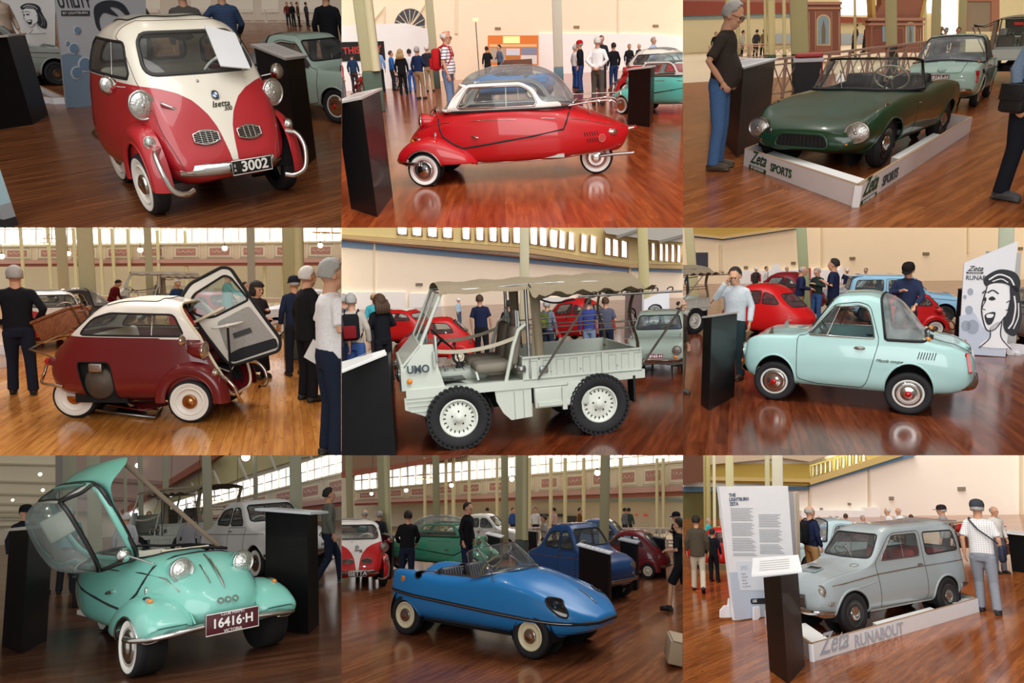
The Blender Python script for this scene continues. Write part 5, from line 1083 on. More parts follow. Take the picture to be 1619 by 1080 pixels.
def check(c1,c2,sc=26,name='checked cloth'):
 key=(name,c1,c2,sc)
 if key in MATS:return MATS[key]
 m=bpy.data.materials.new(name);m.use_nodes=True;nt=m.node_tree;b=nt.nodes['Principled BSDF'];b.inputs['Roughness'].default_value=.9
 tc=nd(nt,'ShaderNodeTexCoord');a=None
 for d in('Y','Z'):
  w=nd(nt,'ShaderNodeTexWave',bands_direction=d);w.inputs['Scale'].default_value=sc/6.28*2;nt.links.new(tc.outputs['Object'],w.inputs['Vector'])
  g=nd(nt,'ShaderNodeMath',operation='GREATER_THAN');g.inputs[1].default_value=.55 if 'strip'not in name else .8;nt.links.new(w.outputs['Fac'],g.inputs[0])
  if a is None:a=g
  elif 'strip'in name:a=g
  else:
   s=nd(nt,'ShaderNodeMath',operation='ADD');nt.links.new(a.outputs[0],s.inputs[0]);nt.links.new(g.outputs[0],s.inputs[1]);h=nd(nt,'ShaderNodeMath',operation='MULTIPLY');h.inputs[1].default_value=.5;nt.links.new(s.outputs[0],h.inputs[0]);a=h
 mx=nd(nt,'ShaderNodeMix',data_type='RGBA');mx.inputs[6].default_value=lin(c1);mx.inputs[7].default_value=lin(c2);nt.links.new(a.outputs[0],mx.inputs[0]);nt.links.new(mx.outputs[2],b.inputs['Base Color'])
 MATS[key]=m;return m
def use(P,name,me,m,parent):
 o=bpy.data.objects.new(name,me);P.col.objects.link(o);o.parent=parent;o['room']=P.k
 if not me.materials:me.materials.append(m)
 s=o.material_slots[0];s.link='OBJECT';s.material=m;return o
def person(P,label,q,rz,H=1.72,top='2A2E3A',legs='2A3550',hair='grey',hairc='grey',cap=None,shoe='1A1614',glasses=False,group=None,skin=None,topname='shirt',**pose):
 0
 t=template(hair=('short'if cap and hair=='short'else hair),**pose);r=thing(P,'person',label,'person',q,rz,group)
 r.matrix_world=r.matrix_world@Matrix.Scale(H/1.75,4)
 c=lambda x:x if not isinstance(x,str)else cloth(x,'cloth '+x)
 use(P,'body',t['body'],skin or SKIN,r);use(P,topname,t['top'],c(top),r);use(P,'skirt'if pose.get('skirt')else 'trousers',t['trousers'],c(legs),r)
 for s in t['shoe']:use(P,'shoe',s,mat('shoe '+shoe,shoe,.5),r)
 if 'hair'in t and hair!='none':use(P,'hair',t['hair'],mat('hair '+hairc,HAIRS[hairc],.8,noise=.2,nscale=60),r)
 if cap:use(P,'cap',t['cap'],c(cap),r)
 use(P,'eye',t['eye'],mat('eye','241C18',.3),r);use(P,'mouth',t['mouth'],mat('lips','9A5A4C',.6),r)
 if glasses:use(P,'glasses',t['glasses'],BLACK,r)
 r['U']=0;return r,t
def man(P,label,fx,fy,hx,hy,turn=0,**k):
 0
 q=P.fl(fx,fy);H=max(1.0,min(2.1,P.up(hx,hy,q)));return person(P,label,q,P.face(q)+R_(turn),H,**k)
def backpack(P,label,r,t,c1='16181C',c2='7A1A20',side=-1):
 b=MB();M=t['U'];o=thing(P,'backpack',label,'backpack');o.matrix_world=r.matrix_world.copy()
 b.box((-.225,0,1.20),(.17,.29,.44),M,0,.06);link(P,'bag',b.mesh('bag',cloth(c1,'bag cloth')),o)
 b=MB();b.box((-.325,0,1.12),(.07,.22,.22),M,0,.03);link(P,'pocket',b.mesh('pocket',cloth(c2,'bag cloth')),o)
 for s in(1,-1):
  b=MB();b.tube([M@V(p)for p in((-.15,s*.10,1.42),(-.03,s*.115,1.485),(.08,s*.115,1.43),(.13,s*.12,1.28),(.06,s*.16,1.12),(-.14,s*.15,1.02))],.018,6,flat=.5);link(P,'strap',b.mesh('strap',cloth(c1,'bag cloth')),o)
 return o
def shoulder_bag(P,label,r,t,c='15171C',s=1):
 b=MB();M=t['U'];o=thing(P,'shoulder_bag',label,'bag');o.matrix_world=r.matrix_world.copy()
 b.box((.02,s*.27,.93),(.22,.09,.26),M,0,.035);link(P,'bag',b.mesh('bag',mat('bag leather '+c,c,.5)),o)
 b=MB();b.box((.02,s*.32,.98),(.21,.02,.14),M,0,.008);link(P,'flap',b.mesh('flap',mat('bag leather '+c,c,.5)),o)
 for f in(1,-1):
  b=MB();b.tube([M@V(p)for p in((.02,s*.27,1.05),(f*.135,s*.18,1.15),(f*.155,0,1.30),(f*.10,-s*.12,1.45),(0,-s*.13,1.475))],.012,6,flat=.5);link(P,'strap',b.mesh('strap',mat('bag leather '+c,c,.5)),o)
 return o
def crowd(P,rows,group=None):
 for lb,x,yf,yc,t,c1,c2,hc,*kw in rows:
  k=dict(kw[0])if kw else{}
  man(P,lb,x,yf,x,yc,t,top=c1,legs=c2,hairc=hc,group=group,**k)
def bay_planes(P):
 pl=[]
 xs=(XB[P.c],XB[P.c+1]);ys=(YB[P.r],YB[P.r+1])
 def ray(u,v):return C2W.to_3x3()@V(((u-IW/2)/FPX,(v-IH/2)/FPX,1))
 O=C2W@V((0,0,0));e=0
 c=ray((xs[0]+xs[1])/2,(ys[0]+ys[1])/2)
 for a,b in(((xs[0],0),(xs[0],IH)),((xs[1],0),(xs[1],IH)),((0,ys[0]),(IW,ys[0])),((0,ys[1]),(IW,ys[1]))):
  a,b=list(a),list(b)
  for q in(a,b):
   for i,L in((0,IW),(1,IH)):
    pass
  if a[0]==b[0]and a[0]in(0,IW):a[0]=b[0]=a[0]+(-40 if a[0]==0 else 40)
  if a[1]==b[1]and a[1]in(0,IH):a[1]=b[1]=a[1]+(-40 if a[1]==0 else 40)
  n=ray(*a).cross(ray(*b)).normalized()
  if n.dot(c)<0:n=-n
  pl.append(n)
 return O,pl
def clip_all():
 bpy.context.view_layer.update()
 planes={k:bay_planes(P)for k,P in ROOMS.items()}
 dead=[]
 for o in list(bpy.data.objects):
  if o.type!='MESH'or 'room'not in o:continue
  O,pl=planes[o['room']];mw=o.matrix_world
  bb=[mw@V(q)for q in o.bound_box]
  need=[];out=False
  root=o
  while root.parent:root=root.parent
  off=0 if root.get('kind')=='structure'else .004
  for n in pl:
   ds=[(q-O).dot(n)-off for q in bb]
   if max(ds)<0:out=True;break
   if min(ds)<0:need.append(n)
  if out:dead.append(o);continue
  if not need:continue
  bm=bmesh.new();bm.from_mesh(o.data);inv=mw.inverted();it=mw.transposed().to_3x3()
  hit=False
  for n in need:
   co=inv@(O+n*off);no=(it@n).normalized()
   if min(((v.co-co).dot(no)for v in bm.verts),default=0)>=-1e-6:continue
   hit=True
   bmesh.ops.bisect_plane(bm,geom=bm.verts[:]+bm.edges[:]+bm.faces[:],dist=1e-6,plane_co=co,plane_no=no,clear_inner=True)
  if not hit:bm.free();continue
  if not bm.faces:bm.free();dead.append(o);continue
  me=o.data.copy();bm.to_mesh(me);bm.free()
  mats=[(s.link,s.material)for s in o.material_slots]
  o.data=me
  for s,(lk,m)in zip(o.material_slots,mats):
   if lk=='OBJECT':s.link='OBJECT';s.material=m
 ds={o.name for o in dead}
 par={o.name:o.parent.name for o in bpy.data.objects if o.parent}
 for o in dead:
  ch=list(o.children)
  live=[q for q in ch if q.name not in ds]
  if live or o.parent is None and ch:
   for q in live:
    mw=q.matrix_world.copy();q.parent=o.parent
    if o.parent:q.matrix_world=mw
 for o in dead:bpy.data.objects.remove(o,do_unlink=True)
 for _ in range(3):
  has={o.parent.name for o in bpy.data.objects if o.parent}
  for o in[o for o in bpy.data.objects if o.type=='EMPTY'and o.name not in has]:bpy.data.objects.remove(o,do_unlink=True)
def partitions():  # added planes; they part the bays and tone reflections
 m=mat('bay lining','E9E2D2',.8,noise=.02);n0=0
 def ray(u,v):return C2W.to_3x3()@V(((u-IW/2)/FPX,(v-IH/2)/FPX,1))
 O=C2W@V((0,0,0))
 for a,b in(((XB[1],-40),(XB[1],IH+40)),((XB[2],-40),(XB[2],IH+40)),((-40,YB[1]),(IW+40,YB[1])),((-40,YB[2]),(IW+40,YB[2])),((-40,-40),(-40,IH+40)),((IW+40,-40),(IW+40,IH+40)),((-40,-40),(IW+40,-40)),((-40,IH+40),(IW+40,IH+40))):
  n0+=1;b_=MB();A,B=ray(*a),ray(*b);b_.quad(O+A*5.0,O+B*5.0,O+B*80,O+A*80)
  me=b_.mesh('partition',m);o=bpy.data.objects.new('added_partition_%d'%n0,me);SC.collection.objects.link(o);o['kind']='structure'
def sun(P,name,d,strength,angle,color=(1,1,1)):
 0
 L=bpy.data.lights.new(name,'SUN');L.energy=strength;L.angle=R_(angle);L.color=color
 o=bpy.data.objects.new(name,L);P.col.objects.link(o)
 z=-(P.M.to_3x3()@V(d)).normalized();q=z.to_track_quat('Z','Y');o.rotation_euler=q.to_euler()
 o.location=P.M@V((0,0,6))
 o.light_linking.receiver_collection=P.col;o.light_linking.blocker_collection=P.col
 return o
def spots(P,e=22,h=3.4):
 rt,ah=P.right(),P.ahead()
 for i,(u,v)in enumerate(((-1.6,-1.6),(.1,-2.2),(1.7,-1.4),(-.7,.6),(1.0,.9))):
  L=bpy.data.lights.new('ceiling lamp','POINT');L.energy=e;L.shadow_soft_size=0;L.color=(1,.93,.82)
  o=bpy.data.objects.new('ceiling lamp',L);P.col.objects.link(o);o.location=P.M@(rt*u+ah*v+V((0,0,h)))
  o.light_linking.receiver_collection=P.col;o.light_linking.blocker_collection=P.col
def finish():
 cd=bpy.data.cameras.new('camera');cam=bpy.data.objects.new('camera',cd);SC.collection.objects.link(cam);SC.camera=cam
 cd.sensor_width=36;cd.sensor_fit='HORIZONTAL';cd.lens=36*FPX/IW;cd.clip_end=300;cd.clip_start=.05
 cam.location=(0,0,CAMZ);cam.rotation_euler=(R_(90),0,0)
 clip_all();partitions()
 w=bpy.data.worlds.new('hall light');SC.world=w;w.use_nodes=True;nt=w.node_tree
 bg=nt.nodes['Background'];tc=nd(nt,'ShaderNodeTexCoord');sp=nd(nt,'ShaderNodeSeparateXYZ');nt.links.new(tc.outputs['Generated'],sp.inputs[0])
 rp=nd(nt,'ShaderNodeValToRGB');rp.color_ramp.elements[0].position=0;rp.color_ramp.elements[0].color=(.35,.30,.26,1);rp.color_ramp.elements[1].position=.75;rp.color_ramp.elements[1].color=(1,.97,.92,1)
 mr=nd(nt,'ShaderNodeMapRange');mr.inputs[1].default_value=-1;nt.links.new(sp.outputs['Z'],mr.inputs[0]);nt.links.new(mr.outputs[0],rp.inputs[0]);nt.links.new(rp.outputs[0],bg.inputs[0])
 bg.inputs[1].default_value=.7
 SC.view_settings.view_transform='Standard';SC.view_settings.look='None';SC.view_settings.exposure=.2
 SC.cycles.max_bounces=8;SC.cycles.transparent_max_bounces=16;SC.cycles.caustics_reflective=False;SC.cycles.caustics_refractive=False
 SC.cycles.use_denoising=True;SC.cycles.sample_clamp_indirect=4
def floor(P,hx,angpx,c=('9A6238','7E4A28','9A8270'),rough=.22,ymin=None,spec=.5,pale='DCC8A8'):
 a,b=P.fl(*angpx[0]),P.fl(*angpx[1]);ang=math.atan2(b.y-a.y,b.x-a.x)
 m=floor_mat('hall floor boards %d'%P.k,ang,*c,rough=rough,spec=spec)
 rt,ah=P.right(),P.ahead();o=V((P.cam.x,P.cam.y,0));far=70 if ymin is None else(P.fl(810,ymin)-o).dot(ah)
 if ymin:b=MB();b.quad(*[o+rt*x+ah*y for x,y in((-40,far),(40,far),(40,70),(-40,70))]);b.build(P,'floor_far',mat('pale far floor '+pale,pale,.6),None,None,'structure')
 b=MB();b.quad(*[o+rt*x+ah*y for x,y in((-40,.3),(40,.3),(40,far),(-40,far))]);return b.build(P,'floor',m,None,None,'structure')
class Plane:
 0
 def __init__(s,P,a,b):
  s.P=P;s.a,s.b=(P.fl(*q)if len(q)==2 else V(q)for q in(a,b));s.x=(s.b-s.a);s.x.z=0;s.x.normalize();s.n=V((s.x.y,-s.x.x,0))
  if s.n.dot(P.cam-s.a)<0:s.n=-s.n
 def pt(s,x,y,off=0):return s.P.pl(x,y,s.a+s.n*off,s.n)
 def poly(s,b,px,t=.02,off=0,mi=0):
  f=[s.pt(x,y,off+t)for x,y in px];k=[q-s.n*t for q in f];n=len(f)
  return b.add(f+k,[tuple(range(n)),tuple(range(n,2*n))[::-1]]+[(i,n+i,n+(i+1)%n,(i+1)%n)for i in range(n)],mi)
 def rect(s,b,x0,y0,x1,y1,t=.02,off=0,mi=0):return s.poly(b,[(x0,y0),(x1,y0),(x1,y1),(x0,y1)],t,off,mi)
 def M(s,x,y,off=.0):
  p=s.pt(x,y,off);e=s.pt(x+1,y,off)-p;e.z=0;return frame(p,s.x if s.x.dot(e)>0 else-s.x,(0,0,1))
 def px(s,x,y):return(s.pt(x+5,y)-s.pt(x-5,y)).length/10
 def pz(s,x,y):return(s.pt(x,y+5)-s.pt(x,y-5)).length/10
def backwall(P,name,a,b,m,z0=-4,z1=14,w0=-50,w1=50):
 pl=Plane(P,a,b);q=MB();q.quad(*[pl.a+pl.x*u+V((0,0,z))for u,z in((w0,z0),(w1,z0),(w1,z1),(w0,z1))]);pl.o=q.build(P,name,m,None,None,'structure');return pl
def trim(pl,name,m,rects,parent=None,t=.02,off=0):
 b=MB()
 for r in rects:
  if len(r)==4 and not isinstance(r[0],tuple):pl.rect(b,*r,t,off)
  else:pl.poly(b,r,t,off)
 o=b.build(pl.P,name,m,parent or pl.o);return o
_nc={}
def column(P,x,y,w,ytop=-60,hx='C9C39A',dado=None,dadohx='3C4A40',round_=False,two=None,base=None,xt=None):
 0
 q=base or P.fl(x,y);s=(P.at(x+w/2,y,q)-P.at(x-w/2,y,q)).length;a=P.face(q);n=_nc[P.k]=_nc.get(P.k,0)+1
 h=max(2.5,P.up(x,ytop,q)+.6);M=Matrix.Translation(q)@Matrix.Rotation(a,4,'Z');b=MB();r=s/2
 if xt is not None:
  rt=P.right();tp=P.pl(xt,ytop,q,P.ahead())-q;k=tp.dot(rt)/tp.z;M=Matrix.Translation(q)@Matrix(((1,0,rt.x*k,0),(0,1,rt.y*k,0),(0,0,1,0),(0,0,0,1)))@Matrix.Rotation(a,4,'Z')
 z0=P.up(x,dado,q)if dado else 0
 def prof(z0,z1,r):
  if round_:b.lathe([(r,z0),(r,z1)],20,M)
  else:b.box((0,0,(z0+z1)/2),(2*r,2*r,z1-z0),M,0,r*.12)
 prof(z0,h,r);o=b.build(P,'column_%d'%n,mat('column paint '+hx,hx,.5),None,None,'structure')
 if two:
  b=MB();b.lathe([(r*.5,z0),(r*.5,h)],16,M@Matrix.Translation((r*.9,r*.55,0)));b.build(P,'column_shaft',mat('column paint '+two,two,.5),o)
 if dado:
  b=MB();prof(0,z0,r*1.03);b.build(P,'column_foot',mat('column paint '+dadohx,dadohx,.5),o)
 else:b=MB();prof(0,.12,r*1.15);b.build(P,'column_foot',mat('column paint '+dadohx,dadohx,.5),o)
 return o
def stand(P,label,A,B,C,topm='D9D6D0',over=.04,hx='0D0E11',print_=True,quad=None):
 0
 qa,qb,qc=(P.fl(*k[0])for k in(A,B,C));ha,hb,hc=(P.up(*k[1],q)for k,q in zip((A,B,C),(qa,qb,qc)))
 qd=qb+qc-qa;hd=hb+hc-ha;ctr=(qa+qb+qc+qd)/4
 r=thing(P,'display_plinth',label,'display stand',ctr);b=MB();L=[q-ctr for q in(qa,qb,qd,qc)];H=(ha,hb,hd,hc)
 t=[p+V((0,0,h))for p,h in zip(L,H)]
 b.add(L+t,[(3,2,1,0),(4,5,6,7)]+[(i,(i+1)%4,4+(i+1)%4,4+i)for i in range(4)]);b.build(P,'pillar',mat('black laminate '+hx,hx,.42,0,.08,.35,noise=.25),r)
 b=MB();c0=sum(t,V())/4;nn=(P.cam-qa);nn.z=0;nn=(V((0,0,1))+nn.normalized()*.42).normalized();e=[P.pl(x,y,qa+V((0,0,ha+.01)),nn)-ctr for x,y in quad]if quad else[c0+(p-c0)*(1+over/(max((p-c0).length,.05)))+V((0,0,.004))for p in t];f=[p+V((0,0,.022))for p in e]
 b.add(e+f,[(3,2,1,0),(4,5,6,7)]+[(i,(i+1)%4,4+(i+1)%4,4+i)for i in range(4)]);o=b.build(P,'top_panel',mat('panel '+topm,topm,.35),r)
 if print_:
  g=MB();u,v=f[1]-f[0],f[3]-f[0]
  for k in range(5):p0=f[0]+u*.15+v*(.2+.13*k)+V((0,0,.002));g.add([p0,p0+u*.6,p0+u*.6+v*.035,p0+v*.035],[(0,1,2,3)])
  g.build(P,'printed_text',mat('grey print','B0ADA8',.6),o)
 return r
def lattice(P,label,a,b,h,n,hx='C9A58C',group=None,name='railing',post=.05,both=True):
 0
 a,b=(P.fl(*q)if not isinstance(q,V)else q for q in(a,b));d=b-a;r=thing(P,name,label,'railing',a,math.atan2(d.y,d.x),group);L=d.length;m=mat('railing paint '+hx,hx,.5)
 k=MB();k.box((L/2,0,h),(L,post*1.6,post*.9));k.build(P,'top_rail',m,r)
 for z,nm in((h*.86,'upper_rail'),(h*.12,'lower_rail')):k=MB();k.box((L/2,0,z),(L,post*.6,post*.6));k.build(P,nm,m,r)
 for i in range(n+1):k=MB();k.box((L*i/n,0,h/2),(post,post,h));k.build(P,'post',m,r)
 for i in range(n):
  k=MB();x0,x1=L*i/n,L*(i+1)/n;w=(x1-x0)/2
  for j in range(2):
   xa,xb=x0+w*j,x0+w*(j+1);k.beam((xa,0,h*.12),(xb,0,h*.86),post*.4,post*.4,0,(0,1,0));k.beam((xa,0,h*.86),(xb,0,h*.12),post*.4,post*.4,0,(0,1,0))
  k.build(P,'lattice_panel',m,r)
 return r
def face_art(P,parent,M,s,dark='23262C',sx=1):
 0
 ink=mat('printed ink '+dark,dark,.6);pale=mat('printed pale','ECEDEE',.6);S_=M@Matrix.Diagonal((s*sx,s,s,1))
 def sh(name,m,polys,off=.002,lines=()):
  b=MB()
  for p in polys:b.prism([(q.x,q.y)for q in spl(p,5,True)],.002/s,S_@Matrix.Translation((0,0,off/s)))
  for p,w in lines:b.tube([S_@V((q.x,q.y,(off+.002)/s))for q in spl(p,5)],w*s,5,flat=.3)
  return b.build(P,name,m,parent)
 sh('printed_hair',ink,[[(.10,.93),(.30,1.0),(.55,.97),(.66,.86),(.63,.74),(.52,.80),(.40,.84),(.22,.84),(.12,.80),(.05,.86)],[(.50,.82),(.64,.78),(.70,.60),(.74,.42),(.66,.24),(.50,.28),(.44,.40),(.50,.52),(.52,.66)]])
 sh('printed_face',pale,[[(.12,.80),(.28,.84),(.46,.80),(.50,.66),(.47,.48),(.40,.38),(.30,.30),(.18,.30),(.12,.38),(.10,.48),(.06,.56),(.10,.64)],[(.22,.32),(.40,.40),(.42,.22),(.60,.10),(.10,.10),(.24,.22)]],.004)
 sh('printed_features',ink,[[(.12,.46),(.20,.50),(.30,.50),(.26,.38),(.18,.36)],[(.16,.66),(.22,.69),(.28,.66),(.22,.64)],[(.08,.65),(.11,.68),(.13,.65),(.10,.63)]],.007,[([(.14,.73),(.22,.76),(.32,.72)],.008),([(.05,.72),(.09,.75),(.12,.73)],.007),([(.12,.64),(.07,.55),(.13,.53)],.005),([(.46,.62),(.52,.64),(.50,.54),(.46,.54)],.005),([(.12,.80),(.06,.56),(.12,.38),(.20,.29),(.32,.31),(.46,.46)],.006),([(.24,.30),(.24,.20),(.08,.08)],.006),([(.42,.40),(.43,.22),(.62,.08)],.006)])
 sh('printed_teeth',pale,[[(.15,.47),(.20,.485),(.27,.48),(.25,.445),(.17,.44)]],.010)
 sh('printed_curls',pale,[],.006,[([(.14,.88),(.30,.94),(.48,.90),(.56,.82)],.010),([(.20,.86),(.34,.89),(.46,.85)],.007),([(.58,.70),(.62,.56),(.60,.40),(.54,.32)],.010),([(.66,.62),(.68,.46),(.62,.32)],.007)])
def zeta_logo(P,parent,M,w,hx,second=None,hx2=None,gap=1.0):
 0
 m=mat('sign paint '+hx,hx,.5);s=w*.50
 text(P,'script_lettering','Zeta',s,m,parent,M@Matrix.Translation((0,s*.16,.004)),.002,.95,shear=.45,bold=s*.010)
 b=MB();b.box((0,-s*.40,.003),(w*1.0,s*.22,.003),M);k=b.build(P,'lettered_strip',m,parent)
 text(P,'strip_lettering','BY LIGHTBURN',s*.20,mat('strip letters','E8E8E6',.5),k,M@Matrix.Translation((0,-s*.40,.006)),.001,1,bold=s*.003,spacing=1.1)
 if second:text(P,'lettering',second,s*.60,mat('sign paint '+(hx2 or hx),hx2 or hx,.5),parent,M@Matrix.Translation((w*.62+gap,-.04*s,.004)),.002,1.08,bold=s*.012,align='LEFT')
def bike(P,label,q,rz,hx='A01418',s=1.0):
 r=thing(P,'motorcycle',label,'motorcycle',q,rz);r.matrix_world=r.matrix_world@Matrix.Scale(s,4)
 for x in(.68,-.68):
  b=MB();b.tube([(x+.30*math.cos(a*.2618),0,.33+.30*math.sin(a*.2618))for a in range(24)],.035,8,True);w=b.build(P,'wheel',RUBBER,r);b=MB()
  b.tube([(x+.265*math.cos(a*.2618),0,.33+.265*math.sin(a*.2618))for a in range(24)],.012,6,True)
  for k in range(12):b.tube([(x,0,.33),(x+.26*math.cos(k*.5236),0,.33+.26*math.sin(k*.5236))],.003,4)
  b.lathe([(.05,-.05),(.05,.05)],12,along((x,0,.33),(x,1,.33)));b.build(P,'spokes',CHROME,w)
 b=MB()
 for sg in(1,-1):b.tube([(.68,sg*.07,.33),(.45,sg*.07,.95)],.02,8)
 b.build(P,'fork',CHROME,r)
 b=MB();b.ball((.12,0,.82),(.28,.13,.13));b.build(P,'fuel_tank',paint(hx),r)
 b=MB();b.box((-.35,0,.80),(.60,.22,.09),None,0,.04);b.build(P,'saddle',mat('black vinyl','1A1C22',.35,0,.3),r)
 b=MB();b.box((.05,0,.45),(.40,.25,.34),None,0,.06)
 for k in range(6):b.box((.05,0,.52+.03*k),(.24,.24,.012))
 b.build(P,'engine',STEEL,r)
 b=MB();b.tube([(.45,0,.92),(.1,0,.66),(-.35,0,.70),(-.68,0,.36)],.022,8);b.tube([(.42,0,.85),(.25,0,.30),(-.2,0,.28),(-.68,0,.33)],.02,8);b.build(P,'frame',BLACK,r)
 b=MB();b.tube([(.25,.34,1.04),(.42,.2,1.02),(.43,0,.98),(.42,-.2,1.02),(.25,-.34,1.04)],.013,8);b.build(P,'handlebar',CHROME,r)
 b=MB();b.lathe([(.001,-.10),(.08,-.06),(.09,0),(.001,.01)],16,along((.58,0,.90),(1,0,.88)));b.build(P,'headlight',CHROME,r)
 b=MB();b.tube([(.1,-.15,.34),(-.2,-.18,.28),(-.95,-.2,.34)],[.022,.03,.045],10);b.build(P,'exhaust',CHROME,r)
 for x in(.68,-.68):b=MB();b.surf([[V((x+.36*math.cos(R_(a)),y,.33+.36*math.sin(R_(a))))for y in(-.07,0,.07)]for a in range(30,160,10)]);b.build(P,'mudguard',paint(hx),r)
 return r
def globe(P,x,y,q,d=34,label=None,ytop=-40,brass=False):
 0
 p=P.at(x,y,q);s=(P.at(x+d/2,y,q)-P.at(x-d/2,y,q)).length;r=thing(P,'hanging_lamp',label,'lamp',p);top=max(1,P.up(x,ytop,V((p.x,p.y,0)))-p.z)
 b=MB();b.ball((0,0,0),s/2);b.build(P,'globe',mat('glowing glass','FFF6E4',.4,emit=1.6),r);b=MB();b.lathe([(s*.28,s*.38),(s*.30,s*.50),(s*.10,s*.62),(.004,s*.7)],14);b.build(P,'cap',mat('lamp cap','4A4438',.5,.5),r)
 b=MB();b.tube([(0,0,s*.6),(0,0,top)],.006,5);b.build(P,'cord',BLACK,r);return r
def chandelier(P,x,y,q,d,label,ytop=-60):
 p=P.at(x,y,q);s=(P.at(x+d/2,y,q)-P.at(x-d/2,y,q)).length;r=thing(P,'chandelier',label,'lamp',p);m=mat('brass','B98A3A',.3,.8)
 for z,k in((0,.5),(.12,.36)):b=MB();b.tube([(s*k*math.cos(a*.2618),s*k*math.sin(a*.2618),z*s*2)for a in range(24)],s*.018,6,True);b.build(P,'ring',m,r)
 b=MB()
 for k in range(4):b.tube([(s*.5*math.cos(k*1.571),s*.5*math.sin(k*1.571),0),(0,0,s*.5)],s*.008,5)
 b.tube([(0,0,s*.5),(0,0,max(s,P.up(x,ytop,V((p.x,p.y,0)))-p.z))],s*.01,5);b.build(P,'chains',m,r)
 for k in range(10):b=MB();b.ball((s*.5*math.cos(k*.628),s*.5*math.sin(k*.628),-s*.05),s*.04);b.build(P,'bulb',mat('glowing bulb','FFE2A8',.4,emit=2),r)
 return r
def gallery(P,pl,y0,y1,x0,x1,n,win=(0,0),wn=20,slope=None,slope2=None,panel='B4837A',wall='DCCDB2'):
 0
 sl=slope or(y0,y1);Y=lambda a,b,x:a+(b-a)*(x-x0)/(x1-x0)
 band=lambda f0,f1,xa,xb:[(xa,Y(y0+(y1-y0)*f0,sl[0]+(sl[1]-sl[0])*f0,xa)),(xb,Y(y0+(y1-y0)*f0,sl[0]+(sl[1]-sl[0])*f0,xb)),(xb,Y(y0+(y1-y0)*f1,sl[0]+(sl[1]-sl[0])*f1,xb)),(xa,Y(y0+(y1-y0)*f1,sl[0]+(sl[1]-sl[0])*f1,xa))]
 b=MB();pl.poly(b,band(0,1,x0,x1),.1,.0);fr=b.build(P,'trim_1',mat('gallery front',wall,.7),None,None,'structure')
 b=MB();pl.poly(b,band(.98,1.22,x0,x1),.3,.0);b.build(P,'gallery_cornice',mat('rose cornice','C39A92',.7),fr);b=MB();pl.poly(b,band(1.22,1.42,x0,x1),.2,.0);b.build(P,'gallery_beam',mat('rust beam','9A5A48',.7),fr);b=MB();pl.poly(b,band(-.06,.03,x0,x1),.18,.0);b.build(P,'gallery_rail',mat('cream rail','E6DCC2',.7),fr)
 for i in range(n):
  xa,xb=x0+(x1-x0)*(i+.08)/n,x0+(x1-x0)*(i+.92)/n;w=xb-xa
  b=MB();pl.poly(b,band(.08,.92,xa,xb),.03,.1);p1=b.build(P,'frieze_panel',mat('cream panel','E3D8C0',.7),fr)
  b=MB();pl.poly(b,band(.28,.72,xa+w*.16,xb-w*.16),.02,.13);p2=b.build(P,'frieze_inset',mat('rose inset '+panel,panel,.7),p1)
  b=MB()
  for k in range(3):
   xs=xa+w*(.22+.19*k);pts=[(xs+w*.19*t,Y(y0,sl[0],xs)+(Y(y1,sl[1],xs)-Y(y0,sl[0],xs))*(.42+.5*t*(1-t)))for t in(0,.25,.5,.75,1)]
   b.tube([pl.pt(x,y,.16)for x,y in pts],max(.01,pl.px(xs,y0)*w*.012),5)
  b.build(P,'garland',mat('cream garland','EADFCB',.7),p2)
  b=MB();q=[pl.pt(x,y,.14)for x,y in band(.14,.86,xa+w*.06,xb-w*.06)];b.tube(q,max(.006,pl.px(xa,y0)*w*.008),4,True);b.build(P,'panel_line',mat('grey green line','9A9A84',.7),p1)
 if wn:
  wy0,wy1=win;s2=slope2 or win;b=MB();pl.poly(b,[(x0,wy0),(x1,s2[0]),(x1,s2[1]),(x0,wy1)],.04,-.05);wl=b.build(P,'wall_clerestory',mat('window wall','E8E2D2',.7),None,None,'structure')
  for i in range(wn):
   xa,xb=x0+(x1-x0)*(i+.08)/wn,x0+(x1-x0)*(i+.92)/wn;f=lambda x,t:Y(wy0,s2[0],x)+(Y(wy1,s2[1],x)-Y(wy0,s2[0],x))*t
   b=MB();pl.poly(b,[(xa,f(xa,.06)),(xb,f(xb,.06)),(xb,f(xb,.94)),(xa,f(xa,.94))],.02,.0);b.build(P,'window_pane',DAYLIGHT,wl)
   b=MB()
   for t in(.5,):xm=xa+(xb-xa)*t;b.beam(pl.pt(xm,f(xm,.06),.03),pl.pt(xm,f(xm,.94),.03),.05)
   b.beam(pl.pt(xa,f(xa,.5),.03),pl.pt(xb,f(xb,.5),.03),.05);b.build(P,'window_bars',mat('window wall','E8E2D2',.7),wl)
 return fr
DAYLIGHT=mat('daylit glass','F4F6FA',.3,emit=2.2,noise=.02)
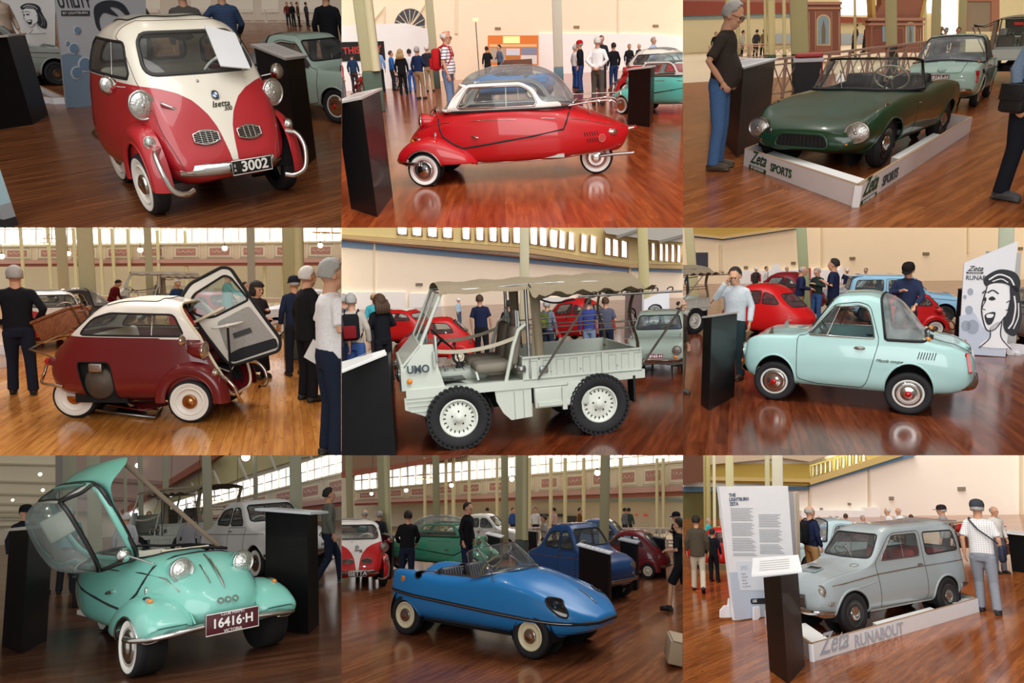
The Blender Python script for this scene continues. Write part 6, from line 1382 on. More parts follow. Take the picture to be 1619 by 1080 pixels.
def tray(P,label,corners,h,hx='E9EAEC',walls=(0,1,2,3),t=.035):
 0
 q=[P.fl(*c)if not isinstance(c,V)else c for c in corners];c0=sum(q,V())/len(q);r=thing(P,'display_platform',label,'display base',c0);m=mat('white board '+hx,hx,.5);ctr=V()
 out=[]
 for i in walls:
  a,b_=q[i]-c0,q[(i+1)%4]-c0;d=(b_-a).normalized();n=V((-d.y,d.x,0));n=n if n.dot(-(a+b_)/2)>0 else-n
  k=MB();f=[a,b_,b_+n*t,a+n*t];k.add(f+[p+V((0,0,h))for p in f],[(3,2,1,0),(4,5,6,7),(0,1,5,4),(1,2,6,5),(2,3,7,6),(3,0,4,7)]);o=k.build(P,'side_board',m,r)
  e=MB();e.beam(a+V((0,0,h+.002))+n*t/2,b_+V((0,0,h+.002))+n*t/2,t,.004);e.build(P,'raw_edge',mat('board edge','9A7A5A',.7),o);out.append((o,c0+a,c0+b_))
 return r,out
def sign_frame(P,r,a,b,frac,h):
 0
 d=(b-a).normalized();n=d.cross(V((0,0,1)));
 if n.dot(P.cam-a)<0:n=-n
 x=V((0,0,1)).cross(n);s=a if x.dot(b-a)>0 else b
 M=frame(s+x*(b-a).length*frac+V((0,0,h))+n*.003,x,(0,0,1));return r.matrix_world.inverted()@P.M@M
def heading(P,a,b):
 a,b=P.fl(*a),P.fl(*b);return math.atan2(b.y-a.y,b.x-a.x)
def park(c,P,at,to,s=1.0,dx=0,dy=0):
 0
 rz=heading(P,*to);q=P.fl(*at);q-=Matrix.Rotation(rz,3,'Z')@V((dx*s,dy*s,0));return place(c,P,q,rz,s)
def flat(P,a):
 0
 return lambda b,n,m,par:link(P,n,b.mesh(n,m),par,None,Matrix.Translation(-a)if par.type=='EMPTY'else None)
ROOMS={k:Room(k)for k in range(1,10)}
PLAIN=lambda n,hx,r=.8:mat(n,hx,r,noise=.03,nscale=1.5)
def room1():
 P=ROOMS[1];floor(P,0,((100,760),(560,690)),('8A5632','74452A','A08674'),.25)
 isetta(P,'red and cream bubble car with a front door, beside a black plinth',P.sc)
 w=backwall(P,'wall_back',(200,92),(1400,96),PLAIN('pale hall wall','D8CDB8'))
 for i,(xa,xb)in enumerate(((690,760),(905,1000),(1060,1200),(1240,1320),(1420,1540))):trim(w,'bright_bay',PLAIN('bright bay','EDE6D2'),[(xa,-40,xb,60)],t=.03)
 lattice(P,'white lattice railing far behind the bubble car, at the edge of the hall',(640,110),(1640,112),P.up(800,45,P.fl(800,110)),8,'E0D4C4')
 stand(P,'black plinth at the side of the pale grey car',((158,590),(97,175)),((230,545),(150,165)),((-70,625),(-110,195)))
 stand(P,'black plinth with a silver sloping top beside the bubble car',((1425,818),(1505,283)),((1500,745),(1600,268)),((1285,745),(1305,222)),'C9C6C2')
 r=thing(P,'information_board','pale blue display panel with a grey foot at the picture edge','display panel',P.fl(60,1075));q0=P.fl(60,1075);qa,qb=P.fl(-120,1040)-q0,V((0,0,0));h=P.up(12,630,q0)
 for nm,z0,z1,hx in(('foot',0,.10*h,'26282C'),('grey_base',.10*h,.26*h,'9AA0A4'),('panel',.26*h,h,'A9CBD6')):b=MB();b.beam(qa+V((0,0,(z0+z1)/2)),qb+V((0,0,(z0+z1)/2)),.10,z1-z0);b.build(P,nm,PLAIN('board '+hx,hx,.5),r)
 pl=Plane(P,(313,512),(720,470));r=thing(P,'advertising_board','tall grey board lettered UTILITY with blue bubbles behind the bubble car','advertising board',pl.a);W=flat(P,pl.a)
 b=MB();pl.poly(b,[(258,-60),(690,-60),(700,500),(316,511)],.06);o=W(b,'board',PLAIN('grey board','B9BBC0',.5),r)
 b=MB();pl.poly(b,[(291,262),(310,256),(345,250),(385,262),(430,320),(470,400),(700,420),(700,500),(316,511)],.005,.06);W(b,'blue_wave',PLAIN('board blue','7C93A8',.5),o)
 for x,y,d in((365,143,16),(320,205,9),(349,230,23),(402,305,30),(364,345,26)):
  b=MB();pl.poly(b,[(x+d*1.12*math.cos(a*.35),y+d*1.25*math.sin(a*.35))for a in range(18)],.004,.066);k=W(b,'bubble_rim',PLAIN('bubble rim','C4CCD4',.5),o);b=MB();pl.poly(b,[(x+d*.9*math.cos(a*.35)+2,y+d*1.0*math.sin(a*.35))for a in range(18)],.004,.072);W(b,'bubble',PLAIN('bubble blue','6E8AA4',.5),k)
 text(P,'lettering','UTILITY',70*pl.pz(350,20),mat('sign paint 30343A','30343A',.5),o,pl.M(352,12,.066),.002,.62,bold=.006);b=MB();pl.rect(b,290,50,425,74,.004,.066);k=W(b,'lettered_strip',mat('sign paint 30343A','30343A',.5),o)
 text(P,'strip_lettering','BY LIGHTBURN',17*pl.pz(350,60),mat('strip letters','E8E8E6',.5),k,pl.M(357,62,.074),.001)
 b=MB();pl.poly(b,[(q.x,q.y)for q in spl([(445,40),(480,8),(540,2),(590,25),(622,85),(600,75),(560,40),(520,35),(560,75),(530,70),(490,60),(470,95),(480,150),(455,120)],4,True)],.004,.066);W(b,'printed_hair',mat('sign paint 30343A','30343A',.5),o)
 p2=Plane(P,(0,338),(270,334));r=thing(P,'advertising_board','white board with a drawn dark haired woman behind the pale grey car','advertising board',p2.a);b=MB();p2.poly(b,[(5,-80),(262,-80),(262,334),(5,338)],.05);o=link(P,'board',b.mesh('board',PLAIN('white board','DDDDDA',.5)),r,None,Matrix.Translation(-p2.a));face_art(P,o,p2.M(128,172,.055),150*p2.pz(180,90)*1.0)
 park(wagon(P,'pale grey wagon car at the side, behind a black plinth',(1,1,1),'8E978F'),P,(285,405),((0,430),(285,405)),.80,1.03,-.62)
 r,o=tray(P,'low white display base under the pale grey wagon',[(322,492),(258,494),(120,478),(150,410)],.10);
 park(coupe(P,'mint green coupe behind the silver topped plinth',(1,1,1),'9DB0A4'),P,(1605,585),((1200,545),(1605,585)),.88,.9,-.6)
 b=MB();p3=[c for c in((968,125),(1112,160),(1187,330),(1045,316))];g=V((.86*P.sc[0],.12*P.sc[1],1.08*P.sc[2]));f=[P.pl(x,y,g,(.80,0,.55))for x,y in p3]
 k=V((.01,0,.008));b.add(f+[q+k for q in f],[(3,2,1,0),(4,5,6,7)]+[(i,(i+1)%4,4+(i+1)%4,4+i)for i in range(4)]);tag(b.build(P,'paper_sheet',PLAIN('white paper','E6E8EC',.6)),'white paper sheet leaning on the windscreen of the red bubble car','paper')
 man(P,'person in a blue checked shirt and jeans, seen from behind',1130,470,1130,-75,180,top=check('23324E','3C5478',30),legs='3C4E66',hairc='dark',armL='hip',armR='low')
 man(P,'person in a grey top with a strap across the back',960,500,960,-70,180,top='55534F',legs='2A2A2E',hairc='brown')
 man(P,'person in a dark patterned shirt, behind the cream roof',720,440,720,-66,20,top=check('2E3034','5A5C5E',50),legs='2A2A2E',hairc='brown',armL='hold',armR='hold')
 man(P,'person in black beyond the mint green coupe',1590,440,1590,-60,160,top='141519',legs='1A1A1E',hairc='dark')
 man(P,'person in pale clothes in front of the white woman board',92,362,92,-64,30,top='CDB9A4',legs='A08C78',hairc='fair')
 for i,x in enumerate((1372,1395,1420,1460)):man(P,['person in dark red','person in black','person in brown','person in dark grey'][i]+' far away at the lattice railing',x,125,x,10,40*i,top=['6A2A22','1A1A1C','5A4030','3A3C40'][i],legs='26282C',hairc='dark')
 sun(P,'roof light',(-.55,.25,-1),1.25,50);sun(P,'side light',(-.8,.9,-.5),.6,40)
def room2():
 P=ROOMS[2];floor(P,0,((560,700),(420,1060)),('A8532A','8C3F1E','A87858'),.16)
 ksch(P,'deep red cabin scooter under a clear dome with whitewall tyres',P.sc)
 w=backwall(P,'wall_back',(0,412),(1619,316),PLAIN('cream wall','F3E3C6'))
 trim(w,'white_partition',PLAIN('white partition','F2F1EC'),[[(935,158),(1440,160),(1440,335),(935,370)],[(1440,160),(1640,175),(1640,322),(1440,335)]],t=.08)
 for x,y in((741,135),(1114,128),(1489,123)):trim(w,'air_vent',PLAIN('vent brown','8A7A58'),[(x-14,y-6,x+14,y+6)],t=.03)
 trim(w,'exit_sign',mat('red sign','D04030',.5,emit=.3),[(489,148,511,161)],t=.05);trim(w,'wall_pipe',PLAIN('cream pipe','E6D6B8'),[(537,-20,552,160),(1308,-20,1316,160)],t=.05)
 pw=Plane(P,(0,432),(420,407));b=MB();pw.poly(b,[(-30,120),(305,110),(412,138),(416,408),(-30,440)],.3);o=b.build(P,'wall_left',PLAIN('white partition','F0EEE8'),None,None,'structure')
 b=MB();pw.poly(b,[(-20,200),(200,195),(208,285),(-20,292)],.02,.31);s=b.build(P,'sign_board',PLAIN('black sign','121214',.4),o)
 text(P,'lettering','THIS WAY',46*pw.pz(100,240),mat('red letters','C8322A',.5),s,pw.M(98,238,.335),.002,.92,bold=.006)
 b=MB();pts=[(250,135)]+[(325-76*math.cos(R_(a)),130-90*math.sin(R_(a)))for a in range(10,171,16)]+[(402,140)];w_=Plane(P,(0,412),(1619,316));w_.poly(b,pts,.02,.05);o=b.build(P,'window_1',PLAIN('dark arch glass','4A4E56',.2),None,None,'structure');b=MB()
 for a in range(0,181,22):b.beam(w_.pt(325,130,.09),w_.pt(325-72*math.cos(R_(a)),130-85*math.sin(R_(a)),.09),.03)
 for k in((200,30,205,110),(395,0,402,135)):w_.rect(b,*k,.03,.08)
 b.beam(w_.pt(140,110,.1),w_.pt(205,30,.1),.05);b.beam(w_.pt(330,120,.1),w_.pt(395,20,.1),.05);b.build(P,'window_bars',PLAIN('cream pipe','E6D6B8'),o)
 column(P,165,530,84,dado=336,hx='B9B78C',two='D6D1A8',dadohx='4A5E4C');column(P,452,418,36,dado=300,hx='B9B590');column(P,1030,378,44,dado=318,hx='D3D2BE',dadohx='5A7A84')
 stand(P,'black plinth in front at the edge, beside the red scooter nose',((170,1030),(65,475)),((243,930),(165,432)),((45,990),(-42,497)),'DAD8D4')
 stand(P,'black plinth beside the white and turquoise scooter',((1460,603),(1488,322)),((1478,575),(1500,316)),((1357,590),(1368,334)),'DAD8D4')
 r=thing(P,'floodlight_stand','slim floodlight stand with a lit head in front of the cream wall','lamp',P.fl(655,388));q=P.fl(655,388);h=P.up(650,100,q)
 b=MB();b.tube([(0,0,.05),(0,0,h)],.02,8);b.build(P,'pole',BLACK,r);b=MB();b.box((0,0,h+.06),(.10,.25,.16),Matrix.Rotation(P.face(q),4,'Z'),0,.02);b.build(P,'lamp_head',mat('flood lamp','F6E6A8',.4,emit=.6),r)
 for k in range(3):b=MB();b.tube([(0,0,.3),(.25*math.cos(k*2.1),.25*math.sin(k*2.1),0)],.012,6);b.build(P,'leg',BLACK,r)
 pb=Plane(P,(690,379),(935,365));r=thing(P,'poster_wall','large orange poster with photographs of cars and a painted lamp glow','poster',pb.a);Wk=flat(P,pb.a)
 b=MB();pb.rect(b,693,168,933,310,.05);o=Wk(b,'board',PLAIN('orange print','E8802E',.6),r);b=MB();pb.rect(b,765,172,845,205,.004,.05);Wk(b,'glow_patch',mat('painted lamp glow','FFD890',.5,emit=.5),o)  # pool of lamp light painted on the poster as a glowing patch
 for x0,y0,x1,y1,hx in((700,228,775,296,'B8A890'),(780,230,845,262,'D8DCE2'),(780,264,845,300,'C07A3A'),(850,226,926,260,'8A90A4'),(850,262,926,304,'E4E0D8'),(700,210,925,222,'F2C890')):b=MB();pb.rect(b,x0,y0,x1,y1,.004,.05);Wk(b,'printed_photo',PLAIN('print '+hx,hx,.6),o)
 b=MB();b.box((0,0,.45),(1.2,.4,.9),None,0,.02);tag(b.build(P,'bar_counter',PLAIN('brown counter','6A4430'),None,Matrix.Translation(P.fl(840,388))@Matrix.Rotation(heading(P,(700,394),(930,382)),4,'Z')),'brown counter in front of the orange poster','counter')
 park(dart(P,'bright blue open car parked behind the red scooter',(1,1,1),'2C86C4'),P,(640,480),((1100,470),(640,482)),.88,.98,.5)
 park(isetta(P,'red and white bubble car behind the turquoise scooter',(1,1,1),'B5202B','EFEADB',None),P,(1500,470),((1590,478),(1330,482)),.9,0,0)
 park(ksch(P,'turquoise and white cabin scooter behind the black plinth',(1,1,1),'62BFB0',rack=False),P,(1330,540),((1600,560),(1300,548)),.92,.95,.55)
 bike(P,'red and chrome motorcycle facing the hall, behind the striped column',P.fl(110,500),heading(P,(60,470),(240,505)),'B01A1C',.9);bike(P,'red motorcycle behind the walking people',P.fl(285,420),heading(P,(200,415),(320,425)),'B01A1C',.8)
 L=[('person in a grey shirt at the left edge, seen in part',15,480,265,100,'C4787A','6A6C70','grey'),('person in a dark blue top behind the motorcycle',70,440,250,160,'1E3450','2A2A30','dark'),('person in a pale blue shirt behind the column',190,440,222,170,'7A9CC8','16181C','grey'),('person in a bright blue top with an arm raised',250,430,240,100,'2A66B0','2A2A30','brown'),('long haired person all in black',298,452,235,170,'121214','121214','fair'),('person in a white top and blue jeans',340,440,232,190,'DCDCDC','2E5AA0','dark'),('person in a navy jacket and beige trousers',378,470,220,150,'1C2A4C','9A7C5C','grey'),('person in a charcoal top and tan trousers',422,435,213,170,'2A2A30','A08868','white')]
 for lb,x,y,h,t,c1,c2,hc in L:man(P,lb,x,y,x,h,t,top=c1,legs=c2,hairc=hc,hair='long'if 'long'in lb else 'short',armR='hold'if 'navy'in lb or 'white'in lb else 'down')
 r,t=man(P,'person in a white striped polo shirt with a red backpack, walking',520,560,530,145,80,top=check('F2F2F0','4A5070',16,'striped cloth'),legs='6E86A8',hair='bald',hairc='white',glasses=True,sleeve=0,belly=.6);backpack(P,'red backpack on the person in the striped shirt',r,t,'B81E22','B81E22')
 L=[('person with a red cap, dark jacket and jeans',1135,440,192,-100,'15171E','2A3E70','grey','B81820'),('person in a white shirt and grey trousers, seen from behind',1215,500,175,170,'F2F0EC','5A544C','white',None),('person in a black jacket and jeans behind the white shirt',1290,430,203,-150,'14151A','23365A','dark',None),('person in a pale top left of the red cap',1108,420,215,120,'DADAD8','2A4A80','grey',None),('person with dark hair beyond the white shirt',1232,420,170,10,'24262C','24262C','dark',None),('person in a dark suit standing at the white partition',1362,376,210,20,'1C1C20','1C1C20','brown',None),('person with white hair at the white partition',1410,372,208,-40,'3A3A40','2A2A2E','white',None),('person in a pale blue shirt beyond the red bubble car',1472,400,177,60,'A8C0DC','4A5468','grey',None),('person in black in front of the orange poster',698,392,220,200,'18191E','22242A','dark',None),('person in grey blue in front of the orange poster',757,390,212,-60,'5A6880','2A2C34','dark',None)]
 for lb,x,y,h,t,c1,c2,hc,cp in L:man(P,lb,x,y,x,h,t,top=c1,legs=c2,hairc=hc,cap=cp,armL='back'if 'white shirt and'in lb else 'down',armR='back'if 'white shirt and'in lb else 'hold'if 'poster'in lb else 'down')
 sun(P,'roof light',(.3,-.5,-1),2.9,50);sun(P,'hall light',(.2,-1,-.35),1.6,60)
def pier(pl,x0,x1,y0,y1,nx0,nx1,ny0,ny1,hx='A06A58'):
 P=pl.P;w=x1-x0;o=trim(pl,'pier',PLAIN('terracotta',hx),[(x0,y0,x1,y1)],t=.5);L=PLAIN('cream line','D8C29A')
 trim(pl,'pier_capital',PLAIN('rose stone','B98A74'),[(x0-w*.05,y0,x1+w*.05,y0+14),(x0-w*.04,y0+26,x1+w*.04,y0+36)],o,.58)
 trim(pl,'pier_panel',PLAIN('dark rose','8A5448'),[(x0+w*.05,y0+48,nx0-w*.08,y1-24),(nx1+w*.08,y0+48,x1-w*.05,y1-24)],o,.02,.5)
 cx,r=(nx0+nx1)/2,(nx1-nx0)/2;arch=lambda d:[(nx0-d,ny1+d)]+[(cx-(r+d)*math.cos(R_(a)),ny0+r-(r+d)*math.sin(R_(a)))for a in range(0,181,15)]+[(nx1+d,ny1+d)]
 n=trim(pl,'niche_border',L,[arch(7)],o,.03,.5);q=trim(pl,'niche',PLAIN('niche blue','8FA6B4'),[arch(0)],n,.02,.53)
 trim(pl,'painted_figure',PLAIN('figure','7E7460'),[[(cx-r*.3,ny1-4),(cx-r*.35,(ny0+ny1)/2),(cx,ny0+r*.7),(cx+r*.4,(ny0+ny1)/2),(cx+r*.3,ny1-4)]],q,.01,.55)
 b=MB()
 for a,c in(((x0+w*.05,y0+48),(nx0-w*.08,y1-24)),((nx1+w*.08,y0+48),(x1-w*.05,y1-24))):b.tube([pl.pt(*k,.53)for k in((a[0],a[1]),(c[0],a[1]),(c[0],c[1]),(a[0],c[1]))],pl.px(x0,y1)*1.6,4,True)
 b.build(P,'pier_lines',L,o);return o
def room3():
 P=ROOMS[3];floor(P,0,((700,1060),(1560,640)),('A05E2E','864820','A4866A'),.2,345)
 sports(P,'dark green open sports car standing in a white display tray',P.sc)
 w=backwall(P,'wall_back',(0,252),(1619,164),PLAIN('warm hall wall','EADCB4'));trim(w,'bright_bay',DAYLIGHT,[(750,-40,890,70),(1140,-30,1300,60),(1230,60,1300,200)],t=.05)
 trim(w,'gallery_beam',PLAIN('rust beam','9A4E40'),[[(0,5),(520,14),(520,60),(0,75)],[(745,80),(900,84),(900,105),(745,108)]],t=.3);trim(w,'gallery_ceiling',PLAIN('rose ceiling','B98478'),[[(0,-60),(520,-60),(520,14),(0,5)]],t=.2);trim(w,'blue_band',PLAIN('blue band','9CB4BC'),[[(0,75),(520,60),(520,80),(0,92)]],t=.1)
 trim(w,'shop_front',PLAIN('pale shop','B8C4D0'),[(750,160,880,215),(440,160,520,210)],t=.1)
 for x,wd in((225,40),(262,20),(312,14),(392,14),(420,34),(481,16),(817,12),(1150,12)):column(P,x,275 if x<900 else 235,wd,hx='D0C79A',dadohx='4C6458',round_=True,xt=x-4)
 pp=Plane(P,(500,300),(1200,262));pp.o=w.o;pier(pp,590,747,8,262,640,692,75,210);pier(pp,890,1137,84,250,1062,1094,110,205)
 trim(pp,'arch_pier',PLAIN('terracotta','A06A58'),[[(940,-60),(1160,-60),(1135,30),(1130,84),(900,84),(940,20)]],w.o,.4);trim(pp,'niche',PLAIN('niche blue','8FA6B4'),[[(946,200),(944,130),(952,114),(962,130),(962,196)]],w.o,.02,.52)
 trim(pp,'arch_moulding',PLAIN('gold stone','C8A660'),[[(1160,-60),(1180,-60),(1150,20),(1136,84),(1122,84),(1138,10)],[(890,-60),(905,-60),(915,84),(898,84)]],w.o,.45)
 pq=Plane(P,(1300,270),(1700,240));trim(pq,'timber_wall',PLAIN('taupe panel','A0917C'),[(1345,-40,1490,150)],w.o,.1);trim(pq,'timber_post',PLAIN('rose post','B8806A'),[(1462,-40,1500,150),(1335,-40,1350,150),(1335,-40,1500,6)],w.o,.15);trim(pq,'dark_opening',PLAIN('dark opening','2A2A28'),[(1540,80,1660,170)],w.o,.1);trim(pq,'sign',mat('red letters','C8322A',.5),[(1570,105,1640,118)],w.o,.12)
 column(P,560,425,76,dado=255,hx='C6C088',dadohx='39473F',xt=545);column(P,990,372,48,dado=218,hx='C8C28E',dadohx='44544C',xt=984);column(P,1192,350,38,dado=190,hx='C8C28E',xt=1204);column(P,1316,330,32,hx='C8C28E',xt=1330)
 lattice(P,'pale pink lattice railing behind the bin and the green car',(360,478),(1190,348),P.up(400,285,P.fl(400,472)),9,'C4A290')
 lattice(P,'far pale lattice railing with tiny people behind it',(120,282),(530,272),P.up(300,212,P.fl(300,278)),4,'D0AC98')
 r,t=man(P,'person in a dark brown t-shirt and jeans looking down at the plinth',150,800,105,12,78,top='3A332E',legs='4A6C9A',glasses=True,sleeve=0,belly=1,armL='pocket',armR='pocket',lean=.08,head=(0,.30),shoe='4A3A2C')
 stand(P,'navy black plinth with a white sloping top beside the man',((255,748),(212,332)),((402,655),(380,290)),((165,640),(170,318)),'DDE0E4',hx='141A26');stand(P,'second navy plinth half hidden behind the man',((205,580),(165,300)),((300,540),(290,285)),((130,520),(130,285)),hx='141A26')
 r=thing(P,'wheelie_bin','black bin with a red lid and white liner at the railing','bin',P.fl(575,462),P.face(P.fl(575,462)));h=P.up(575,262,P.fl(575,462));wd=h*.62
 b=MB();b.add([(x*k,y*k,z)for z,k in((0,.8),(h*.9,1))for x,y in((-wd/2,-wd/2),(wd/2,-wd/2),(wd/2,wd/2),(-wd/2,wd/2))],[(3,2,1,0),(4,5,6,7)]+[(i,(i+1)%4,4+(i+1)%4,4+i)for i in range(4)]);b.build(P,'bin_body',PLAIN('bin black','1C2024',.5),r)
 b=MB();b.box((0,0,h*.90),(wd*1.12,wd*1.14,h*.10),None,0,.02);b.build(P,'liner',PLAIN('bag white','D4D8DC',.5),r);b=MB();b.box((-.02,0,h*1.0),(wd*1.05,wd*1.05,.07),None,0,.03);b.box((wd*.5,0,h*1.0),(.08,wd*.8,.03));b.build(P,'lid',PLAIN('bin red','B83A3C',.45),r)
 pl=Plane(P,(608,440),(664,432));r=thing(P,'notice_board','small red notice board with a white round emblem beside the bin','sign',pl.a);W=flat(P,pl.a);b=MB();pl.poly(b,[(613,290),(662,284),(662,390),(616,398)],.05);o=W(b,'board',PLAIN('sign red','B01C24',.4),r)
 b=MB();pl.poly(b,[(636+19*math.cos(a*.35),335+22*math.sin(a*.35))for a in range(18)],.004,.05);k=W(b,'emblem',PLAIN('sign white','E8DADA',.5),o);b=MB();pl.rect(b,630,322,642,350,.004,.056);W(b,'emblem_mark',PLAIN('sign red','B01C24',.4),k)
 park(coupe(P,'mint green coupe seen from behind, with its plate 28165-H',(1,1,1),'A3C4B6','28165-H'),P,(1385,505),((1375,505),(1455,440)),.86,-.88,-.6);park(truck(P,'canvas topped military truck far behind the mint green coupe'),P,(1490,388),((1485,392),(1520,355)),.60,-.92,.3)
 A,B,C=P.fl(818,985),P.fl(286,785),P.fl(1358,628);h=P.up(818,880,A);r,o=tray(P,'white display tray with dark green lettering around the green car',[A,B,B+C-A,C],h)
 for(bd,a,c_),fr,wf in((o[0],.06,.20),(o[3],.02,.11)):L=(c_-a).length;zeta_logo(P,bd,sign_frame(P,r,a,c_,fr+wf*.5,h*.5),L*wf*.9,'1E4A30','SPORTS','1E4A30'if wf>.15 else '3A4A50',L*.02)
 Q=lambda u,v:V((A.x,A.y,0))+(B-A)*u+(C-A)*v
 for u0,u1,v0,v1,lb in((.045,.86,.025,.10,'long white foam block inside the front of the tray'),(.04,.12,.34,.72,'cream foam block inside the side of the tray')):
  c0=Q(u0,v0);b=MB();f=[Q(u0,v0)-c0,Q(u1,v0)-c0,Q(u1,v1)-c0,Q(u0,v1)-c0];b.add(f+[p+V((0,0,h*.72))for p in f],[(3,2,1,0),(4,5,6,7)]+[(i,(i+1)%4,4+(i+1)%4,4+i)for i in range(4)]);tag(b.build(P,'foam_block',PLAIN('foam white','DFE0DC',.7),None,Matrix.Translation(c0)),lb,'block')
 r,t=man(P,'person at the picture edge in dark trousers and a denim top with a black bag',1535,935,1560,-20,60,top='7C93AC',legs='1C2028',shoe='4A4C4E',hairc='brown',legL='ahead');shoulder_bag(P,'black leather shoulder bag hanging at the edge beside the coupe',r,t,'121316',-1)
 crowd(P,[('person in a red checked shirt beyond the mint green coupe',1268,338,132,10,check('6A2A2C','2A1A1C',40),'2A2A30','dark',dict(armL='chest')),('person with grey hair and a grey coat beyond the mint coupe',1212,330,168,150,'5A6268','2A2A30','grey'),('person with fair hair beyond the mint coupe roof',1192,318,165,180,'6A7074','2A2A30','fair')])
 crowd(P,[('small far person %s'%n,x,290-.052*x*.9,y,50*i,c,'2A2A2E','dark')for i,(n,x,y,c)in enumerate((('in black at the far railing, by the first column',148,196,'1A1A1E'),('in blue grey at the far railing',205,192,'5A6478'),('in white at the far railing',275,192,'C8C8C8'),('in dark grey at the far railing',340,190,'3A3A40'),('in tan at the far railing',375,190,'8A7458'),('in maroon by the far shop',855,180,'6A2A30'),('in navy by the far shop',805,180,'2A3250')))])
 sun(P,'roof light',(.5,.2,-1),2.0,45);sun(P,'side light',(-1,-.5,-.5),1.1,50)
def room4():
 P=ROOMS[4];floor(P,0,((480,1060),(640,880)),('D09048','B87634','B89A74'),.16,388,pale='E2D2B4')
 c=isetta(P,'dark red bubble car with its front door swung open and engine hatch off',P.sc,'6A0F1A','F0EDE4',None,True,'F4F1E8','white copper',True);D=c.D;d_=P.fl(905,918)-P.fl(890,898);c.root.matrix_world=P.M@Matrix.Translation(d_)
 n=V((.25,-.95,.12));g=D@V((1.0,.35,.8));T=lambda x,y,o=0:P.pl(x,y,g+n*o,n)-c.root.location*0
 out=rpoly([(842,330),(885,262),(1035,183),(1075,190),(1190,360),(1308,520),(1303,572),(1092,640),(1062,632),(960,500)],22);inner=rpoly([(880,360),(905,310),(1045,222),(1075,232),(1160,335),(1000,415),(960,420),(905,400)],18)
 b=MB();f=[T(x,y)for x,y in out];k=[q-n*.05 for q in f];N=len(f);win=[T(x,y,.001)for x,y in inner];cen=V((0,0,0))
 bm=bmesh.new();vo=[bm.verts.new(q)for q in f];vi=[bm.verts.new(q)for q in win];vk=[bm.verts.new(q)for q in k];vj=[bm.verts.new(q-n*.05)for q in win]
 eo=[bm.edges.new((vo[i],vo[(i+1)%N]))for i in range(N)];ei=[bm.edges.new((vi[i],vi[(i+1)%len(vi)]))for i in range(len(vi))];bmesh.ops.triangle_fill(bm,edges=eo+ei,use_beauty=True)
 eo=[bm.edges.new((vk[i],vk[(i+1)%N]))for i in range(N)];ei2=[bm.edges.new((vj[i],vj[(i+1)%len(vj)]))for i in range(len(vj))];bmesh.ops.triangle_fill(bm,edges=eo+ei2,use_beauty=True)
 for a_,b_ in((vo,vk),(vi,vj)):
  for i in range(len(a_)):bm.faces.new((a_[i],a_[(i+1)%len(a_)],b_[(i+1)%len(a_)],b_[i]))
 o=bm_obj(P,'front_door',bm,PLAIN('door inner cream','E9E6DC',.4),c.root);S=lambda nm,px,m,t=.012,off=0:flatp(P,nm,px,T,n,m,t,off,o)
 S('door_card',rpoly([(1010,440),(1160,362),(1285,520),(1105,585),(1060,575)],20),cloth('A9A8A4','grey door card'));S('door_pocket',rpoly([(1060,590),(1120,560),(1285,512),(1298,556),(1100,622),(1075,622)],14),cloth('2E3034','dark carpet'),.014,.002);S('door_vent',[(1084,492),(1165,464),(1176,486),(1092,516)],mat('vent dark','3A3A3A',.6),.01,.014)
 b=MB();b.tube([T(x,y,.0)for x,y in out],.022,6,True);b.build(P,'door_seal',RUBBER,o);b=MB();b.tube([T(x,y,.0)for x,y in inner],.016,6,True);b.build(P,'window_seal',RUBBER,o);S('door_window',inner,GLASS,.004,-.03)
 b=MB();b.tube([T(1045,372,.03),T(905,440,.05)],.02,8);b.build(P,'door_strut',CREAM,o);b=MB();b.tube([T(1020,650),T(1075,672),T(1090,640)],.012,6);b.build(P,'check_strap',CHROME,o)
 b=MB();b.surf([[P.fl(x,y,z)for x,y,z in q]for q in(((505,352,1.22),(690,322,1.25)),((575,300,1.30),(640,290,1.36)))]);
 w=backwall(P,'wall_back',(0,320),(1619,344),PLAIN('pale far hall','EFE6D0'),-6);pl=Plane(P,(0,338),(1619,362));gallery(P,pl,92,158,-160,1760,12,(0-70,88),26,(66,146),(-70,66))
 for x in(120,248,368,490,548,622,760,890,1070,1258,1345):column(P,x,352,15,175,hx='D8D2A6',dadohx='6A7A70',round_=True)
 lattice(P,'white lattice railing across the far side of the hall, behind the open door',P.fl(-60,385),P.fl(1680,405),P.up(400,325,P.fl(400,391)),16,'D8CCB8')
 column(P,312,430,44,hx='B9B48E');column(P,428,490,66,dado=378,hx='C2BD92',dadohx='4A5850');column(P,717,420,32,hx='B9B48E');column(P,1198,430,34,hx='A9A894');column(P,1398,620,92,dado=390,hx='A8A276',two='C0B98A',dadohx='3E4C42')
 q=P.fl(800,400);chandelier(P,237,72,q,84,'brass ring lamp hanging over the hall above the dark clothed man');chandelier(P,1560,25,q,150,'large brass ring lamp hanging above the man in the white shirt')
 for i,(x,y)in enumerate(((8,135),(322,122),(665,106),(1065,97),(1518,84))):globe(P,x,y,q,26,['round glass lamp above the wicker hamper end of the hall','round glass lamp between the two grey columns','round glass lamp beside the middle column','round glass lamp above the open car door','round glass lamp above the dark suited man'][i],-30)
 park(isetta(P,'red bubble car far behind the wicker hamper',(1,1,1),'B01822','E6E2D8',None),P,(150,575),((60,520),(180,575)),.82,.6,-.5);park(coupe(P,'black and grey car roof behind the wicker hamper',(1,1,1),'22282A'),P,(330,505),((420,500),(260,508)),.80);park(truck(P,'canvas topped truck behind the bubble car roof'),P,(760,435),((880,435),(640,442)),.62);park(saloon(P,'white saloon behind the woman in black',(1,1,1),'DDE2E6'),P,(1450,500),((1560,497),(1300,503)),.8,0,0)
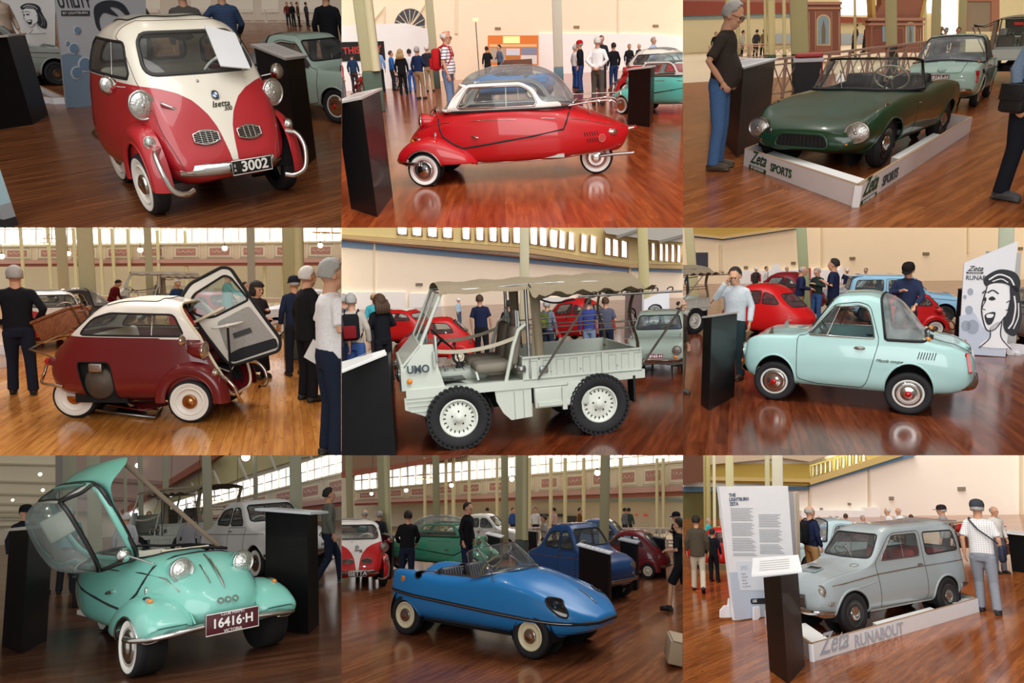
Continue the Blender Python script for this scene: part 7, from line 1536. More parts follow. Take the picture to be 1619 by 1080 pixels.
 park(isetta(P,'bright red car seen through the open door window',(1,1,1),'A8141C','A8141C',None),P,(990,520),((930,520),(1100,535)),.78);bike(P,'motorcycle seen through the open door window',P.fl(1010,455),heading(P,(900,455),(1100,462)),'2A2A30',.9)
 hq=P.pl(300,455,D@V((-1.12,0,0)),(.2,-1,0));r=thing(P,'picnic_hamper','brown wicker picnic hamper strapped on the rear rack of the bubble car','hamper',hq,.15);r.matrix_world=r.matrix_world@Matrix.Rotation(-.42,4,'Y');wk=wicker()
 b=MB();b.box((0,0,0),(.46,.50,.24),None,0,.02);b.build(P,'basket',wk,r);b=MB();b.box((0,0,.135),(.48,.52,.04),None,0,.015);b.build(P,'lid',wk,r);b=MB()
 for y in(-.15,.15):b.box((0,y,.16),(.49,.04,.006));b.box((.243,y,.02),(.006,.04,.26));b.box((-.243,y,.02),(.006,.04,.26))
 b.tube([(.245,-.06,.06),(.275,-.05,.05),(.275,.05,.05),(.245,.06,.06)],.01,6);b.build(P,'leather_strap',mat('leather strap','5A3018',.6),r)
 k=D.inverted();c.line('luggage_rack',[k@V(p)for p in(hq+V((.22,-.22,-.02)),hq+V((-.1,-.24,-.17)),hq+V((-.28,-.24,-.26)),D@V((-1.05,-.3,.65)))],.012,CHROME);c.line('rack_bar',[k@(hq+V((-.12,-.25,-.18))),k@(hq+V((-.12,.25,-.18)))],.012,CHROME)
 b=MB();f=[P.fl(*q)+V((0,0,.03))for q in((425,875),(490,815),(772,845),(735,912))];c0=f[0].copy();c0.z=0;r=thing(P,'mirror_plate','flat mirror plate in a steel frame on the floor under the bubble car','mirror',c0);f=[q-c0 for q in f];b.add(f+[q+V((0,0,.012))for q in f],[(3,2,1,0),(4,5,6,7)]+[(i,(i+1)%4,4+(i+1)%4,4+i)for i in range(4)]);b.build(P,'mirror_glass',mat('dark mirror','2A3A48',.06,.8),r);b=MB();b.tube([q+V((0,0,.0))for q in f],.02,6,True);b.build(P,'frame',STEEL,r)
 q=P.fl(660,872)+V((0,0,.05));b=MB();b.surf([[V((x,y,.05+.06*math.sin(math.pi*(x+.3)/.6)-.1*y*y))for y in np.linspace(-.2,.2,7)]for x in np.linspace(-.3,.3,9)]);r=thing(P,'hatch_cover','dark red engine hatch cover lying on the mirror plate','hatch cover',q,heading(P,(575,880),(740,905)));b.build(P,'cover',paint('6A0F1A'),r);b=MB();b.tube([(-.3,-.2,.04),(.3,-.2,.04),(.3,.2,.04),(-.3,.2,.04)],.012,6,True);b.build(P,'folded_edge',paint('6A0F1A'),r)
 pw=P.fl(-40,668);r,o=tray(P,'low white platform corner behind the man in black',[P.fl(42,660),P.fl(-160,690),P.fl(-160,610),P.fl(38,600)],P.up(42,612,P.fl(42,660)))
 crowd(P,[('person in a black hooded jacket standing with back turned at the wicker hamper',110,795,182,175,'16171C','1C2230','grey',dict(legL='ahead',lean=.0,armL='pocket',armR='pocket',shoe='141414')),('person in a dark red shirt bending over behind the cream roof',535,470,238,60,'6A1C22','2A2A30','dark',dict(lean=.35,head=(0,.4),armL='low',armR='low')),('person in a blue shirt leaning behind the cream roof',838,480,247,30,'24405E','2A2A30','grey',dict(lean=.25,armL='reach',armR='low',glasses=True)),('person in a bright teal shirt seen through the open door',1085,555,203,95,'3AA6AA','8A8074','bald'and 'grey',dict(armL='reach',armR='reach',hair='bald')),('person in a pale patterned top behind the woman in black',1165,480,258,60,check('C8C4C0','8A8480',40),'2A2A30','dark'),('woman in a black dress with red flowers and short dark hair',1225,712,260,45,check('1C1A1E','241E22',40),'16161A','dark',dict(hair='bob',skirt=1,armL='chest',armR='hold')),('person in navy with a dark cap behind the suited man',1405,700,232,200,'222C44','20242E','grey',dict(cap='1C222C')),('person in a black suit with white hair',1460,820,186,120,'17171A','15151A','white',dict(coat=1,shoe='101010'))])
 r,t=man(P,'tall person in a white polo shirt and dark jeans at the picture edge',1570,1090,1560,150,110,top='ECEAEC',legs='1E2638',hairc='grey',sleeve=0,armL='hold',armR='hold',belly=.5,shoe='2A1E18')
 q=P.pl(1495,590,P.fl(1540,1090),P.cam-P.fl(1540,1090));b=MB();b.box((0,0,0),(.17,.012,.22),Matrix.Rotation(.5,4,'Y'),0,.003);r=thing(P,'magazine','rolled brochure held by the person in the white polo shirt','magazine',q,P.face(q)+1.2);b.build(P,'cover',PLAIN('glossy print','9A6A58',.3),r);b=MB();b.box((0,-.008,0),(.16,.006,.21),Matrix.Rotation(.5,4,'Y'));b.build(P,'pages',PLAIN('paper','E4E0D8'),r)
 sun(P,'window light',(.25,-.6,-.75),2.6,30);sun(P,'hall light',(-.1,.9,-.5),1.5,60)
def flatp(P,name,px,T,n,m,t,off,parent):
 b=MB();f=[T(x,y,off+t)for x,y in px];k=[q-n*t for q in f];N=len(f);b.add(f+k,[tuple(range(N)),tuple(range(N,2*N))[::-1]]+[(i,N+i,N+(i+1)%N,(i+1)%N)for i in range(N)]);return b.build(P,name,m,parent)
def wicker():
 if 'wicker'in MATS:return MATS['wicker']
 m=bpy.data.materials.new('wicker');m.use_nodes=True;nt=m.node_tree;b=nt.nodes['Principled BSDF'];tc=nd(nt,'ShaderNodeTexCoord');br=nd(nt,'ShaderNodeTexBrick');br.inputs['Scale'].default_value=1;br.inputs['Brick Width'].default_value=.05;br.inputs['Row Height'].default_value=.014;br.inputs['Mortar Size'].default_value=.002
 br.inputs['Color1'].default_value=lin('B0683A');br.inputs['Color2'].default_value=lin('8A4A24');br.inputs['Mortar'].default_value=lin('3A1C0C');mp=nd(nt,'ShaderNodeMapping');mp.inputs['Rotation'].default_value=(1.5708,.3,.6);nt.links.new(tc.outputs['Object'],mp.inputs[0]);nt.links.new(mp.outputs[0],br.inputs['Vector']);nt.links.new(br.outputs[0],b.inputs['Base Color']);b.inputs['Roughness'].default_value=.6;MATS['wicker']=m;return m
def band(w,name,m,pts,t=.05):return trim(w,name,m,[pts],t=t)
def woman_board(P,label,a,b,poly,art,logo=None,words=None,blue=None,hx='E2E4E8',bubbles=()):
 0
 pl=Plane(P,a,b);r=thing(P,'advertising_board',label,'advertising board',pl.a);W=flat(P,pl.a);k=MB();pl.poly(k,poly,.06);o=W(k,'board',PLAIN('board '+hx,hx,.5),r)
 if blue:k=MB();pl.poly(k,blue,.004,.06);W(k,'pale_blue_print',PLAIN('pale blue print','C0CBDA',.5),o)
 if art:face_art(P,o,pl.M(art[0],art[1],.066),art[2]*pl.pz(art[0],art[1]-art[2]*.5),sx=art[3]if len(art)>3 else .7)
 if logo:zeta_logo(P,o,pl.M(logo[0],logo[1],.066),logo[2]*pl.px(logo[0],logo[1]),'23262C')
 for x,y,s,t,hx2 in words or():text(P,'lettering',t,s*pl.pz(x,y),mat('sign paint '+hx2,hx2,.5),o,pl.M(x,y,.066),.001,.8,bold=.001,align='LEFT')
 for x,y,d in bubbles:
  k=MB();pl.poly(k,[(x+d*math.cos(q*.35),y+d*1.15*math.sin(q*.35))for q in range(18)],.004,.064);W(k,'bubble',PLAIN('bubble grey','9AA6B4',.5),o)
 return r,o,pl
def room5():
 P=ROOMS[5];floor(P,0,((1000,1060),(1400,700)),('7A3A1E','5A2814','9A7458'),.14)
 truck(P,'pale grey green open military truck with khaki canvas roof and side awning',P.sc).root.matrix_world=P.M@Matrix.Translation(P.fl(560,1046)-P.fl(518,1020))
 w=backwall(P,'wall_back',(0,390),(1619,332),PLAIN('cream wall','F4E4CC'));Y=PLAIN('yellow plaster','D6C48A')
 band(w,'upper_wall',Y,[(-40,-60),(1660,-60),(1660,176),(1365,172),(900,96),(-40,28)],.1);o=band(w,'blue_band',PLAIN('blue band','7C98B4'),[(-40,55),(1365,190),(1365,210),(-40,88)],.05);band(w,'blue_band',PLAIN('blue band','7C98B4'),[(1365,190),(1660,200),(1660,214),(1365,206)],.05)
 band(w,'moulding',PLAIN('moulding','C4A878'),[(-40,28),(900,100),(1365,172),(1660,180),(1660,196),(1365,190),(900,122),(-40,52)],.3);band(w,'moulding',PLAIN('moulding dark','8A5E44'),[(-40,46),(1365,186),(1365,191),(-40,54)],.34);trim(w,'wall_corner',PLAIN('corner buff','D9C49A'),[(1362,55,1372,330)],t=.12)
 Yt=lambda x:np.interp(x,[0,900,1365,1619],[12,78,145,165]);Yb=lambda x:np.interp(x,[0,900,1365,1619],[-70,-10,68,85])
 for i,x in enumerate((265,335,408,480,572,637,700,757,813,893,938,987,1031,1075,1135,1178,1248,1284,1325,1468,1506,1532,1561,1590)):
  wd=46 if x<560 else 38 if x<1000 else 30 if x<1400 else 20;b=MB();w.poly(b,[(x,Yb(x)),(x+wd,Yb(x+wd)),(x+wd,Yt(x+wd)),(x,Yt(x))],.04,.1);p=b.build(P,'window_pane',DAYLIGHT,w.o);b=MB();b.tube([w.pt(*q,.15)for q in((x,Yb(x)),(x+wd,Yb(x+wd)),(x+wd,Yt(x+wd)),(x,Yt(x)))],.07,4,True);b.build(P,'window_surround',PLAIN('window buff','D9B88A'),p)
 c=band(w,'ceiling_boards',PLAIN('grey ceiling','B8B4AA'),[(1200,-60),(1660,-60),(1660,72),(1470,58),(1255,28)],1.2);trim(w,'ceiling_beam',PLAIN('grey beam','8E8A80'),[[(1500,62),(1660,20),(1660,34),(1510,72)],[(1300,40),(1420,0),(1440,4),(1310,52)]],c,.1,1.2)
 for x,y in((367,269),):trim(w,'air_vent',PLAIN('vent brown','7E7468'),[(x-16,y-6,x+16,y+6)],t=.06)
 trim(w,'wall_pipe',PLAIN('cream pipe','E6D6B8'),[(152,60,160,300)],t=.08);trim(w,'white_partition',PLAIN('white partition','F4F1EA'),[(-40,305,300,400),(320,312,470,392),(940,330,1100,380)],t=.2)
 column(P,868,470,44,hx='CFCBA8',dadohx='5A6A5C',xt=866);column(P,1440,440,48,hx='C9C08C',dadohx='4A5A50')
 stand(P,'black plinth with a white top in front at the edge, hiding the truck nose',((258,1100),(208,600)),((268,1040),(214,588)),((-60,1120),(-60,690)),'DCDCDA',.02,quad=[(-60,715),(214,604),(205,586),(-60,662)])
 park(cabin(P,'red egg shaped car behind the truck cab',(1,1,1),'C01C1C'),P,(470,640),((300,650),(620,632)),.82,0,0);park(isetta(P,'red bubble car with its front door raised behind the truck',(1,1,1),'C01C1C','C01C1C',None,True),P,(300,560),((520,560),(250,560)),.85,0,0);park(cabin(P,'second red egg shaped car behind the truck bed',(1,1,1),'B81A1E'),P,(1130,540),((1250,545),(1000,535)),.9)
 park(coupe(P,'grey green coupe facing the hall, plate 28165-H, at the truck tail',(1,1,1),'8E9C92','28165-H'),P,(1500,690),((1560,610),(1500,720)),.92,.9,0)
 woman_board(P,'white board with a drawn woman behind the grey green coupe',(1420,525),(1560,515),[(1425,345),(1552,292),(1560,520),(1420,525)],(1452,530,165),bubbles=((1440,420,14),(1455,460,10)));woman_board(P,'grey board with a drawn woman at the truck awning end',(1340,525),(1425,535),[(1345,305),(1425,310),(1425,535),(1340,525)],(1358,530,150),hx='BDBDBA')
 r,t=man(P,'person in a striped shirt with grey hair and a black and red backpack',80,800,85,312,170,top=check('C8C0B4','A89E94',44),legs='3C5A94',hairc='grey');backpack(P,'black and red backpack on the person in the striped shirt',r,t)
 crowd(P,[('person with long brown curls in a black jacket with blue stripes',212,745,320,205,'16181E','1A1C22','brown',dict(hair='long',armL='hold',armR='hold')),('person in a turquoise top beyond the woman with curls',178,640,308,170,'4AB0BC','2A2A30','fair',dict(hair='bald')),('person with grey hair at the edge behind the backpack',40,700,315,190,'5A5A60','2A2A30','grey'),('person at the left picture edge, arm and dark trousers only',-12,820,330,180,'3A3A44','1C2030','grey',dict(sleeve=0)),('person in a navy t-shirt seen through the truck cab',672,640,318,178,'1C2440','1A1C22','brown',dict(sleeve=0)),('person in pale blue with a white cap far beyond the truck',560,470,335,60,'AFC4D4','4A5A6A','white',dict(cap='E8E8E8')),('person in dark navy behind the truck post',808,640,345,175,'1A2036','1A1C22','dark'),('person in a blue checked shirt and pale jeans beyond the truck bed',1180,640,335,178,check('1E2E6A','3A4A9A',34),'7E94B4','dark'),('person in a grey t-shirt beside the checked shirt',1262,640,330,172,'54586A','20283C','brown',dict(sleeve=0)),('person at the far edge beyond the grey green coupe',1600,520,370,120,'1A1A1E','2A2A30','dark')])
 r,t=man(P,'person in grey with a green backpack beyond the truck bed',985,640,985,345,150,top='6A7486',legs='2A3244',hairc='grey');backpack(P,'olive green backpack beyond the truck bed',r,t,'55602E','6A7434')
 sun(P,'roof light',(.2,-.6,-1),2.4,40);sun(P,'hall light',(.1,-1,-.3),1.8,60)
def room6():
 P=ROOMS[6];floor(P,0,((1000,1060),(860,860)),('7E4024','5E2C18','9A7458'),.15)
 coupe(P,'pale turquoise coupe with a big bubble rear window',P.sc,'A8CFCC')
 w=backwall(P,'wall_back',(0,268),(1619,246),PLAIN('peach wall','F0DAB4'));band(w,'blue_band',PLAIN('blue band','5A7A98'),[(40,45),(190,60),(535,8),(770,-30),(770,-46),(535,-12),(190,38),(40,22)][::1],.05);band(w,'gallery_front',PLAIN('ochre gallery','B08E42'),[(40,-60),(560,-60),(535,-8),(190,42),(40,26)],.15);band(w,'moulding',PLAIN('moulding','C4A878'),[(40,26),(190,42),(535,-8),(535,4),(190,54),(40,38)],.25)
 trim(w,'white_partition',PLAIN('white partition','F2EFE8'),[(248,204,405,300),(405,200,745,300),(745,185,760,300)],t=.2);trim(w,'air_vent',PLAIN('vent brown','7E6A4A'),[(290,183,308,196),(514,162,534,175),(792,139,817,152),(1139,117,1168,131),(1592,92,1612,106)],t=.06);trim(w,'wall_pipe',PLAIN('cream pipe','E0CBA2'),[(655,-40,663,205),(1350,-40,1356,120),(172,80,182,205)],t=.08);trim(w,'dark_poster',PLAIN('dark poster','3A3A44'),[(62,118,118,192)],t=.06)
 trim(w,'wall_picture',PLAIN('print red','B0403A'),[(322,220,370,255)],t=.24);trim(w,'red_screen',PLAIN('print red','C4483E'),[(590,192,606,240)],t=.24)
 column(P,585,430,44,hx='A6AE84',dadohx='4A5A50',xt=556);column(P,62,420,42,hx='C2B88A',dadohx='4A5A50',xt=22);column(P,1522,430,60,hx='C4CCB0',dadohx='4A5A50',xt=1535)
 stand(P,'narrow black plinth beside the man covering his face',((122,868),(45,424)),((242,802),(182,405)),((84,840),(8,428)),'C9C6C0',.03);stand(P,'black plinth edge behind the white drawn board',((1308,572),(1312,298)),((1326,566),(1330,295)),((1280,568),(1288,296)),'2A2A2C',.01)
 b=MB();b.box((0,0,0),(.03,.30,.18),None,0,.02)
 woman_board(P,'tall white board with a laughing drawn woman and bubbles beside the turquoise coupe',(1310,600),(1530,612),[(1332,168),(1588,64),(1528,612),(1306,598)],(1378,600,400,.58),(1384,200,80),[(1340,238,30,'RUNABOUT','23262C')],[(1310,420),(1380,400),(1420,470),(1530,540),(1528,612),(1306,598)],bubbles=((1362,303,14),(1336,328,8),(1356,390,18),(1340,465,22),(1372,470,30)))
 woman_board(P,'back edge of a white board behind the laughing woman',(1460,585),(1590,575),[(1450,112),(1604,120),(1576,575),(1460,585)],None,hx='CFCFCB');pw=thing(P,'board_foot','white curved foot of the tall drawn board','board foot',P.fl(1560,600),heading(P,(1520,602),(1610,598)));b=MB();b.prism(rpoly([(-.16,0),(.22,0),(.20,.17),(-.04,.20),(-.16,.16)],.05),.05,frame((0,0,0),(1,0,0),(0,0,1)));b.build(P,'foot_plate',PLAIN('white board E9EAEC','E9EAEC',.5),pw);b=MB();b.box((.03,-.025,.02),(.10,.16,.04));b.build(P,'foot_wedge',PLAIN('white board E9EAEC','E9EAEC',.5),pw)
 park(cabin(P,'bright red egg shaped car seen from behind with a chrome rear bumper',(1,1,1),'C8161A'),P,(390,520),((510,525),(250,495)),.82);park(cabin(P,'dark red egg shaped car behind the man in the navy jacket',(1,1,1),'7A1020'),P,(500,405),((620,416),(450,398)),.80);park(isetta(P,'red bubble car tail behind the turquoise coupe roof',(1,1,1),'C8161A','C8161A',None),P,(1055,500),((950,496),(1170,500)),.66)
 park(wagon(P,'pale blue utility car behind the man with a cap',(1,1,1),'8FC0DC','5A6A74'),P,(1232,455),((1050,450),(1260,455)),.78,1.03,-.6);park(wagon(P,'grey wagon with a white roof behind the turquoise coupe',(1,1,1),'9AA4A8',roof='E0E0DC'),P,(850,385),((950,385),(760,387)),.68);park(truck(P,'military truck tail at the edge behind the man covering his face'),P,(-130,500),((60,488),(-100,505)),.70);park(wagon(P,'grey wagon nose at the picture edge',(1,1,1),'8A8A84'),P,(1690,560),((1690,560),(1600,540)),.8)
 crowd(P,[('person in white and grey covering the face with one hand',235,715,186,-20,'C4CAD0','24343A','dark',dict(armR='face',armL='down',head=(.0,.3),shoe='3A2A1E')),('person in a navy jacket and beige trousers with a camera',545,480,182,95,'222A4A','9A7C54','bald'and 'grey',dict(hair='bald',armL='hold',armR='hold',head=(0,.25))),('person with grey hair in dark green looking at a camera',628,452,190,-40,'2A3630','3A5A8A','grey',dict(armL='chest',armR='chest',head=(0,.3))),('person with black hair in a navy polo shirt',700,520,148,-100,'1C2440','1A1C22','dark',dict(sleeve=0,armL='chest')),('person in a navy polo with a pale cap at the white wall',770,345,195,0,'1E2A44','2A2A30','grey',dict(cap='E0D0C4',sleeve=0)),('person in a black jacket with sunglasses at the wall',858,345,206,-20,'16171B','2A2A30','dark',dict(glasses=True)),('person in a navy coat and black cap reading, hand on chest',1040,620,165,-10,'2A3450','2A2A34','grey',dict(cap='1A1614',armR='chest',armL='low',head=(0,.38))),('person with a pale cap seated beyond the red egg car',340,330,238,30,'3A3430','2A2A30','grey',dict(cap='DAD6CE')),('person in white behind the open car lid',388,325,250,60,'D8D2CC','4A3A34','brown'),('person in blue behind the navy jacket',485,330,240,40,'3A5A8A','2A2A30','grey'),('person in green behind the man covering his face',240,340,250,150,'3A8A72','2A2A30','grey'),('person in dark blue beneath the dark poster',28,350,265,20,'26364A','2A2A30','brown'),('person at the left picture edge, trousers and shoe only',-30,790,330,60,'4A443C','6A604E','grey',dict(shoe='3A3630'))])
 q=P.fl(438,370);r=thing(P,'raised_lid','open curved white car lid standing up beyond the red egg car','car lid',q,P.face(q));b=MB();b.prism([(p.x,p.y)for p in spl([(-.12,.6),(-.2,.95),(-.05,1.25),(.10,1.1),(.14,.75),(.02,.58)],5,True)],.04,frame((0,0,0),(0,1,0),(0,0,1)));b.build(P,'lid_shell',WHITE,r);b=MB();b.tube([(0,0,0),(0,.02,.62)],.015,6);b.build(P,'prop',STEEL,r)
 sun(P,'roof light',(-.1,-.3,-1),2.5,40);sun(P,'hall light',(.3,-1,-.35),1.9,60)
def room7():
 P=ROOMS[7];floor(P,0,((1000,1060),(1500,980)),('6A4530','563424','9A8474'),.22)
 ksch(P,'turquoise cabin scooter with its dome lid swung open and a maroon number plate',P.sc,'7CC2B4','A8A4A0',118,'16416\u00b7H',False,'white chrome','B8B8B0')
 w=backwall(P,'wall_back',(0,425),(1619,306),PLAIN('far hall','CFC4AE'));C=PLAIN('rose ceiling','B49C90');B=PLAIN('rust beam','9A5E4C');I=PLAIN('cream boards','DCD2B8')
 k=trim(w,'ceiling_1',I,[[(-40,-60),(270,-60),(275,330),(-40,335)]],t=.3);trim(w,'ceiling_joist',PLAIN('grey buff','B8AE94'),[[(-40,y),(270,y+dy),(270,y+dy+7),(-40,y+8)]for y,dy in((35,8),(118,10),(178,8),(225,6),(262,4),(285,2),(300,1))],k,.12,.3)
 k=trim(w,'ceiling_2',C,[[(320,-60),(1100,-60),(965,45),(770,165),(580,282),(320,262)]],t=.5);trim(w,'ceiling_joist',PLAIN('dark rose','9A8478'),[[(365,95),(765,122),(765,140),(365,115)],[(330,185),(655,205),(655,217),(330,198)]],k,.15,.5);trim(w,'rust_beam',B,[[(940,-60),(1140,-60),(965,50),(660,225),(580,285),(570,262),(770,135),(950,20)]],k,.5,.5)
 trim(w,'side_beam',PLAIN('grey rail','8E8A84'),[[(262,-60),(330,-60),(300,120),(272,330),(264,330)]],k,.3,.5)
 for x,y,d in((190,90,9),(203,165,8),(60,212,7),(222,252,6),(232,287,5),(653,48,12)):b=MB();p=w.pt(x,y,.8);b.ball(p,w.px(x,y)*d);b.build(P,'ceiling_spot',mat('glowing glass','FFF6E4',.4,emit=1.6),k)
 r2=trim(w,'roof_boards',PLAIN('yellow boards','C9BE8E'),[[(1100,-60),(1660,-60),(1660,-20),(1440,10),(1200,85),(1010,160),(800,270),(700,270),(965,80)]],t=.1);trim(w,'roof_strut',PLAIN('pale strut','D8D8CC'),[[(a,y),(a+9,y),(c_+9,z),(c_,z)]for a,y,c_,z in((1120,10,1205,200),(1275,0,1340,165),(1450,-30,1520,110),(1005,70,1075,230),(905,130,950,255))],r2,.1,.6)
 pl=Plane(P,(700,392),(1619,318));gallery(P,pl,290,320,780,1660,7,(235,285),13,(75,190),(-35,78),'B48A80','D6CDB8');trim(w,'fan_window',DAYLIGHT,[[(612+38*math.cos(R_(a)),322-62*math.sin(R_(a)))for a in range(0,181,20)]],t=.6)
 for x,y,wd,tp,xt in((458,640,60,-60,440),(347,560,42,-60,340),(316,500,22,-60,308),(992,520,42,55,980),(790,480,28,168,786),(672,450,22,240,668),(1410,520,56,-60,1398),(1215,430,20,300,1213),(598,430,14,285,596)):
  q=P.fl(x,y);b=P.up(x,tp,q);column(P,x,y,wd,tp,hx='A9A78E',dadohx='3A4640',xt=xt)
 for i,(x,y,d)in enumerate(((1165,8,40),(810,184,26),(1124,248,22),(940,298,16),(652,268,16))):globe(P,x,y,P.fl(x,430),d,['large globe lamp at the top by the roof struts','globe lamp beside the middle grey column','globe lamp above the white saloon','small globe lamp above the checked shirt','small globe lamp at the far fan window'][i])
 chandelier(P,1010,215,P.fl(1000,440),90,'brass ring lamp beyond the tall grey column')
 stand(P,'black plinth with a pale top at the left edge, near the open lid',((100,945),(42,362)),((222,878),(170,345)),((8,905),(-50,368)),'CFCBC2');stand(P,'tall black plinth with a white top in front of the white saloon',((1258,822),(1236,268)),((1462,850),(1452,282)),((1318,780),(1310,262)),'D4D6DC',.10)
 b=MB();q=P.fl(455,700);b.box((0,0,.18),(.5,.5,.36),Matrix.Rotation(P.face(q),4,'Z'),0,.01);r=thing(P,'speaker_box','low black box on the floor beneath the open dome lid','box',q);b.build(P,'cabinet',BLACK,r);b=MB();b.box((0,0,.365),(.52,.52,.02),Matrix.Rotation(P.face(q),4,'Z'));b.build(P,'top_board',BLACK,r)
 park(truck(P,'grey green military truck with a canvas roof beyond the scooter'),P,(870,505),((960,505),(720,508)),.70);park(saloon(P,'white saloon with a black number plate behind the tall plinth',(1,1,1),'E4E4E0','17629 H'),P,(1215,580),((1080,568),(1420,596)),.84,.88,-.6)
 lattice(P,'railing behind the man in the grey jumper',(1440,500),(1700,470),P.up(1500,400,P.fl(1500,493)),3,'C8A898')
 crowd(P,[('person with a black cap and dark jacket behind the black plinth',90,720,240,30,'1C1E26','1A1C22','dark',dict(cap='15171C',coat=1)),('person in a blue jacket and beige trousers walking away',205,655,322,190,'2C3E6E','A89C88','bald'and 'white',dict(hair='bald',coat=1)),('person in a teal shirt beyond the open dome lid',310,655,250,175,'3A9A96','24262C','grey'),('person in pale grey with white hair beyond the lid window',585,620,275,170,'B8BCC0','3A3C44','white'),('person in a black and white checked shirt beyond the truck',890,600,278,175,check('1C2030','C8C8CC',34),'2A2C34','dark'),('person with a black cap behind the white saloon roof',1072,470,308,60,'3A3A3C','2A2A30','grey',dict(cap='15171C')),('person in a grey green jumper and dark jeans walking past the saloon',1560,612,155,100,'6A6C62','1E2638','dark',dict(legL='fwd',legR='rear',shoe='3A3A3C')),('person with a pale face sitting in the far truck',700,470,380,0,'2A2C34','2A2A30','dark')])
 sun(P,'window light',(-.4,-.3,-.8),.95,35);sun(P,'hall light',(-.8,.7,-.30),1.25,60)
def room8():
 P=ROOMS[8];floor(P,0,((1000,1060),(1330,860)),('8A5434','6E4028','A08870'),.18,430,pale='C8B494')
 dart(P,'bright blue open roadster with faired headlights and cream wheels',P.sc,'1F7FC4')
 w=backwall(P,'wall_back',(0,335),(1619,345),PLAIN('cream far wall','E6DAC0'),-8);pl=Plane(P,(0,350),(1619,360));gallery(P,pl,168,218,60,1660,13,(70,170),22,(25,142),(-60,28));k=trim(w,'ceiling',PLAIN('timber ceiling','9A8068'),[[(-40,-60),(640,-60),(560,0),(230,65),(-40,110)]],t=2.5);trim(w,'ceiling_beam',PLAIN('rust beam','9A5A48'),[[(-40,80),(180,55),(560,-12),(640,-60),(680,-60),(575,2),(230,70),(-40,112)]],k,.4,2.5)
 trim(w,'blue_band',PLAIN('blue band','A8C0C4'),[(900,205,1660,217)],t=.1);trim(w,'kiosk',PLAIN('kiosk dark','4A4844'),[(640,285,730,335),(895,280,1050,290),(1065,290,1115,345)],t=.3);trim(w,'exit_sign',mat('red sign','D04030',.5,emit=.3),[(1435,280,1450,288),(1395,278,1402,286)],t=.15)
 for x in(395,495,605,530,737,890,992,1060,1148,1322,1495,1525):column(P,x,368,15 if x%2 else 18,165 if x>700 else 205,hx='D2C9A0',dadohx='6A7468',round_=True,xt=x)
 lattice(P,'white lattice railing across the far side of the hall behind the columns',P.fl(560,424),P.fl(1700,432),P.up(1000,345,P.fl(1000,427)),12,'D4C8BC');lattice(P,'lattice railing at the end beyond the maroon car',P.fl(1400,500),P.fl(1700,520),P.up(1500,400,P.fl(1500,507)),4,'C8B4A4')
 for x,y,wd,xt,two in((45,445,32,32,None),(212,530,58,195,'C9C59A'),(453,480,34,446,None),(775,490,34,772,None),(853,545,60,855,'C4C096'),(1242,520,46,1252,None)):column(P,x,y,wd,-60,hx='A8A580',dado=398 if x==853 else None,dadohx='3C4A42',xt=xt,two=two)
 q=P.fl(800,440)
 for i,(x,y,d)in enumerate(((142,182,18),(306,166,20),(521,142,22),(807,112,26),(1213,82,30))):globe(P,x,y,q,d,['small globe lamp above the teal shirt','globe lamp beside the first tall column','globe lamp between the columns above the black jacket','globe lamp at the twin columns','globe lamp beside the last column'][i])
 chandelier(P,395,108,q,74,'brass ring lamp beside the second column')
 park(isetta(P,'red and white bubble car with a black lettered front plate',(1,1,1),'C0181C','ECE8E0','ISETTA'),P,(70,640),((30,560),(95,660)),.88,1.1,0);park(ksch(P,'sea green cabin scooter with a framed canopy behind the roadster',(1,1,1),'3E9A7C',rack=False,frame_hex='3E9A7C',style='white plain'),P,(470,545),((345,538),(570,548)),.92);park(saloon(P,'white saloon behind the man in the black jacket',(1,1,1),'DCDCD8'),P,(690,455),((560,451),(790,459)),.72)
 park(saloon(P,'tall dark blue small car behind the black plinth with a white top',(.78,1,1.14),'1A4678'),P,(1170,668),((1050,640),(1290,680)),.80,.2,0);park(cabin(P,'maroon egg shaped car behind the plinths',(1,1,1),'6A1420'),P,(1385,565),((1330,559),(1470,569)),.66);park(saloon(P,'mid blue saloon roof beyond the tall dark blue car',(1,1,1),'3A5E8E'),P,(1255,505),((1160,501),(1340,509)),.74)
 stand(P,'black plinth with a white top before the tall dark blue car',((1268,745),(1284,470)),((1282,738),(1298,462)),((1128,715),(1136,432)),'DEE2E8',.05);stand(P,'black plinth with a white top behind the windscreen of the roadster',((750,515),(752,392)),((764,508),(772,384)),((684,512),(683,376)),'DEE2E8',.04);stand(P,'narrow black plinth at the foot of the twin columns',((925,510),(929,368)),((930,505),(931,362)),((885,510),(885,365)),'2A2C30',.01)
 stand(P,'black plinth between the dark blue car and the maroon car',((1402,640),(1415,422)),((1412,630),(1418,412)),((1325,625),(1328,405)),'A8ACB4',.04);stand(P,'black plinth standing before the lattice at the far end',((1535,580),(1550,402)),((1540,575),(1552,396)),((1478,572),(1484,392)),'3A3C40',.02);stand(P,'black plinth behind the man in black',((235,585),(236,392)),((245,578),(246,386)),((188,576),(188,378)),'2A2C30',.02)
 b=MB();b.box((0,0,.12),(.5,.5,.24),Matrix.Rotation(.5,4,'Z')@Matrix.Rotation(.2,4,'Y'),0,.01);r=thing(P,'carton','beige board carton corner lying at the bottom edge','carton',P.fl(1640,985));b.build(P,'carton_body',PLAIN('board beige','A8947A',.7),r);b=MB();b.box((.02,0,.25),(.5,.5,.01),Matrix.Rotation(.5,4,'Z')@Matrix.Rotation(.2,4,'Y'));b.build(P,'carton_flap',PLAIN('board beige','A8947A',.7),r)
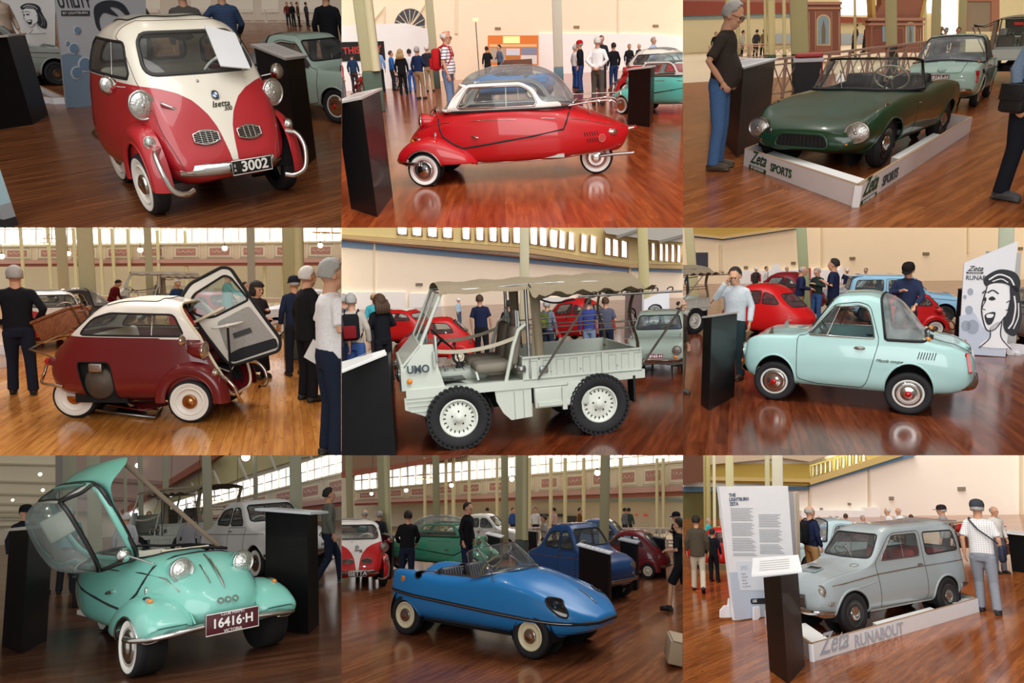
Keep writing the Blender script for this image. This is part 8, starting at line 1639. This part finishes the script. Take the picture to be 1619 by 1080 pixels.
 crowd(P,[('person in a bright teal shirt behind the red bubble car',98,560,258,175,'3C9E9C','2A2A30','bald'and 'grey',dict(hair='bald',sleeve=0)),('person in a black jacket with back turned before the green scooter',305,640,264,178,'15161A','1E2638','dark',dict(armL='low',armR='low')),('person in dark grey between the teal shirt and the column',170,540,265,160,'2E3036','24262C','grey'),('tall person in a black jacket looking at the blue roadster',590,600,224,60,'17181D','1E2844','dark',dict(coat=1)),('person in a grey sweater with a green backpack strap by the twin columns',962,508,285,-80,'A8A49C','3E3E38','brown',dict(armL='chest',shoe='1A1614')),('person in black holding a camera at the picture edge',1600,575,270,-60,'16181E','5A5248','grey',dict(cap='1A1C22',armL='chest',armR='chest')),('person in dark shorts at the picture edge, one bare arm raised',1620,740,300,-110,'1A1C22','16181E','dark',dict(shorts=1,sleeve=0,armL='hold',armR='hold',legL='fwd',legR='rear')),('small person in white far away at the edge of the wall',30,415,296,40,'C8C4BC','8A8478','fair')])
 crowd(P,[('small far person %s'%n,x,415,y,40*i,c,'2A2A30','dark')for i,(n,x,y,c)in enumerate((('in white behind the grey sweater',920,305,'DADADA'),('in blue beyond the twin columns',812,310,'3A5A9A'),('in brown beyond the dark kiosk',1130,315,'7A4A2A'),('in grey by the far right railing',1345,312,'6A6C72'),('in dark green by the far right railing',1365,335,'3A4A42'),('in navy at the far kiosk',690,318,'22304E'),('in pale pink at the far counter',1010,320,'C8A8A4')))])
 sun(P,'window light',(-.1,-.5,-.85),1.9,30);sun(P,'hall light',(-.3,1,-.5),1.0,60)
def room9():
 P=ROOMS[9];floor(P,0,((900,1060),(1300,780)),('A4602E','84461E','A88868'),.15)
 wagon(P,'silver blue small wagon with red seats in a white display tray',P.sc,'9CA8AB')
 w=backwall(P,'wall_back',(0,300),(1619,280),PLAIN('cream wall','F8F0E0'));band(w,'ochre_gallery',PLAIN('ochre gallery','B8A04A'),[(-40,40),(600,40),(600,145),(-40,120)],.2);band(w,'ochre_gallery',PLAIN('ochre pale','C9B868'),[(600,45),(870,-40),(1000,-60),(1040,-40),(605,140)],.15)
 band(w,'blue_band',PLAIN('blue band','5E86A4'),[(600,150),(1150,-12),(1300,-60),(1220,-60),(600,132)],.25);band(w,'blue_band',PLAIN('blue band','4A6A80'),[(-40,150),(600,150),(600,164),(-40,175)],.25);band(w,'moulding',PLAIN('moulding','C8B070'),[(-40,116),(600,128),(605,140),(1080,-10),(1200,-60),(1130,-60),(600,112),(-40,96)],.4)
 band(w,'ceiling_boards',PLAIN('buff ceiling','C9B79A'),[(-40,-60),(900,-60),(660,10),(600,30),(470,12),(-40,60)],.5);band(w,'dark_roof',PLAIN('brown roof','6A4430'),[(-40,-60),(140,-60),(95,120),(-40,150)],.8)
 for i,x in enumerate((610,628,648,668,690,725,752,781,812,846)):
  wd=10+(x-600)*.03;t0=55-(x-600)*.30;b=MB();w.poly(b,[(x,t0),(x+wd,t0-4),(x+wd,t0+48),(x,t0+52)],.05,.2);p=b.build(P,'window_pane',DAYLIGHT,w.o);b=MB();b.tube([w.pt(*q,.27)for q in((x,t0),(x+wd,t0-4),(x+wd,t0+48),(x,t0+52))],.05,4,True);b.build(P,'window_surround',PLAIN('ochre pale','C9B868'),p)
 trim(w,'white_partition',PLAIN('white partition','F4F2EC'),[(560,262,860,340),(860,248,935,340)],t=.3);trim(w,'air_vent',PLAIN('vent brown','8A8070'),[(1306,150,1340,168),(980,196,1000,211),(784,226,797,236),(652,250,663,258)],t=.08);trim(w,'wall_pipe',PLAIN('cream pipe','E0D0B4'),[(880,60,887,255),(1600,-20,1612,350),(597,160,606,270)],t=.1);trim(w,'dark_wall',PLAIN('dark green wall','5A5428'),[(-40,175,170,320)],t=.1)
 for x,y,wd,xt,hx in((226,430,38,218,'D6CE9C'),(402,450,22,398,'C9C59A'),(452,450,50,445,'DDD8BE'),(122,400,20,118,'C0B472'),(150,420,14,146,'E0D8B0'),(105,390,12,100,'B8A868')):column(P,x,y,wd,hx=hx,dadohx='4A5A50',xt=xt)
 pl=Plane(P,(243,783),(525,745));r=thing(P,'information_board','tall white text board with two columns of print and grey capitals','information board',pl.a);W=flat(P,pl.a);b=MB();pl.poly(b,[(170,148),(497,145),(522,480),(545,745),(245,783)],.06);o=W(b,'board',PLAIN('white board E9EAEC','E9EAEC',.5),r);b=MB();pl.poly(b,[(220,555),(330,548),(540,560),(545,745),(245,783)],.004,.06);W(b,'pale_blue_print',PLAIN('pale blue print','C0CBDA',.5),o)
 for x,y,t in((218,190,'THE'),(219,211,'LIGHTBURN'),(221,232,'ZETA')):text(P,'lettering',t,22*pl.pz(x,y),mat('sign paint 5A6478','5A6478',.5),o,pl.M(x,y,.066),.001,1.0,bold=.003,align='LEFT')
 b=MB()
 for c0,c1,ys in(((225,332,250),(238,352,480),29),((358,462,280),(366,482,470),24)):
  for i in range(ys):
   t=i/ys;y=c0[2]+(c1[2]-c0[2])*t;x0=c0[0]+(c1[0]-c0[0])*t;x1=c0[1]+(c1[1]-c0[1])*t-(i*37%23)
   if i%9==8:continue
   pl.rect(b,x0,y,x1,y+3.2,.002,.066)
 W(b,'printed_text',mat('grey print','A8ACB2',.6),o);b=MB();pl.poly(b,[(252,505),(470,495),(490,640),(272,640)],.003,.064);k=W(b,'data_box',PLAIN('data box','DDE3EB',.5),o);text(P,'lettering','SPEC',26*pl.pz(290,535),mat('sign paint B8C0CC','B8C0CC',.5),k,pl.M(272,535,.07),.001,.9,align='LEFT')
 for i,t in enumerate(('Engine','Capacity','Power','Weight','Production')):text(P,'lettering',t,11*pl.pz(290,570),mat('sign paint 8A94A4','8A94A4',.5),k,pl.M(276+i*2,563+i*15,.07),.0005,1,align='LEFT')
 b=MB();pl.poly(b,rpoly([(320,680),(400,676),(402,704),(322,706)],10),.004,.066);k=W(b,'logo_plate',mat('sign paint 23262C','23262C',.5),o);text(P,'lettering','LIG',18*pl.pz(345,690),mat('strip letters','E8E8E6',.5),k,pl.M(330,692,.074),.001,1,bold=.002,align='LEFT')
 for n,px in(('foot_plate',[(178,770),(178,735),(200,712),(215,712),(218,680),(238,676),(245,768)]),('foot_wedge',[(335,800),(335,720),(362,716),(368,765)])):b=MB();pl.poly(b,px,.03,.1 if n=='foot_wedge'else-.06);W(b,n,PLAIN('white board E9EAEC','E9EAEC',.5),r)
 p2=Plane(P,(505,700),(560,680));r=thing(P,'advertising_board','grey edged back panel standing behind the text board','advertising board',p2.a);W=flat(P,p2.a);b=MB();p2.poly(b,[(500,178),(528,176),(552,690),(520,700)],.05);o=W(b,'board',PLAIN('grey board','B9BBC0',.5),r);b=MB();p2.poly(b,[(528,176),(550,172),(560,685),(552,690)],.05,.01);W(b,'raw_edge',PLAIN('board edge pale','D0C2AE',.6),o)
 stand(P,'black plinth with a white printed top before the nose of the wagon',((498,1085),(480,572)),((578,1000),(560,560)),((410,1020),(350,578)),'ECECEC',.12,quad=[(325,576),(565,556),(547,480),(331,495)])
 A,B,C=P.fl(612,980),P.fl(390,800),P.fl(1405,742);h=P.up(612,896,A);r,o=tray(P,'white display tray with pale grey lettering around the silver wagon',[A,B,B+C-A,C],h);bd,a,c_=o[3];zeta_logo(P,bd,sign_frame(P,r,a,c_,.105,h*.5),(c_-a).length*.155,'A8AFBA','RUNABOUT','B4BAC4',(c_-a).length*.005)
 Q=lambda u,v:A+(B-A)*u+(C-A)*v
 for u0,u1,v0,v1,lb in((.05,.5,.02,.10,'white foam block inside the front end of the tray'),(.03,.14,.36,.72,'long white foam block beneath the wagon door'),(.03,.14,.86,.985,'white foam block behind the rear wheel')):
  c0=Q(u0,v0);b=MB();f=[Q(u0,v0)-c0,Q(u1,v0)-c0,Q(u1,v1)-c0,Q(u0,v1)-c0];b.add(f+[p+V((0,0,h*.85))for p in f],[(3,2,1,0),(4,5,6,7)]+[(i,(i+1)%4,4+(i+1)%4,4+i)for i in range(4)]);tag(b.build(P,'foam_block',PLAIN('foam white','DFE0DC',.7),None,Matrix.Translation(c0)),lb,'block')
 park(cabin(P,'red egg shaped car glimpsed behind the text board',(1,1,1),'C01C1C'),P,(190,535),((110,532),(260,538)),.70);park(coupe(P,'pale turquoise coupe beyond the silver wagon',(1,1,1),'BCD8DC'),P,(770,560),((640,560),(900,562)),.95);park(wagon(P,'blue wagon glimpsed beyond the man with the backpack',(1,1,1),'7FA0BC'),P,(620,520),((700,520),(540,522)),.7)
 bike(P,'red motorcycle beyond the wagon tail',P.fl(1345,485),heading(P,(1390,480),(1310,490)),'B01A1C',.9);bike(P,'dark motorcycle beside the edge plinth',P.fl(1535,520),heading(P,(1600,515),(1480,522)),'1E3A24',.9);stand(P,'black plinth with a white top at the far edge beyond the walking man',((1640,560),(1640,380)),((1660,555),(1660,372)),((1560,550),(1562,372)),'ECECEC',.1)
 r,t=man(P,'person in a white checked shirt and grey trousers with a black cap, walking away',1450,750,1465,215,172,top=check('F0F0EC','C4C4C8',30),legs='8E949E',cap='3A3E44',legL='ahead',shoe='2A2C30',sleeve=0);shoulder_bag(P,'navy shoulder bag worn by the walking person with a cap',r,t,'1C2238',-1)
 r,t=man(P,'person in navy with a black backpack beyond the text board',625,640,242,172,130,top='1C2440',legs='A88458',hair='bald',hairc='grey')if 0 else man(P,'person in navy with a black backpack beyond the text board',625,640,625,242,130,top='1C2440',legs='A88458',hair='bald',hairc='grey');backpack(P,'black backpack with a yellow tag beyond the text board',r,t,'121316','1A1B1E')
 crowd(P,[('person in an olive brown coat and pale trousers walking away',78,645,287,178,'4E4638','C8BEA8','dark',dict(coat=1,legL='ahead',legR='rear')),('person in turquoise behind the olive coat',128,480,305,60,'3FB4B8','2A2A30','grey'),('person in black behind the olive coat',150,600,350,160,'14151A','14151A','dark'),('person with a red and black cap in grey beyond the wagon roof',1262,560,238,-100,'9A9C9E','2A2A30','grey',dict(cap='2A2226')),('bald person in white behind the walking person',1505,560,243,40,'D8D4CC','5A5A60','grey',dict(hair='bald'))])
 crowd(P,[('person %s'%n,x,470,y,t,c,'2A2A30',hc,dict(hair=hr))for n,x,y,t,c,hc,hr in(('in white with grey hair beyond the windscreen',990,252,-60,'EDEDE9','white','short'),('in a bright white shirt beyond the wagon roof',1042,250,-40,'F2F2F0','white','bald'),('in a dark jacket beyond the wagon roof',1098,282,170,'1A1C22','brown','short'),('in grey beyond the bright white shirt',1066,288,150,'3A3C44','grey','short'),('in pale grey blue by the white partition',865,285,60,'B8C0C8','grey','short'),('in white beside the white partition',786,278,170,'E4E4E4','brown','short'),('in black before the white partition',712,302,20,'1C1C20','grey','short'),('in beige before the white partition',742,295,40,'C8B8A4','grey','short'),('in blue beyond the back panel',565,295,30,'5A7EB4','grey','short'),('in tan beside the backpack',657,288,20,'B89878','grey','bald'))])
 sun(P,'roof light',(-.4,-.1,-1),2.3,40);sun(P,'hall light',(-.9,-.9,-.45),1.9,60)
for k in range(1,10):
 globals()['room%d'%k]();spots(ROOMS[k],14 if k in(1,7,8)else 22)
finish()
